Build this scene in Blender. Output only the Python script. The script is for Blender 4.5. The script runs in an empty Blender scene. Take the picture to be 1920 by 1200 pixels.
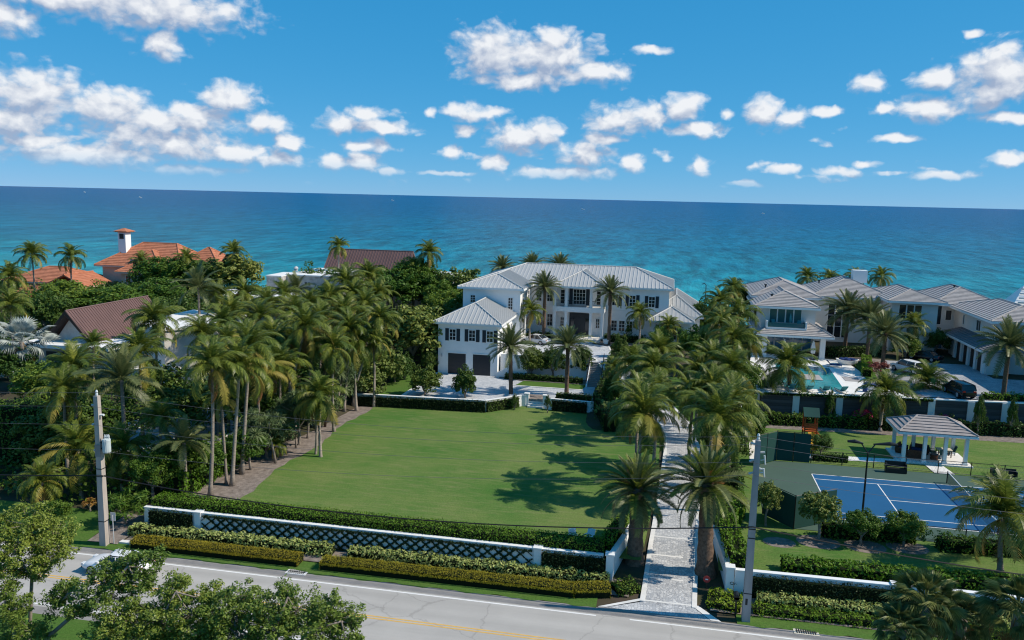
import bpy, math, random
import numpy as np
from mathutils import Vector, Matrix
R = math.radians
random.seed(7)
RNG = np.random.default_rng(11)
sc = bpy.context.scene
COL = sc.collection

# ------------------------------------------------------------------ camera
# site axes: X runs along the road (to the south), Y towards the ocean, z = 0 is the road
cam_d = bpy.data.cameras.new('camera')
cam = bpy.data.objects.new('camera', cam_d)
COL.objects.link(cam)
cam_d.sensor_width = 36.0
cam_d.lens = 36.0 * 1520.0 / 1920.0
cam_d.clip_start = 0.5
cam_d.clip_end = 90000
cam.location = (0, 0, 26.0)
cam.rotation_euler = (Matrix.Rotation(R(11), 3, 'Z') @ Matrix.Rotation(R(90 - 8.602), 3, 'X') @ Matrix.Rotation(R(1.313), 3, 'Z')).to_euler()
sc.camera = cam

# ------------------------------------------------------------------ world, sun
SUN_EL = 43.0
SUN_DIR = Vector((0.99 * math.cos(R(SUN_EL)), 0.08 * math.cos(R(SUN_EL)), math.sin(R(SUN_EL)))).normalized()
SKY_STRENGTH = 0.1
sun_d = bpy.data.lights.new('sun', 'SUN')
sun_d.energy = 4.8
sun_d.angle = R(0.5)
sun_d.color = (1.0, 0.90, 0.76)
sun = bpy.data.objects.new('sun', sun_d)
sun.rotation_euler = SUN_DIR.to_track_quat('Z', 'Y').to_euler()
COL.objects.link(sun)
vs = sc.view_settings
vs.view_transform = 'Standard'
vs.look = 'None'
vs.exposure = 0.0
vs.gamma = 1.0
vs.use_curve_mapping = False

# clouds in view: azimuth (rad, from +Y to +X), elevation, and half sizes
CLOUDS = [(-0.6035, 0.1929, 0.1256, 0.031), (-0.6797, 0.193, 0.1149, 0.0221), (-0.7471, 0.1669, 0.0431, 0.0221), (-0.5918, 0.1546, 0.0273, 0.0206), (-0.719, 0.0923, 0.0646, 0.0369), (-0.65, 0.0848, 0.0517, 0.028), (-0.7395, 0.0653, 0.0574, 0.0265), (-0.5976, 0.0756, 0.1149, 0.0192), (-0.5242, 0.1047, 0.0445, 0.0206), (-0.5587, 0.0847, 0.0431, 0.0147), (-0.4854, 0.0785, 0.0345, 0.0147), (-0.6355, 0.0604, 0.0431, 0.0192), (-0.5876, 0.0513, 0.0862, 0.0221), (-0.526, 0.0421, 0.0718, 0.0147), (-0.678, 0.0347, 0.1077, 0.0162), (-0.5664, 0.0228, 0.0646, 0.0066), (-0.7216, 0.048, 0.0431, 0.0118), (-0.4579, 0.0556, 0.0244, 0.0133), (-0.4703, 0.0357, 0.0302, 0.0103), (-0.3998, 0.0822, 0.0323, 0.0147), (-0.3502, 0.078, 0.0416, 0.0118), (-0.369, 0.0575, 0.0323, 0.0096), (-0.3689, 0.0926, 0.0359, 0.0103), (-0.4126, 0.0357, 0.0244, 0.0118), (-0.3785, 0.038, 0.0287, 0.0177), (-0.3471, 0.027, 0.0244, 0.0059), (-0.2214, 0.167, 0.0574, 0.0369), (-0.1611, 0.1636, 0.0826, 0.0354), (-0.1522, 0.1815, 0.0302, 0.0236), (-0.0973, 0.1464, 0.0445, 0.0177), (-0.1826, 0.138, 0.0862, 0.0133), (-0.2553, 0.0995, 0.0273, 0.0133), (-0.2233, 0.0985, 0.023, 0.0096), (-0.2707, 0.0536, 0.0151, 0.0103), (-0.255, 0.0797, 0.0158, 0.0111), (-0.2966, 0.0964, 0.0136, 0.0074), (-0.1906, 0.0713, 0.0488, 0.0221), (-0.1586, 0.0769, 0.0258, 0.0192), (-0.1065, 0.0541, 0.0445, 0.0177), (-0.2158, 0.043, 0.0215, 0.0118), (-0.0486, 0.0413, 0.0187, 0.0133), (-0.0699, 0.0938, 0.0431, 0.0221), (-0.0325, 0.1003, 0.0316, 0.0206), (0.0012, 0.1077, 0.0302, 0.0206), (0.024, 0.0841, 0.0402, 0.0125), (0.0563, 0.1022, 0.0144, 0.0074), (0.0961, 0.102, 0.023, 0.0221), (0.1245, 0.0959, 0.0258, 0.0162), (0.1648, 0.1036, 0.023, 0.0081), (0.2054, 0.1328, 0.0244, 0.0118), (0.2679, 0.136, 0.0244, 0.0162), (0.3313, 0.1383, 0.056, 0.0354), (0.3189, 0.1194, 0.0431, 0.0206), (0.2248, 0.1054, 0.0201, 0.0096), (0.2682, 0.1043, 0.0323, 0.0206), (0.3382, 0.0926, 0.0373, 0.0088), (0.2372, 0.0718, 0.023, 0.0059), (0.0263, 0.0424, 0.0201, 0.0133), (0.1256, 0.0387, 0.0244, 0.0066), (0.1771, 0.038, 0.0302, 0.0074), (0.2082, 0.0453, 0.0158, 0.0059), (0.2873, 0.0343, 0.0345, 0.0066), (0.3449, 0.0483, 0.0258, 0.0103), (-0.0329, 0.172, 0.0215, 0.0066), (0.3002, 0.1771, 0.0101, 0.0059), (0.0823, 0.0216, 0.0215, 0.0044), (-0.1314, 0.0302, 0.079, 0.0103), (-0.088, 0.0707, 0.0287, 0.0118), (-0.2736, 0.027, 0.0431, 0.0037)]

def N(nt, typ, **kw):
    n = nt.nodes.new(typ)
    for k, v in kw.items():
        if k == 'inp':
            for kk, vv in v.items():
                n.inputs[kk].default_value = vv
        else:
            setattr(n, k, v)
    return n

def make_world():
    w = bpy.data.worlds.new('World')
    sc.world = w
    w.use_nodes = True
    nt = w.node_tree
    L = nt.links.new
    for n in list(nt.nodes):
        nt.nodes.remove(n)
    out = N(nt, 'ShaderNodeOutputWorld')
    bg = N(nt, 'ShaderNodeBackground', inp={'Strength': SKY_STRENGTH})
    L(bg.outputs[0], out.inputs[0])
    sky = N(nt, 'ShaderNodeTexSky', sky_type='NISHITA', sun_disc=False, altitude=0.0, air_density=0.5, dust_density=0.0, ozone_density=1.0)
    sky.sun_elevation = R(SUN_EL)
    sky.sun_rotation = math.atan2(SUN_DIR.x, SUN_DIR.y)
    # the drone camera renders a clear subtropical sky in a deep, even blue: grade the channels
    sp0 = N(nt, 'ShaderNodeSeparateColor'); L(sky.outputs[0], sp0.inputs[0])
    hs = N(nt, 'ShaderNodeCombineColor')
    for i, (gain, ex) in enumerate(((0.36, 1.05), (0.55, 0.38), (0.83, 0.27))):
        a0 = N(nt, 'ShaderNodeMath', operation='MULTIPLY'); L(sp0.outputs[i], a0.inputs[0]); a0.inputs[1].default_value = 0.1
        a1 = N(nt, 'ShaderNodeMath', operation='POWER'); L(a0.outputs[0], a1.inputs[0]); a1.inputs[1].default_value = ex
        a2 = N(nt, 'ShaderNodeMath', operation='MULTIPLY'); L(a1.outputs[0], a2.inputs[0]); a2.inputs[1].default_value = gain / SKY_STRENGTH
        L(a2.outputs[0], hs.inputs[i])
    tc = N(nt, 'ShaderNodeTexCoord')
    sep = N(nt, 'ShaderNodeSeparateXYZ')
    L(tc.outputs['Generated'], sep.inputs[0])
    az = N(nt, 'ShaderNodeMath', operation='ARCTAN2')
    L(sep.outputs['X'], az.inputs[0]); L(sep.outputs['Y'], az.inputs[1])
    el = N(nt, 'ShaderNodeMath', operation='ARCSINE')
    L(sep.outputs['Z'], el.inputs[0])
    base = N(nt, 'ShaderNodeCombineXYZ')
    L(az.outputs[0], base.inputs[0]); L(el.outputs[0], base.inputs[1])

    g = bpy.data.node_groups.new('cloud_field', 'ShaderNodeTree')
    g.interface.new_socket('Vector', in_out='INPUT', socket_type='NodeSocketVector')
    g.interface.new_socket('Density', in_out='OUTPUT', socket_type='NodeSocketFloat')
    gi = g.nodes.new('NodeGroupInput'); go = g.nodes.new('NodeGroupOutput')
    GL = g.links.new
    # domain warp
    wn = N(g, 'ShaderNodeTexNoise', noise_dimensions='2D', inp={'Scale': 20.0, 'Detail': 3.0, 'Roughness': 0.6})
    GL(gi.outputs[0], wn.inputs['Vector'])
    ws = N(g, 'ShaderNodeVectorMath', operation='MULTIPLY_ADD')
    GL(wn.outputs['Color'], ws.inputs[0])
    ws.inputs[1].default_value = (0.024, 0.013, 0)
    ws.inputs[2].default_value = (-0.012, -0.0065, 0)
    wv = N(g, 'ShaderNodeVectorMath', operation='ADD')
    GL(gi.outputs[0], wv.inputs[0]); GL(ws.outputs[0], wv.inputs[1])
    prev = None
    for (a, e, ra, re) in CLOUDS:
        ma = N(g, 'ShaderNodeVectorMath', operation='MULTIPLY_ADD')
        GL(wv.outputs[0], ma.inputs[0])
        ma.inputs[1].default_value = (1 / ra, 1 / re, 0)
        ma.inputs[2].default_value = (-a / ra, -e / re, 0)
        ln = N(g, 'ShaderNodeVectorMath', operation='LENGTH')
        GL(ma.outputs[0], ln.inputs[0])
        if prev is None:
            prev = ln.outputs['Value']
        else:
            mn = N(g, 'ShaderNodeMath', operation='MINIMUM')
            GL(prev, mn.inputs[0]); GL(ln.outputs['Value'], mn.inputs[1])
            prev = mn.outputs[0]
    inv = N(g, 'ShaderNodeMath', operation='MULTIPLY_ADD')
    inv.inputs[1].default_value = -1.5
    inv.inputs[2].default_value = 1.45
    GL(prev, inv.inputs[0])
    # the rest of the sky carries scattered clouds of the same kind
    fn = N(g, 'ShaderNodeTexNoise', noise_dimensions='2D', inp={'Scale': 5.0, 'Detail': 2.0, 'Roughness': 0.5})
    st = N(g, 'ShaderNodeVectorMath', operation='MULTIPLY')
    GL(gi.outputs[0], st.inputs[0]); st.inputs[1].default_value = (1, 2.2, 0)
    GL(st.outputs[0], fn.inputs['Vector'])
    far = N(g, 'ShaderNodeMapRange', inp={'From Min': 0.52, 'From Max': 0.75, 'To Min': -1.2, 'To Max': 0.8})
    GL(fn.outputs[0], far.inputs['Value'])
    sp = N(g, 'ShaderNodeSeparateXYZ'); GL(gi.outputs[0], sp.inputs[0])
    ab = N(g, 'ShaderNodeMath', operation='ADD'); GL(sp.outputs[0], ab.inputs[0]); ab.inputs[1].default_value = R(11)
    aa = N(g, 'ShaderNodeMath', operation='ABSOLUTE'); GL(ab.outputs[0], aa.inputs[0])
    ga = N(g, 'ShaderNodeMapRange', inp={'From Min': 0.58, 'From Max': 0.72, 'To Min': 0.0, 'To Max': 1.0})
    GL(aa.outputs[0], ga.inputs['Value'])
    ge = N(g, 'ShaderNodeMapRange', inp={'From Min': 0.27, 'From Max': 0.36, 'To Min': 0.0, 'To Max': 1.0})
    GL(sp.outputs[1], ge.inputs['Value'])
    gm = N(g, 'ShaderNodeMath', operation='MAXIMUM'); GL(ga.outputs[0], gm.inputs[0]); GL(ge.outputs[0], gm.inputs[1])
    gs = N(g, 'ShaderNodeMath', operation='SUBTRACT'); GL(gm.outputs[0], gs.inputs[0]); gs.inputs[1].default_value = 1.0
    fs = N(g, 'ShaderNodeMath', operation='MULTIPLY_ADD'); GL(gs.outputs[0], fs.inputs[0]); fs.inputs[1].default_value = 3.0; GL(far.outputs[0], fs.inputs[2])
    # low banks of small distant puffs above the horizon, all round
    hv_ = N(g, 'ShaderNodeVectorMath', operation='MULTIPLY'); GL(gi.outputs[0], hv_.inputs[0]); hv_.inputs[1].default_value = (1, 3.2, 0)
    hn = N(g, 'ShaderNodeTexNoise', noise_dimensions='2D', inp={'Scale': 14.0, 'Detail': 2.0, 'Roughness': 0.55}); GL(hv_.outputs[0], hn.inputs['Vector'])
    hr = N(g, 'ShaderNodeMapRange', inp={'From Min': 0.50, 'From Max': 0.72, 'To Min': -0.75, 'To Max': 0.45}); GL(hn.outputs[0], hr.inputs['Value'])
    hb = N(g, 'ShaderNodeMath', operation='SUBTRACT'); GL(sp.outputs[1], hb.inputs[0]); hb.inputs[1].default_value = 0.045
    hc = N(g, 'ShaderNodeMath', operation='ABSOLUTE'); GL(hb.outputs[0], hc.inputs[0])
    hd = N(g, 'ShaderNodeMath', operation='MULTIPLY_ADD'); GL(hc.outputs[0], hd.inputs[0]); hd.inputs[1].default_value = -14.0; GL(hr.outputs[0], hd.inputs[2])
    mx0 = N(g, 'ShaderNodeMath', operation='MAXIMUM'); GL(inv.outputs[0], mx0.inputs[0]); GL(hd.outputs[0], mx0.inputs[1])
    mx = N(g, 'ShaderNodeMath', operation='MAXIMUM'); GL(mx0.outputs[0], mx.inputs[0]); GL(fs.outputs[0], mx.inputs[1])
    cl = N(g, 'ShaderNodeMath', operation='MAXIMUM'); GL(mx.outputs[0], cl.inputs[0]); cl.inputs[1].default_value = -1.0
    # billows
    bn = N(g, 'ShaderNodeTexNoise', noise_dimensions='2D', inp={'Scale': 44.0, 'Detail': 8.0, 'Roughness': 0.55, 'Lacunarity': 2.1})
    bs = N(g, 'ShaderNodeVectorMath', operation='MULTIPLY')
    GL(wv.outputs[0], bs.inputs[0]); bs.inputs[1].default_value = (1, 1.45, 0)
    GL(bs.outputs[0], bn.inputs['Vector'])
    b2 = N(g, 'ShaderNodeMath', operation='MULTIPLY_ADD'); GL(bn.outputs[0], b2.inputs[0]); b2.inputs[1].default_value = 1.5; b2.inputs[2].default_value = -0.74
    vb = N(g, 'ShaderNodeTexVoronoi', voronoi_dimensions='2D', feature='SMOOTH_F1', inp={'Scale': 46.0, 'Detail': 1.0, 'Roughness': 0.5, 'Lacunarity': 2.4, 'Smoothness': 0.5})
    GL(bs.outputs[0], vb.inputs['Vector'])
    v2 = N(g, 'ShaderNodeMath', operation='MULTIPLY_ADD'); GL(vb.outputs['Distance'], v2.inputs[0]); v2.inputs[1].default_value = -0.60; v2.inputs[2].default_value = 0.36
    b3 = N(g, 'ShaderNodeMath', operation='ADD'); GL(b2.outputs[0], b3.inputs[0]); GL(v2.outputs[0], b3.inputs[1])
    sm = N(g, 'ShaderNodeMath', operation='ADD'); GL(cl.outputs[0], sm.inputs[0]); GL(b3.outputs[0], sm.inputs[1])
    GL(sm.outputs[0], go.inputs[0])

    pass
    f1 = N(nt, 'ShaderNodeGroup', node_tree=g); L(base.outputs[0], f1.inputs[0])
    off = N(nt, 'ShaderNodeVectorMath', operation='ADD'); L(base.outputs[0], off.inputs[0]); off.inputs[1].default_value = (0.006, 0.015, 0)
    f2 = N(nt, 'ShaderNodeGroup', node_tree=g); L(off.outputs[0], f2.inputs[0])
    alpha = N(nt, 'ShaderNodeMapRange', interpolation_type='SMOOTHSTEP', inp={'From Min': -0.15, 'From Max': 0.95, 'To Min': 0.0, 'To Max': 0.94})
    L(f1.outputs[0], alpha.inputs['Value'])
    d = N(nt, 'ShaderNodeMath', operation='SUBTRACT'); L(f1.outputs[0], d.inputs[0]); L(f2.outputs[0], d.inputs[1])
    lit = N(nt, 'ShaderNodeMapRange', inp={'From Min': -0.55, 'From Max': 0.85, 'To Min': 0.0, 'To Max': 1.0})
    L(d.outputs[0], lit.inputs['Value'])
    cm = N(nt, 'ShaderNodeMixRGB')
    k = 1 / SKY_STRENGTH
    cm.inputs[1].default_value = (0.36 * k, 0.44 * k, 0.60 * k, 1)
    cm.inputs[2].default_value = (0.92 * k, 0.93 * k, 0.95 * k, 1)
    L(lit.outputs[0], cm.inputs[0])
    fade = N(nt, 'ShaderNodeMapRange', interpolation_type='SMOOTHSTEP', inp={'From Min': 0.005, 'From Max': 0.045, 'To Min': 0.0, 'To Max': 1.0})
    L(el.outputs[0], fade.inputs['Value'])
    fm = N(nt, 'ShaderNodeMath', operation='MULTIPLY'); L(alpha.outputs[0], fm.inputs[0]); L(fade.outputs[0], fm.inputs[1])
    mix = N(nt, 'ShaderNodeMixRGB')
    L(fm.outputs[0], mix.inputs[0]); L(hs.outputs[0], mix.inputs[1]); L(cm.outputs[0], mix.inputs[2])
    L(mix.outputs[0], bg.inputs['Color'])
    w.cycles.sampling_method = 'MANUAL'
    w.cycles.sample_map_resolution = 512
make_world()
sc.cycles.use_denoising = True
sc.cycles.use_adaptive_sampling = False
sc.cycles.pixel_filter_type = 'BLACKMAN_HARRIS'
sc.cycles.filter_width = 1.15
sc.cycles.max_bounces = 5
sc.cycles.diffuse_bounces = 3
sc.cycles.glossy_bounces = 2
sc.cycles.transmission_bounces = 3
sc.cycles.caustics_reflective = False
sc.cycles.caustics_refractive = False

# ------------------------------------------------------------------ materials
M = {}
def mat(name, col, rough=0.7, spec=0.3, var=0.0, scale=1.0, bump=0.0, bscale=None, metal=0.0, col2=None, detail=4.0, streak=None, objvar=0.0):
    m = bpy.data.materials.new(name)
    m.use_nodes = True
    nt = m.node_tree
    L = nt.links.new
    p = nt.nodes['Principled BSDF']
    p.inputs['Roughness'].default_value = rough
    p.inputs['Specular IOR Level'].default_value = spec
    p.inputs['Metallic'].default_value = metal
    geo = N(nt, 'ShaderNodeNewGeometry')
    c = (*col, 1)
    if var or col2:
        n = N(nt, 'ShaderNodeTexNoise', inp={'Scale': scale, 'Detail': detail, 'Roughness': 0.62})
        if streak:
            mp = N(nt, 'ShaderNodeVectorMath', operation='MULTIPLY')
            mp.inputs[1].default_value = streak
            L(geo.outputs['Position'], mp.inputs[0]); L(mp.outputs[0], n.inputs['Vector'])
        else:
            L(geo.outputs['Position'], n.inputs['Vector'])
        mr = N(nt, 'ShaderNodeMapRange', inp={'From Min': 0.3, 'From Max': 0.7})
        L(n.outputs[0], mr.inputs['Value'])
        mx = N(nt, 'ShaderNodeMixRGB')
        L(mr.outputs[0], mx.inputs[0])
        if col2:
            mx.inputs[1].default_value = c; mx.inputs[2].default_value = (*col2, 1)
        else:
            mx.inputs[1].default_value = tuple(x * (1 - var) for x in col) + (1,)
            mx.inputs[2].default_value = tuple(min(1, x * (1 + var)) for x in col) + (1,)
        src = mx.outputs[0]
        if objvar:
            oi = N(nt, 'ShaderNodeObjectInfo')
            mo = N(nt, 'ShaderNodeMapRange', inp={'To Min': 1 - objvar, 'To Max': 1 + objvar})
            L(oi.outputs['Random'], mo.inputs['Value'])
            hv = N(nt, 'ShaderNodeHueSaturation'); L(mo.outputs[0], hv.inputs['Value']); L(src, hv.inputs['Color'])
            src = hv.outputs[0]
        L(src, p.inputs['Base Color'])
    else:
        p.inputs['Base Color'].default_value = c
    if bump:
        bn = N(nt, 'ShaderNodeTexNoise', inp={'Scale': bscale or scale * 4, 'Detail': 4.0})
        L(geo.outputs['Position'], bn.inputs['Vector'])
        bp = N(nt, 'ShaderNodeBump', inp={'Strength': bump, 'Distance': 0.05})
        L(bn.outputs[0], bp.inputs['Height']); L(bp.outputs[0], p.inputs['Normal'])
    M[name] = m
    return m

def leafmat(name, c1, c2, trans=0.28, rough=0.45, spec=0.35, objvar=0.22, hue=0.02):
    """leaf: per-leaf and per-plant colour, a little light through the blade"""
    m = bpy.data.materials.new(name)
    m.use_nodes = True
    nt = m.node_tree
    L = nt.links.new
    p = nt.nodes['Principled BSDF']
    p.inputs['Roughness'].default_value = rough
    p.inputs['Specular IOR Level'].default_value = spec
    geo = N(nt, 'ShaderNodeNewGeometry')
    mx = N(nt, 'ShaderNodeMixRGB')
    mx.inputs[1].default_value = (*c1, 1); mx.inputs[2].default_value = (*c2, 1)
    L(geo.outputs['Random Per Island'], mx.inputs[0])
    oi = N(nt, 'ShaderNodeObjectInfo')
    hv = N(nt, 'ShaderNodeHueSaturation')
    mo = N(nt, 'ShaderNodeMapRange', inp={'To Min': 1 - objvar, 'To Max': 1 + objvar})
    mh = N(nt, 'ShaderNodeMapRange', inp={'To Min': 0.5 + hue, 'To Max': 0.5 - hue})
    L(oi.outputs['Random'], mo.inputs['Value']); L(oi.outputs['Random'], mh.inputs['Value'])
    L(mo.outputs[0], hv.inputs['Value']); L(mh.outputs[0], hv.inputs['Hue']); L(mx.outputs[0], hv.inputs['Color'])
    L(hv.outputs[0], p.inputs['Base Color'])
    tr = N(nt, 'ShaderNodeBsdfTranslucent')
    L(hv.outputs[0], tr.inputs['Color'])
    ms = N(nt, 'ShaderNodeMixShader', inp={0: trans})
    L(p.outputs[0], ms.inputs[1]); L(tr.outputs[0], ms.inputs[2])
    L(ms.outputs[0], nt.nodes['Material Output'].inputs[0])
    M[name] = m
    return m

mat('stucco', (0.86, 0.86, 0.85), 0.8, 0.2, var=0.04, scale=0.6, bump=0.05, bscale=6)
mat('warm_stucco', (0.66, 0.65, 0.62), 0.8, 0.2, var=0.05, scale=0.5)
mat('trim', (0.82, 0.82, 0.80), 0.5, 0.3)
mat('roof_metal', (0.41, 0.41, 0.40), 0.42, 0.4, var=0.07, scale=0.35, metal=0.0)
mat('seam_metal', (0.50, 0.50, 0.485), 0.4, 0.4)
mat('tile_grey', (0.36, 0.34, 0.33), 0.8, 0.2, var=0.16, scale=1.6, bump=0.2, bscale=5)
mat('tile_warm', (0.33, 0.295, 0.28), 0.8, 0.2, var=0.16, scale=1.6)
mat('tile_dark', (0.17, 0.165, 0.17), 0.8, 0.2, var=0.14, scale=1.6)
mat('terracotta', (0.46, 0.18, 0.10), 0.8, 0.2, var=0.22, scale=1.3)
mat('terracotta_wall', (0.62, 0.47, 0.38), 0.85, 0.2, var=0.08, scale=0.5)
mat('brown_metal', (0.150, 0.088, 0.080), 0.5, 0.35, var=0.12, scale=0.5)
mat('brown_seam', (0.185, 0.115, 0.105), 0.5, 0.35)
mat('shutter', (0.028, 0.036, 0.045), 0.5, 0.3)
mat('door_dark', (0.020, 0.026, 0.034), 0.35, 0.4)
mat('brown_door', (0.055, 0.035, 0.028), 0.5, 0.3)
mat('limestone', (0.60, 0.57, 0.53), 0.9, 0.15, col2=(0.27, 0.25, 0.24), scale=1.3, bump=0.5, bscale=2.2, detail=7)
mat('limestone_light', (0.78, 0.75, 0.70), 0.9, 0.15, col2=(0.55, 0.51, 0.47), scale=1.1, bump=0.45, bscale=2.2, detail=7)
mat('flat_roof', (0.78, 0.77, 0.74), 0.8, 0.2, var=0.10, scale=0.35)
mat('kerb', (0.70, 0.69, 0.66), 0.8, 0.2, var=0.10, scale=1.4)
mat('concrete_pole', (0.42, 0.37, 0.33), 0.85, 0.2, var=0.15, scale=2.2, streak=(1, 1, 0.2))
mat('grey_pole', (0.36, 0.34, 0.33), 0.85, 0.2, var=0.15, scale=2.2, streak=(1, 1, 0.2))
mat('asphalt', (0.415, 0.395, 0.365), 0.9, 0.15, var=0.15, scale=0.9, detail=8.0, bump=0.1, bscale=20, streak=(0.14, 1.2, 1))
mat('shoulder', (0.27, 0.255, 0.24), 0.9, 0.15, var=0.13, scale=0.8, bump=0.15, bscale=14)
mat('white_line', (0.76, 0.75, 0.72), 0.7, 0.2, var=0.10, scale=3)
mat('yellow_line', (0.66, 0.40, 0.10), 0.7, 0.2, var=0.12, scale=3)
mat('soil', (0.085, 0.065, 0.05), 0.95, 0.1, col2=(0.045, 0.055, 0.022), scale=0.35, bump=0.6, bscale=3)
mat('mulch', (0.30, 0.255, 0.225), 0.95, 0.1, col2=(0.15, 0.125, 0.108), scale=2.2, bump=0.8, bscale=9)
mat('sand', (0.55, 0.47, 0.36), 0.95, 0.1, var=0.1, scale=0.2)
mat('court_green', (0.066, 0.112, 0.088), 0.85, 0.2, var=0.05, scale=0.4)
mat('court_blue', (0.014, 0.100, 0.225), 0.85, 0.2, var=0.04, scale=0.5)
mat('screen_green', (0.020, 0.070, 0.058), 0.8, 0.2, var=0.1, scale=0.8)
mat('black_metal', (0.014, 0.016, 0.016), 0.45, 0.4)
mat('iron', (0.03, 0.03, 0.03), 0.6, 0.3)
mat('board', (0.075, 0.068, 0.070), 0.7, 0.25, var=0.2, scale=0.8, streak=(0.4, 1, 5), objvar=0.28)
mat('pilaster', (0.64, 0.64, 0.63), 0.8, 0.2, var=0.05, scale=0.7)
mat('deck', (0.76, 0.74, 0.70), 0.8, 0.2, var=0.06, scale=0.9)
mat('water_pool', (0.035, 0.30, 0.33), 0.08, 0.5, var=0.25, scale=0.5, bump=0.15, bscale=2)
mat('bark', (0.27, 0.23, 0.19), 0.9, 0.15, var=0.28, scale=5, bump=0.7, bscale=9)
mat('palm_bark', (0.30, 0.255, 0.215), 0.9, 0.15, var=0.25, scale=2.5, bump=0.6, bscale=8, streak=(1, 1, 4), objvar=0.2)
mat('date_bark', (0.155, 0.105, 0.075), 0.95, 0.1, var=0.4, scale=5, bump=1.0, bscale=6)
mat('rachis', (0.24, 0.25, 0.085), 0.6, 0.3)
mat('rattan', (0.13, 0.052, 0.028), 0.7, 0.25, var=0.3, scale=8)
mat('teal_fabric', (0.06, 0.26, 0.28), 0.8, 0.2)
mat('teal_dark', (0.025, 0.085, 0.085), 0.7, 0.2)
mat('blue_fabric', (0.018, 0.045, 0.15), 0.8, 0.2, var=0.3, scale=3)
mat('white_fabric', (0.74, 0.73, 0.70), 0.85, 0.2)
mat('cream', (0.60, 0.55, 0.44), 0.7, 0.2)
mat('car_white', (0.78, 0.79, 0.80), 0.25, 0.5)
mat('car_silver', (0.56, 0.58, 0.60), 0.25, 0.5)
mat('car_black', (0.012, 0.014, 0.018), 0.18, 0.6)
mat('rubber', (0.012, 0.012, 0.012), 0.8, 0.2)
mat('rim', (0.35, 0.35, 0.36), 0.35, 0.5)
mat('red_light', (0.40, 0.015, 0.012), 0.3, 0.5)
mat('lamp_glass', (0.70, 0.72, 0.74), 0.2, 0.5)
mat('porcelain', (0.62, 0.66, 0.66), 0.3, 0.5)
mat('transformer', (0.50, 0.56, 0.56), 0.5, 0.4, var=0.08, scale=2)
mat('cable', (0.013, 0.013, 0.014), 0.6, 0.3)
mat('wire', (0.12, 0.12, 0.13), 0.5, 0.4)
mat('cedar', (0.42, 0.095, 0.025), 0.7, 0.2, var=0.25, scale=4)
mat('yellow_slide', (0.72, 0.42, 0.04), 0.5, 0.3)
mat('red_sign', (0.55, 0.06, 0.05), 0.6, 0.3)
mat('alu', (0.52, 0.53, 0.54), 0.45, 0.4)
mat('pink_bloom', (0.52, 0.045, 0.13), 0.7, 0.2)

def glass(name, col, rough=0.06):
    m = mat(name, col, rough, 0.7)
    return m
glass('glass', (0.018, 0.024, 0.030))
glass('car_glass', (0.012, 0.015, 0.018))
glass('blue_glass', (0.055, 0.20, 0.33))
glass('teal_glass', (0.03, 0.12, 0.13))

leafmat('leaf_palm', (0.052, 0.092, 0.011), (0.225, 0.260, 0.040), 0.3, 0.42, 0.28)
leafmat('leaf_palm_old', (0.26, 0.235, 0.045), (0.36, 0.29, 0.065), 0.3, 0.5, 0.2)
leafmat('leaf_palm_brown', (0.22, 0.115, 0.035), (0.30, 0.17, 0.06), 0.2, 0.6, 0.2)
leafmat('leaf_date', (0.090, 0.120, 0.038), (0.185, 0.205, 0.078), 0.2, 0.45, 0.25)
leafmat('leaf_silver', (0.34, 0.38, 0.35), (0.46, 0.50, 0.46), 0.2, 0.5, 0.25)
leafmat('leaf_fan', (0.120, 0.160, 0.045), (0.235, 0.265, 0.085), 0.25, 0.45, 0.25)
leafmat('leaf_tree', (0.060, 0.130, 0.014), (0.155, 0.240, 0.034), 0.28, 0.5, 0.22)
leafmat('leaf_dark', (0.040, 0.090, 0.015), (0.105, 0.170, 0.030), 0.22, 0.5, 0.22)
leafmat('leaf_grape', (0.105, 0.160, 0.028), (0.22, 0.255, 0.060), 0.25, 0.5, 0.25)
leafmat('leaf_mangrove', (0.085, 0.150, 0.016), (0.230, 0.300, 0.055), 0.3, 0.4, 0.3)
leafmat('leaf_screw', (0.095, 0.145, 0.055), (0.16, 0.21, 0.09), 0.2, 0.5, 0.22)
leafmat('leaf_hedge', (0.105, 0.205, 0.012), (0.230, 0.345, 0.030), 0.3, 0.5, 0.22)
leafmat('leaf_fig', (0.016, 0.034, 0.013), (0.046, 0.072, 0.022), 0.15, 0.5, 0.2)
leafmat('leaf_variegated', (0.22, 0.31, 0.07), (0.52, 0.56, 0.20), 0.25, 0.5, 0.2, objvar=0.06)
leafmat('leaf_gold', (0.24, 0.22, 0.014), (0.42, 0.36, 0.03), 0.25, 0.5, 0.2, objvar=0.04)
leafmat('leaf_topiary', (0.042, 0.090, 0.012), (0.120, 0.175, 0.032), 0.22, 0.5, 0.22)
leafmat('leaf_red', (0.16, 0.035, 0.03), (0.30, 0.10, 0.05), 0.2)
leafmat('leaf_orange', (0.30, 0.12, 0.03), (0.42, 0.22, 0.05), 0.2)

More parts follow.
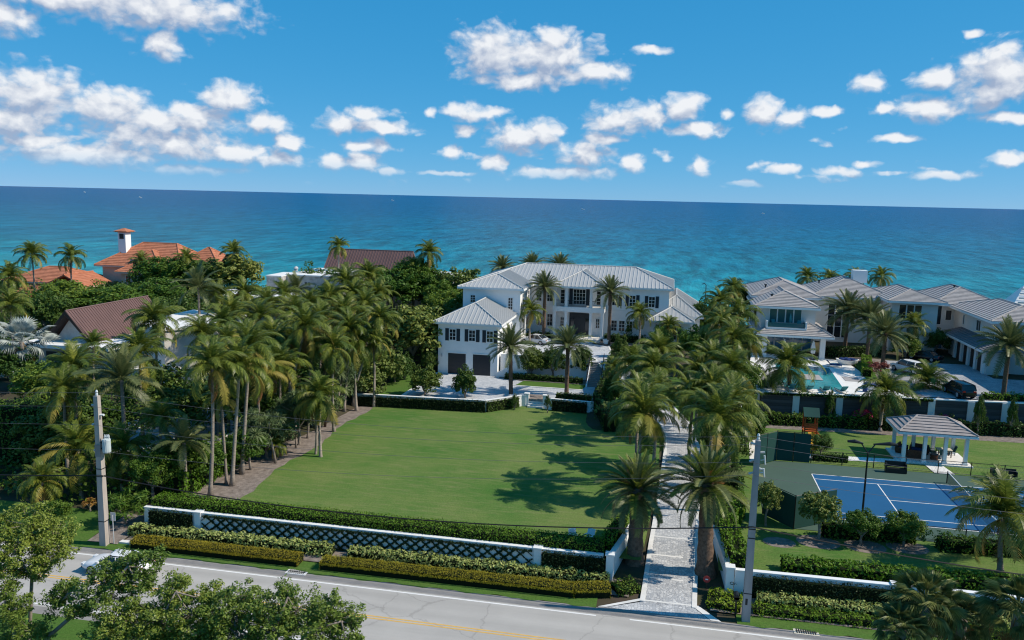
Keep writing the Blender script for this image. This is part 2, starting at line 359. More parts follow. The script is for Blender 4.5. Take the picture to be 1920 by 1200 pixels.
def grass_mat(name, c1, c2, c3, angle):
    m = bpy.data.materials.new(name); m.use_nodes = True
    nt = m.node_tree; L = nt.links.new
    p = nt.nodes['Principled BSDF']; p.inputs['Roughness'].default_value = 0.9; p.inputs['Specular IOR Level'].default_value = 0.1
    geo = N(nt, 'ShaderNodeNewGeometry')
    big = N(nt, 'ShaderNodeTexNoise', inp={'Scale': 0.11, 'Detail': 8.0, 'Roughness': 0.70}); L(geo.outputs['Position'], big.inputs['Vector'])
    st = N(nt, 'ShaderNodeVectorMath', operation='MULTIPLY'); st.inputs[1].default_value = (0.35, 2.4, 1); L(geo.outputs['Position'], st.inputs[0])
    mid = N(nt, 'ShaderNodeTexNoise', inp={'Scale': 0.9, 'Detail': 6.0, 'Roughness': 0.75}); L(st.outputs[0], mid.inputs['Vector'])
    fine = N(nt, 'ShaderNodeTexNoise', inp={'Scale': 7.0, 'Detail': 4.0, 'Roughness': 0.8}); L(geo.outputs['Position'], fine.inputs['Vector'])
    r1 = N(nt, 'ShaderNodeMapRange', inp={'From Min': 0.38, 'From Max': 0.62}); L(big.outputs[0], r1.inputs['Value'])
    m1 = N(nt, 'ShaderNodeMixRGB'); m1.inputs[1].default_value = (*c1, 1); m1.inputs[2].default_value = (*c2, 1); L(r1.outputs[0], m1.inputs[0])
    r2 = N(nt, 'ShaderNodeMapRange', inp={'From Min': 0.48, 'From Max': 0.72, 'To Max': 0.75}); L(mid.outputs[0], r2.inputs['Value'])
    m2 = N(nt, 'ShaderNodeMixRGB'); m2.inputs[2].default_value = (*c3, 1); L(m1.outputs[0], m2.inputs[1]); L(r2.outputs[0], m2.inputs[0])
    r3 = N(nt, 'ShaderNodeMapRange', inp={'From Min': 0.3, 'From Max': 0.7, 'To Min': 0.74, 'To Max': 1.26}); L(fine.outputs[0], r3.inputs['Value'])
    hv = N(nt, 'ShaderNodeHueSaturation'); L(m2.outputs[0], hv.inputs['Color']); L(r3.outputs[0], hv.inputs['Value'])
    L(hv.outputs[0], p.inputs['Base Color'])
    bp = N(nt, 'ShaderNodeBump', inp={'Strength': 0.6, 'Distance': 0.06}); L(fine.outputs[0], bp.inputs['Height']); L(bp.outputs[0], p.inputs['Normal'])
    M[name] = m
grass_mat('lawn', (0.070, 0.158, 0.030), (0.140, 0.195, 0.052), (0.205, 0.215, 0.088), 0)
grass_mat('verge', (0.066, 0.140, 0.024), (0.082, 0.155, 0.030), (0.110, 0.160, 0.042), 0)

def road_mat():
    m = bpy.data.materials.new('road_asphalt'); m.use_nodes = True
    nt = m.node_tree; L = nt.links.new
    p = nt.nodes['Principled BSDF']; p.inputs['Roughness'].default_value = 0.9; p.inputs['Specular IOR Level'].default_value = 0.15
    geo = N(nt, 'ShaderNodeNewGeometry'); sep = N(nt, 'ShaderNodeSeparateXYZ'); L(geo.outputs['Position'], sep.inputs[0])
    st = N(nt, 'ShaderNodeVectorMath', operation='MULTIPLY'); st.inputs[1].default_value = (0.10, 1.3, 1); L(geo.outputs['Position'], st.inputs[0])
    n1 = N(nt, 'ShaderNodeTexNoise', inp={'Scale': 0.9, 'Detail': 8.0, 'Roughness': 0.65}); L(st.outputs[0], n1.inputs['Vector'])
    n2 = N(nt, 'ShaderNodeTexNoise', inp={'Scale': 0.35, 'Detail': 7.0, 'Roughness': 0.7}); L(geo.outputs['Position'], n2.inputs['Vector'])
    n3 = N(nt, 'ShaderNodeTexNoise', inp={'Scale': 14.0, 'Detail': 3.0}); L(geo.outputs['Position'], n3.inputs['Vector'])
    # wheel paths worn smoother and darker in each lane
    wv = N(nt, 'ShaderNodeMath', operation='MULTIPLY_ADD'); L(sep.outputs['Y'], wv.inputs[0]); wv.inputs[1].default_value = 2 * math.pi / 1.8; wv.inputs[2].default_value = -2 * math.pi * 45.6 / 1.8
    sn = N(nt, 'ShaderNodeMath', operation='COSINE'); L(wv.outputs[0], sn.inputs[0])
    # cracks: thin wandering lines
    wp = N(nt, 'ShaderNodeVectorMath', operation='MULTIPLY_ADD'); L(n2.outputs['Color'], wp.inputs[0]); wp.inputs[1].default_value = (2.2, 2.2, 0); L(geo.outputs['Position'], wp.inputs[2])
    vo = N(nt, 'ShaderNodeTexVoronoi', feature='DISTANCE_TO_EDGE', inp={'Scale': 0.16}); L(wp.outputs[0], vo.inputs['Vector'])
    ck = N(nt, 'ShaderNodeMapRange', inp={'From Min': 0.0, 'From Max': 0.012, 'To Min': 0.80, 'To Max': 1.0}); L(vo.outputs['Distance'], ck.inputs['Value'])
    v = N(nt, 'ShaderNodeMath', operation='MULTIPLY_ADD'); L(n1.outputs[0], v.inputs[0]); v.inputs[1].default_value = 0.34; v.inputs[2].default_value = 0.67
    v2 = N(nt, 'ShaderNodeMath', operation='MULTIPLY_ADD'); L(n2.outputs[0], v2.inputs[0]); v2.inputs[1].default_value = 0.28; L(v.outputs[0], v2.inputs[2])
    v3 = N(nt, 'ShaderNodeMath', operation='MULTIPLY_ADD'); L(sn.outputs[0], v3.inputs[0]); v3.inputs[1].default_value = -0.045; L(v2.outputs[0], v3.inputs[2])
    v4 = N(nt, 'ShaderNodeMath', operation='MULTIPLY_ADD'); L(n3.outputs[0], v4.inputs[0]); v4.inputs[1].default_value = 0.10; L(v3.outputs[0], v4.inputs[2])
    v5 = N(nt, 'ShaderNodeMath', operation='MULTIPLY'); L(v4.outputs[0], v5.inputs[0]); L(ck.outputs[0], v5.inputs[1])
    hv = N(nt, 'ShaderNodeHueSaturation', inp={'Color': (0.405, 0.385, 0.355, 1)}); L(v5.outputs[0], hv.inputs['Value'])
    L(hv.outputs[0], p.inputs['Base Color']); M['road_asphalt'] = m
road_mat()

def paver_mat(name, c1, c2, mortar, scale):
    m = bpy.data.materials.new(name); m.use_nodes = True
    nt = m.node_tree; L = nt.links.new
    p = nt.nodes['Principled BSDF']; p.inputs['Roughness'].default_value = 0.85; p.inputs['Specular IOR Level'].default_value = 0.15
    geo = N(nt, 'ShaderNodeNewGeometry')
    vo = N(nt, 'ShaderNodeTexVoronoi', inp={'Scale': scale, 'Randomness': 0.75}); L(geo.outputs['Position'], vo.inputs['Vector'])
    ve = N(nt, 'ShaderNodeTexVoronoi', feature='DISTANCE_TO_EDGE', inp={'Scale': scale, 'Randomness': 0.75}); L(geo.outputs['Position'], ve.inputs['Vector'])
    nz = N(nt, 'ShaderNodeTexNoise', inp={'Scale': 0.5, 'Detail': 5.0}); L(geo.outputs['Position'], nz.inputs['Vector'])
    sx = N(nt, 'ShaderNodeSeparateXYZ'); L(vo.outputs['Color'], sx.inputs[0])
    mx = N(nt, 'ShaderNodeMixRGB'); mx.inputs[1].default_value = (*c1, 1); mx.inputs[2].default_value = (*c2, 1); L(sx.outputs[0], mx.inputs[0])
    eg = N(nt, 'ShaderNodeMapRange', inp={'From Min': 0.0, 'From Max': 0.09}); L(ve.outputs['Distance'], eg.inputs['Value'])
    m2 = N(nt, 'ShaderNodeMixRGB'); m2.inputs[1].default_value = (*mortar, 1); L(eg.outputs[0], m2.inputs[0]); L(mx.outputs[0], m2.inputs[2])
    r3 = N(nt, 'ShaderNodeMapRange', inp={'From Min': 0.3, 'From Max': 0.7, 'To Min': 0.86, 'To Max': 1.12}); L(nz.outputs[0], r3.inputs['Value'])
    hv = N(nt, 'ShaderNodeHueSaturation'); L(m2.outputs[0], hv.inputs['Color']); L(r3.outputs[0], hv.inputs['Value'])
    L(hv.outputs[0], p.inputs['Base Color'])
    bp = N(nt, 'ShaderNodeBump', inp={'Strength': 0.5, 'Distance': 0.02}); L(eg.outputs[0], bp.inputs['Height']); L(bp.outputs[0], p.inputs['Normal'])
    M[name] = m
paver_mat('cobble', (0.37, 0.385, 0.40), (0.60, 0.60, 0.59), (0.28, 0.285, 0.30), 5.0)
paver_mat('court_paver', (0.42, 0.45, 0.48), (0.58, 0.59, 0.60), (0.32, 0.33, 0.35), 4.0)
paver_mat('dark_paver', (0.30, 0.31, 0.33), (0.42, 0.43, 0.44), (0.22, 0.22, 0.24), 3.0)

def sea_mat():
    m = bpy.data.materials.new('sea'); m.use_nodes = True
    nt = m.node_tree; L = nt.links.new
    p = nt.nodes['Principled BSDF']; p.inputs['Roughness'].default_value = 0.35; p.inputs['Specular IOR Level'].default_value = 0.07
    geo = N(nt, 'ShaderNodeNewGeometry')
    sep = N(nt, 'ShaderNodeSeparateXYZ'); L(geo.outputs['Position'], sep.inputs[0])
    # the bottom drops away from the beach: sand shows through near the shore, deep blue far out
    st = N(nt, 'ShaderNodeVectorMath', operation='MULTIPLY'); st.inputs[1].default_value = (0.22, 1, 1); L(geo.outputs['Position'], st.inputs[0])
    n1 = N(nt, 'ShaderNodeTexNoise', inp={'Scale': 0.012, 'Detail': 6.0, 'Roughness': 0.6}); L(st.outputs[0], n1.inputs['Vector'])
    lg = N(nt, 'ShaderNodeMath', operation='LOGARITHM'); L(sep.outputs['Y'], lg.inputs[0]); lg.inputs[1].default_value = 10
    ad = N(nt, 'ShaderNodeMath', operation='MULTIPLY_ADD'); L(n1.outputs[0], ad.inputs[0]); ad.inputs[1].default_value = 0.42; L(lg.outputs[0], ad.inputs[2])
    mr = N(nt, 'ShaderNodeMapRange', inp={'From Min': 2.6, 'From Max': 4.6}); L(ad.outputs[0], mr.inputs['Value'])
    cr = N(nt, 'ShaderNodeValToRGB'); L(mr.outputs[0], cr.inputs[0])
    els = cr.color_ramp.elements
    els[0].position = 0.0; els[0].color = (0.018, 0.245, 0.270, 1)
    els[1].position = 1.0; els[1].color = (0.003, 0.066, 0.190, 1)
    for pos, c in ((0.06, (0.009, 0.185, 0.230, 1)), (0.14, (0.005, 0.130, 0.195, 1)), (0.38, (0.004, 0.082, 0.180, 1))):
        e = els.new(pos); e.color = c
    # wave ripples: light and dark of the faces put into the colour, wind streaks
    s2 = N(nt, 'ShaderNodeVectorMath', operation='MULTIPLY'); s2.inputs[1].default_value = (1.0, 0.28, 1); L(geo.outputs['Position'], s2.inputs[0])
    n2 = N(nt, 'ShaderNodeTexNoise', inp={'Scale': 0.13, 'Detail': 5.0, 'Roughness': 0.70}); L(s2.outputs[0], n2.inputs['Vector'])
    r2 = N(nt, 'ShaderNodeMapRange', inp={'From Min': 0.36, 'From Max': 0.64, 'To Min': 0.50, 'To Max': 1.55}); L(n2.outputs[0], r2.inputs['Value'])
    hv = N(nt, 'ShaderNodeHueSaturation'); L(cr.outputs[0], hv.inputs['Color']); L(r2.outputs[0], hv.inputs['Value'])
    # a few breaking crests close to the beach
    n3 = N(nt, 'ShaderNodeTexNoise', inp={'Scale': 0.05, 'Detail': 9.0, 'Roughness': 0.66}); L(s2.outputs[0], n3.inputs['Vector'])
    fo = N(nt, 'ShaderNodeMapRange', inp={'From Min': 0.735, 'From Max': 0.78, 'To Max': 0.7}); L(n3.outputs[0], fo.inputs['Value'])
    ny = N(nt, 'ShaderNodeMapRange', inp={'From Min': 260.0, 'From Max': 700.0, 'To Min': 1.0, 'To Max': 0.0}); L(sep.outputs['Y'], ny.inputs['Value'])
    fm = N(nt, 'ShaderNodeMath', operation='MULTIPLY'); L(fo.outputs[0], fm.inputs[0]); L(ny.outputs[0], fm.inputs[1])
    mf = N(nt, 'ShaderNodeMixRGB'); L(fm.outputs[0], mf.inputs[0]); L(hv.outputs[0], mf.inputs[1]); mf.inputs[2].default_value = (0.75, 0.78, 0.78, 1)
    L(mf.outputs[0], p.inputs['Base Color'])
    bp = N(nt, 'ShaderNodeBump', inp={'Strength': 0.85, 'Distance': 2.2}); L(n2.outputs[0], bp.inputs['Height']); L(bp.outputs[0], p.inputs['Normal'])
    M['sea'] = m
sea_mat()

# ------------------------------------------------------------------ mesh helpers
ORG = {}
def org(o):
    return ORG.get(o.name, Vector((0, 0, 0))) if o is not None else Vector((0, 0, 0))

class MB:
    def __init__(s):
        s.v = []; s.f = []
    def add(s, vs_, fs_):
        b = len(s.v); s.v += [tuple(x) for x in vs_]; s.f += [tuple(i + b for i in f) for f in fs_]
        return s
    def box(s, x0, x1, y0, y1, z0, z1):
        return s.add([(x0, y0, z0), (x1, y0, z0), (x1, y1, z0), (x0, y1, z0), (x0, y0, z1), (x1, y0, z1), (x1, y1, z1), (x0, y1, z1)],
                     [(0, 3, 2, 1), (4, 5, 6, 7), (0, 1, 5, 4), (1, 2, 6, 5), (2, 3, 7, 6), (3, 0, 4, 7)])
    def obox(s, p0, p1, w, z0, z1):
        """upright wall between two ground points; z0/z1 may be pairs"""
        p0 = Vector(p0[:2]); p1 = Vector(p1[:2]); d = (p1 - p0).normalized(); n = Vector((-d.y, d.x)) * w / 2
        za, zb = z0 if isinstance(z0, tuple) else (z0, z0)
        ta, tb = z1 if isinstance(z1, tuple) else (z1, z1)
        q = [(*(p0 - n), za), (*(p1 - n), zb), (*(p1 + n), zb), (*(p0 + n), za), (*(p0 - n), ta), (*(p1 - n), tb), (*(p1 + n), tb), (*(p0 + n), ta)]
        return s.add(q, [(0, 3, 2, 1), (4, 5, 6, 7), (0, 1, 5, 4), (1, 2, 6, 5), (2, 3, 7, 6), (3, 0, 4, 7)])
    def prism(s, poly, z0, z1):
        n = len(poly); vs_ = [(p[0], p[1], z0) for p in poly] + [(p[0], p[1], z1) for p in poly]
        fs_ = [tuple(range(n - 1, -1, -1)), tuple(range(n, 2 * n))] + [(i, (i + 1) % n, n + (i + 1) % n, n + i) for i in range(n)]
        return s.add(vs_, fs_)
    def slab(s, poly3, th):
        """planar 3D polygon with thickness th below it"""
        n = len(poly3); nr = (Vector(poly3[1]) - Vector(poly3[0])).cross(Vector(poly3[2]) - Vector(poly3[0])).normalized()
        if nr.z < 0: nr = -nr; poly3 = list(reversed(poly3))
        vs_ = [tuple(Vector(p)) for p in poly3] + [tuple(Vector(p) - Vector((0, 0, th))) for p in poly3]
        fs_ = [tuple(range(n)), tuple(range(2 * n - 1, n - 1, -1))] + [((i + 1) % n, i, n + i, n + (i + 1) % n) for i in range(n)]
        return s.add(vs_, fs_)
    def tube(s, pts, rad, n=6, caps=True):
        pts = [Vector(p) for p in pts]; k = len(pts)
        if not hasattr(rad, '__len__'): rad = [rad] * k
        b = len(s.v); up = Vector((0, 0, 1))
        for i, p in enumerate(pts):
            d = (pts[min(i + 1, k - 1)] - pts[max(i - 1, 0)])
            d = d.normalized() if d.length > 0 else up
            a = d.cross(up)
            a = a.normalized() if a.length > 1e-3 else Vector((1, 0, 0))
            c = d.cross(a).normalized()
            for j in range(n):
                t = 2 * math.pi * j / n
                s.v.append(tuple(p + (a * math.cos(t) + c * math.sin(t)) * rad[i]))
        for i in range(k - 1):
            for j in range(n):
                s.f.append((b + i * n + j, b + i * n + (j + 1) % n, b + (i + 1) * n + (j + 1) % n, b + (i + 1) * n + j))
        if caps:
            s.f.append(tuple(b + j for j in range(n - 1, -1, -1))); s.f.append(tuple(b + (k - 1) * n + j for j in range(n)))
        return s
    def lathe(s, prof, c=(0, 0, 0), n=12):
        b = len(s.v); k = len(prof)
        for (r, z) in prof:
            for j in range(n):
                t = 2 * math.pi * j / n; s.v.append((c[0] + r * math.cos(t), c[1] + r * math.sin(t), c[2] + z))
        for i in range(k - 1):
            for j in range(n):
                s.f.append((b + i * n + j, b + i * n + (j + 1) % n, b + (i + 1) * n + (j + 1) % n, b + (i + 1) * n + j))
        s.f.append(tuple(b + j for j in range(n - 1, -1, -1))); s.f.append(tuple(b + (k - 1) * n + j for j in range(n)))
        return s
    def arr(s, V, F):
        b = len(s.v); s.v += [tuple(x) for x in V]; s.f += [tuple(int(i) + b for i in f) for f in F]
        return s
    def build(s, name, m, parent=None, smooth=False, kind=None):
        o = org(parent)
        me = bpy.data.meshes.new(name)
        me.from_pydata([(x - o.x, y - o.y, z - o.z) for x, y, z in s.v], [], s.f)
        me.materials.append(M[m] if isinstance(m, str) else m)
        if smooth:
            me.polygons.foreach_set('use_smooth', [True] * len(me.polygons))
        me.update()
        return link(name, me, parent, kind)

def link(name, me, parent=None, kind=None):
    ob = bpy.data.objects.new(name, me)
    COL.objects.link(ob)
    if parent is not None:
        ob.parent = parent
        ORG[ob.name] = org(parent)
    if kind: ob['kind'] = kind
    return ob

def tag(o, label, cat, group=None):
    o['label'] = label; o['category'] = cat
    if group: o['group'] = group
    return o

def thing(name, loc, label, cat, group=None, rz=0.0, abs_children=True):
    o = bpy.data.objects.new(name, None)
    o.empty_display_size = 0.3
    COL.objects.link(o)
    o.location = loc; o.rotation_euler = (0, 0, rz)
    ORG[o.name] = Vector(loc) if abs_children else Vector((0, 0, 0))
    return tag(o, label, cat, group)

def struct(name, mb, m):
    return mb.build(name, m, None, kind='structure')

def leaf_arrays(C, Nn, Ln, Wd, jit=0.9):
    """diamond leaves at centres C, facing roughly Nn"""
    n = len(C)
    Nn = Nn + RNG.normal(0, jit, (n, 3)); Nn /= np.linalg.norm(Nn, axis=1)[:, None] + 1e-9
    T = np.cross(Nn, RNG.normal(0, 1, (n, 3))); T /= np.linalg.norm(T, axis=1)[:, None] + 1e-9
    B = np.cross(Nn, T)
    s = (0.7 + 0.6 * RNG.random(n))[:, None]
    V = np.empty((n, 4, 3))
    V[:, 0] = C - T * Ln * s * 0.5; V[:, 2] = C + T * Ln * s * 0.5
    V[:, 1] = C + B * Wd * s * 0.5 + Nn * Wd * 0.15; V[:, 3] = C - B * Wd * s * 0.5 + Nn * Wd * 0.15
    return V.reshape(-1, 3)

def quad_mesh(name, V, m, extra=None):
    """V: (4n,3) vertices of n separate quads, extra: MB with more geometry"""
    n = len(V) // 4
    ev = np.array(extra.v, dtype=float).reshape(-1, 3) if extra else np.zeros((0, 3))
    ef = extra.f if extra else []
    me = bpy.data.meshes.new(name)
    me.vertices.add(len(V) + len(ev))
    me.vertices.foreach_set('co', np.concatenate([V, ev]).ravel().astype(np.float32))
    loops = np.concatenate([np.arange(4 * n), np.array([i + 4 * n for f in ef for i in f], dtype=int)]) if ef else np.arange(4 * n)
    starts = list(range(0, 4 * n, 4)); tot = [4] * n; c = 4 * n
    for f in ef:
        starts.append(c); tot.append(len(f)); c += len(f)
    me.loops.add(len(loops)); me.loops.foreach_set('vertex_index', loops.astype(np.int32))
    me.polygons.add(len(starts)); me.polygons.foreach_set('loop_start', np.array(starts, dtype=np.int32))
    me.polygons.foreach_set('loop_total', np.array(tot, dtype=np.int32))
    me.materials.append(M[m] if isinstance(m, str) else m)
    me.update(calc_edges=True)
    me.validate()
    return me

def clip_half(poly, f):
    out = []
    for i in range(len(poly)):
        a, b = poly[i], poly[(i + 1) % len(poly)]
        fa, fb = f(a), f(b)
        if fa >= 0: out.append(a)
        if fa * fb < 0:
            out.append(a + (b - a) * (fa / (fa - fb)))
    return out

def face_frame(poly):
    P = [Vector(p) for p in poly]
    n = (P[1] - P[0]).cross(P[2] - P[0]).normalized()
    if n.z < 0: n = -n
    h = Vector((0, 0, 1)).cross(n)
    h = h.normalized() if h.length > 1e-4 else Vector((1, 0, 0))
    u = n.cross(h).normalized()          # up the slope
    return P, n, h, u

def seams(mb, poly, step, w, ht):
    """standing seams up the slope of a roof face"""
    P, n, h, u = face_frame(poly)
    o = P[0]; ks = [(p - o).dot(h) for p in P]
    k = math.floor(min(ks) / step) * step
    while k < max(ks):
        q = clip_half(P, lambda p: (p - o).dot(h) - k)
        if len(q) > 2: q = clip_half(q, lambda p: k + w - (p - o).dot(h))
        if len(q) > 2:
            top = [p + n * ht for p in q]; m = len(q)
            mb.add(q + top, [tuple(range(m, 2 * m))] + [(i, (i + 1) % m, m + (i + 1) % m, m + i) for i in range(m)])
        k += step
    return mb

def courses(poly, step, ht):
    """overlapping tile courses along the eaves: list of MB, one per course"""
    P, n, h, u = face_frame(poly)
    o = P[0]; ks = [(p - o).dot(u) for p in P]
    k = min(ks); out = []
    while k < max(ks) - 0.05:
        q = clip_half(P, lambda p: (p - o).dot(u) - k)
        if len(q) > 2: q = clip_half(q, lambda p: k + step - (p - o).dot(u))
        if len(q) > 2:
            mb = MB(); m = len(q)
            top = [p + n * (0.012 + ht * (1 - ((p - o).dot(u) - k) / step)) for p in q]
            mb.add(q + top, [tuple(range(m, 2 * m))] + [(i, (i + 1) % m, m + (i + 1) % m, m + i) for i in range(m)])
            out.append(mb)
        k += step
    return out

def hip(x0, x1, y0, y1, ze, zr, axis='x', inset=None, inset2=None):
    """faces of a hip roof over a rectangle; inset 0 = gable end"""
    if axis == 'x':
        ym = (y0 + y1) / 2; i = (y1 - y0) / 2 if inset is None else inset; j = i if inset2 is None else inset2
        a, b = (x0 + i, ym, zr), (x1 - j, ym, zr)
        A, B, C_, D = (x0, y0, ze), (x1, y0, ze), (x1, y1, ze), (x0, y1, ze)
        f = [[A, B, b, a], [C_, D, a, b]]
        if i > 0: f.append([D, A, a])
        if j > 0: f.append([B, C_, b])
        ridge = (a, b)
    else:
        xm = (x0 + x1) / 2; i = (x1 - x0) / 2 if inset is None else inset; j = i if inset2 is None else inset2
        a, b = (xm, y0 + i, zr), (xm, y1 - j, zr)
        A, B, C_, D = (x0, y0, ze), (x1, y0, ze), (x1, y1, ze), (x0, y1, ze)
        f = [[B, C_, b, a], [D, A, a, b]]
        if i > 0: f.append([A, B, a])
        if j > 0: f.append([C_, D, b])
        ridge = (a, b)
    return [[p for k, p in enumerate(q) if Vector(p) != Vector(q[k - 1])] for q in f], ridge

def hip_lines(faces, ridge):
    a, b = Vector(ridge[0]), Vector(ridge[1]); out = [(a, b)]
    for f in faces:
        if len(f) == 3:
            out += [(Vector(f[0]), Vector(f[2])), (Vector(f[1]), Vector(f[2]))]
    return out

def roof(parent, rects, m, style, seam_m=None, th=0.22, cap=0.10, step=0.6, fascia='trim'):
    """one roof part per hip; style 'seam' or 'tile'"""
    for r in rects:
        faces, ridge = hip(*r[:6], **(r[6] if len(r) > 6 else {}))
        mb = MB()
        for f in faces: mb.slab(f, th)
        ro = mb.build('roof', m, parent)
        sm = MB()
        for f in faces:
            if style == 'seam': seams(sm, f, step, 0.10, 0.07)
            else:
                for c in courses(f, step, 0.065): sm.arr(c.v, c.f)
        sm.build('seam' if style == 'seam' else 'tile', seam_m or m, ro, kind='stuff')
        cp = MB()
        for a, b in hip_lines(faces, ridge):
            if (a - b).length > 0.2:
                cp.tube([a + Vector((0, 0, 0.05)), b + Vector((0, 0, 0.05))], cap, 6)
        cp.build('ridge_cap', seam_m or m, ro)
        x0, x1, y0, y1, ze = r[:5]
        fa = MB(); t = 0.06; zt = ze - 0.03; zb = ze - 0.30
        fa.box(x0 + .02, x1 - .02, y0 - t, y0 + .01, zb, zt); fa.box(x0 + .02, x1 - .02, y1 - .01, y1 + t, zb, zt)
        fa.box(x0 - t, x0 + .01, y0 - t, y1 + t, zb, zt); fa.box(x1 - .01, x1 + t, y0 - t, y1 + t, zb, zt)
        so = MB().box(x0 + .05, x1 - .05, y0 + .05, y1 - .05, zb + .02, zb + .06)
        fa.arr(so.v, so.f)
        fa.build('fascia', fascia, ro)

def window(parent, face, plane, a, z, w, h, nx=2, nz=2, shutters=0.0, glassm='glass', frame='trim', fw=0.09):
    """a window whose lower left corner is (a, z) on a wall plane"""
    def W(mb, a0, a1, b0, b1, c0, c1):
        if face == '-y': mb.box(a0, a1, plane - b1, plane - b0, c0, c1)
        elif face == '+x': mb.box(plane + b0, plane + b1, a0, a1, c0, c1)
        else: mb.box(plane - b1, plane - b0, a0, a1, c0, c1)
    f = MB()
    W(f, a, a + fw, 0.0, .08, z, z + h); W(f, a + w - fw, a + w, 0.0, .08, z, z + h)
    W(f, a + fw, a + w - fw, 0.0, .08, z + h - fw, z + h); W(f, a + fw, a + w - fw, 0.0, .08, z, z + fw)
    wo = f.build('window', frame, parent)
    iw = w - 2 * fw; ih = h - 2 * fw
    mu = MB(); bar = 0.05
    for i in range(1, nx): W(mu, a + fw + iw * i / nx - bar / 2, a + fw + iw * i / nx + bar / 2, .005, .055, z + fw, z + h - fw)
    for j in range(1, nz): W(mu, a + fw, a + w - fw, .006, .045, z + fw + ih * j / nz - bar / 2, z + fw + ih * j / nz + bar / 2)
    if nx * nz > 1: mu.build('muntin', frame, wo)
    p = MB(); W(p, a + fw, a + w - fw, 0.001, .02, z + fw, z + h - fw)
    p.build('pane', glassm, wo)
    if shutters:
        for s0 in (a - shutters - .04, a + w + .04):
            s = MB(); W(s, s0, s0 + shutters, .001, .05, z - .03, z + h + .03)
            for q in range(7):
                zz = z + h * (q + .3) / 7; W(s, s0 + .05, s0 + shutters - .05, .05, .065, zz, zz + h / 16)
            s.build('shutter', 'shutter', parent)
    return wo

def lerp(t, pts):
    if t <= pts[0][0]: return pts[0][1]
    for (a, za), (b, zb) in zip(pts, pts[1:]):
        if t <= b: return za + (zb - za) * (t - a) / (b - a)
    return pts[-1][1]
SHORE = [(148, 4.5), (156, 3.2), (166, 0.5), (186, -2.6), (215, -4.4), (400, -8)]
G_LEFT = [(-80, -.06), (40, -.06), (40.6, -.03), (49.3, -.03), (53, .25), (60, .7), (90, 1.4), (120, 4.0), (140, 4.9)] + SHORE
G_MID = [(-80, -.06), (40, -.06), (40.6, -.03), (49.3, -.03), (52.4, .12), (53.4, .8), (88.5, .9), (93.9, .9), (96.5, 1.75), (106.6, 1.78), (107.6, 4.2), (140, 4.6)] + SHORE
G_DRV = [(-80, -.06), (40, -.06), (40.6, -.03), (49.3, -.03), (52.4, .10), (60, .85), (86, .95), (108, 4.2), (140, 4.6)] + SHORE
G_RGT = [(-80, -.06), (40, -.06), (40.6, -.03), (49.3, -.03), (52.2, .15), (53.6, .85), (99.6, .9), (101.6, 4.2), (140, 4.6)] + SHORE
def ss(x, a, b):
    t = min(1, max(0, (x - a) / (b - a))); return t * t * (3 - 2 * t)
def gz(x, y):
    l, m_, d, r = lerp(y, G_LEFT), lerp(y, G_MID), lerp(y, G_DRV), lerp(y, G_RGT)
    z = l + (m_ - l) * ss(x, -38, -35)
    z = z + (d - z) * ss(x, -9, -6.5)
    return z + (r - z) * ss(x, 9, 11)

# ------------------------------------------------------------------ ground, road, lawns, paving, sea
def lines(a, b, step, extra):
    s = set(np.round(np.arange(a, b + .01, step), 3).tolist()) | set(extra)
    return sorted(s)
def sheet(name, xs, ys, zf, m):
    mb = MB(); nx = len(xs)
    mb.v = [(x, y, zf(x, y)) for y in ys for x in xs]
    mb.f = [(j * nx + i, j * nx + i + 1, (j + 1) * nx + i + 1, (j + 1) * nx + i) for j in range(len(ys) - 1) for i in range(nx - 1)]
    return struct(name, mb, m)
XB = [-38, -36.5, -35, -9, -7.8, -6.5, 9, 10, 11]
YB = [p[0] for g in (G_LEFT, G_MID, G_DRV, G_RGT) for p in g]
sheet('ground', [-6000, -1000, -400, -260] + lines(-200, 140, 4, XB) + [260, 1000, 6000], [-6000, -900, -80] + lines(-40, 230, 4, YB) + [400, 900], lambda x, y: gz(x, y), 'soil')
struct('sea', MB().add([(-60000, 158, -3.5), (60000, 158, -3.5), (60000, 70000, -3.5), (-60000, 70000, -3.5)], [(0, 1, 2, 3)]), 'sea')
sheet('beach', lines(-300, 200, 20, []), [166, 176, 186, 200, 215], lambda x, y: lerp(y, SHORE) + .03, 'sand')

def flat(name, poly, z, m, th=0.0):
    if th: return struct(name, MB().prism(poly, z - th, z), m)
    return struct(name, MB().add([(p[0], p[1], p[2] if len(p) > 2 else z) for p in poly], [tuple(range(len(poly)))]), m)
flat('road', [(-700, 41.0), (700, 41.0), (700, 48.3), (-700, 48.3)], 0.0, 'road_asphalt')
flat('road_shoulder', [(-700, 48.3), (700, 48.3), (700, 49.15), (-700, 49.15)], 0.002, 'shoulder')
flat('road_shoulder', [(-700, 40.2), (700, 40.2), (700, 41.0), (-700, 41.0)], 0.002, 'shoulder')
flat('edge_line', [(-700, 48.02), (-3.5, 48.02), (-3.5, 48.16), (-700, 48.16)], 0.005, 'white_line')
flat('edge_line', [(-1.4, 48.02), (700, 48.02), (700, 48.16), (-1.4, 48.16)], 0.005, 'white_line')
flat('edge_line', [(-700, 41.2), (700, 41.2), (700, 41.34), (-700, 41.34)], 0.005, 'white_line')
for yy in (44.42, 44.68):
    flat('centre_line', [(-700, yy), (700, yy), (700, yy + .12), (-700, yy + .12)], 0.005, 'yellow_line')

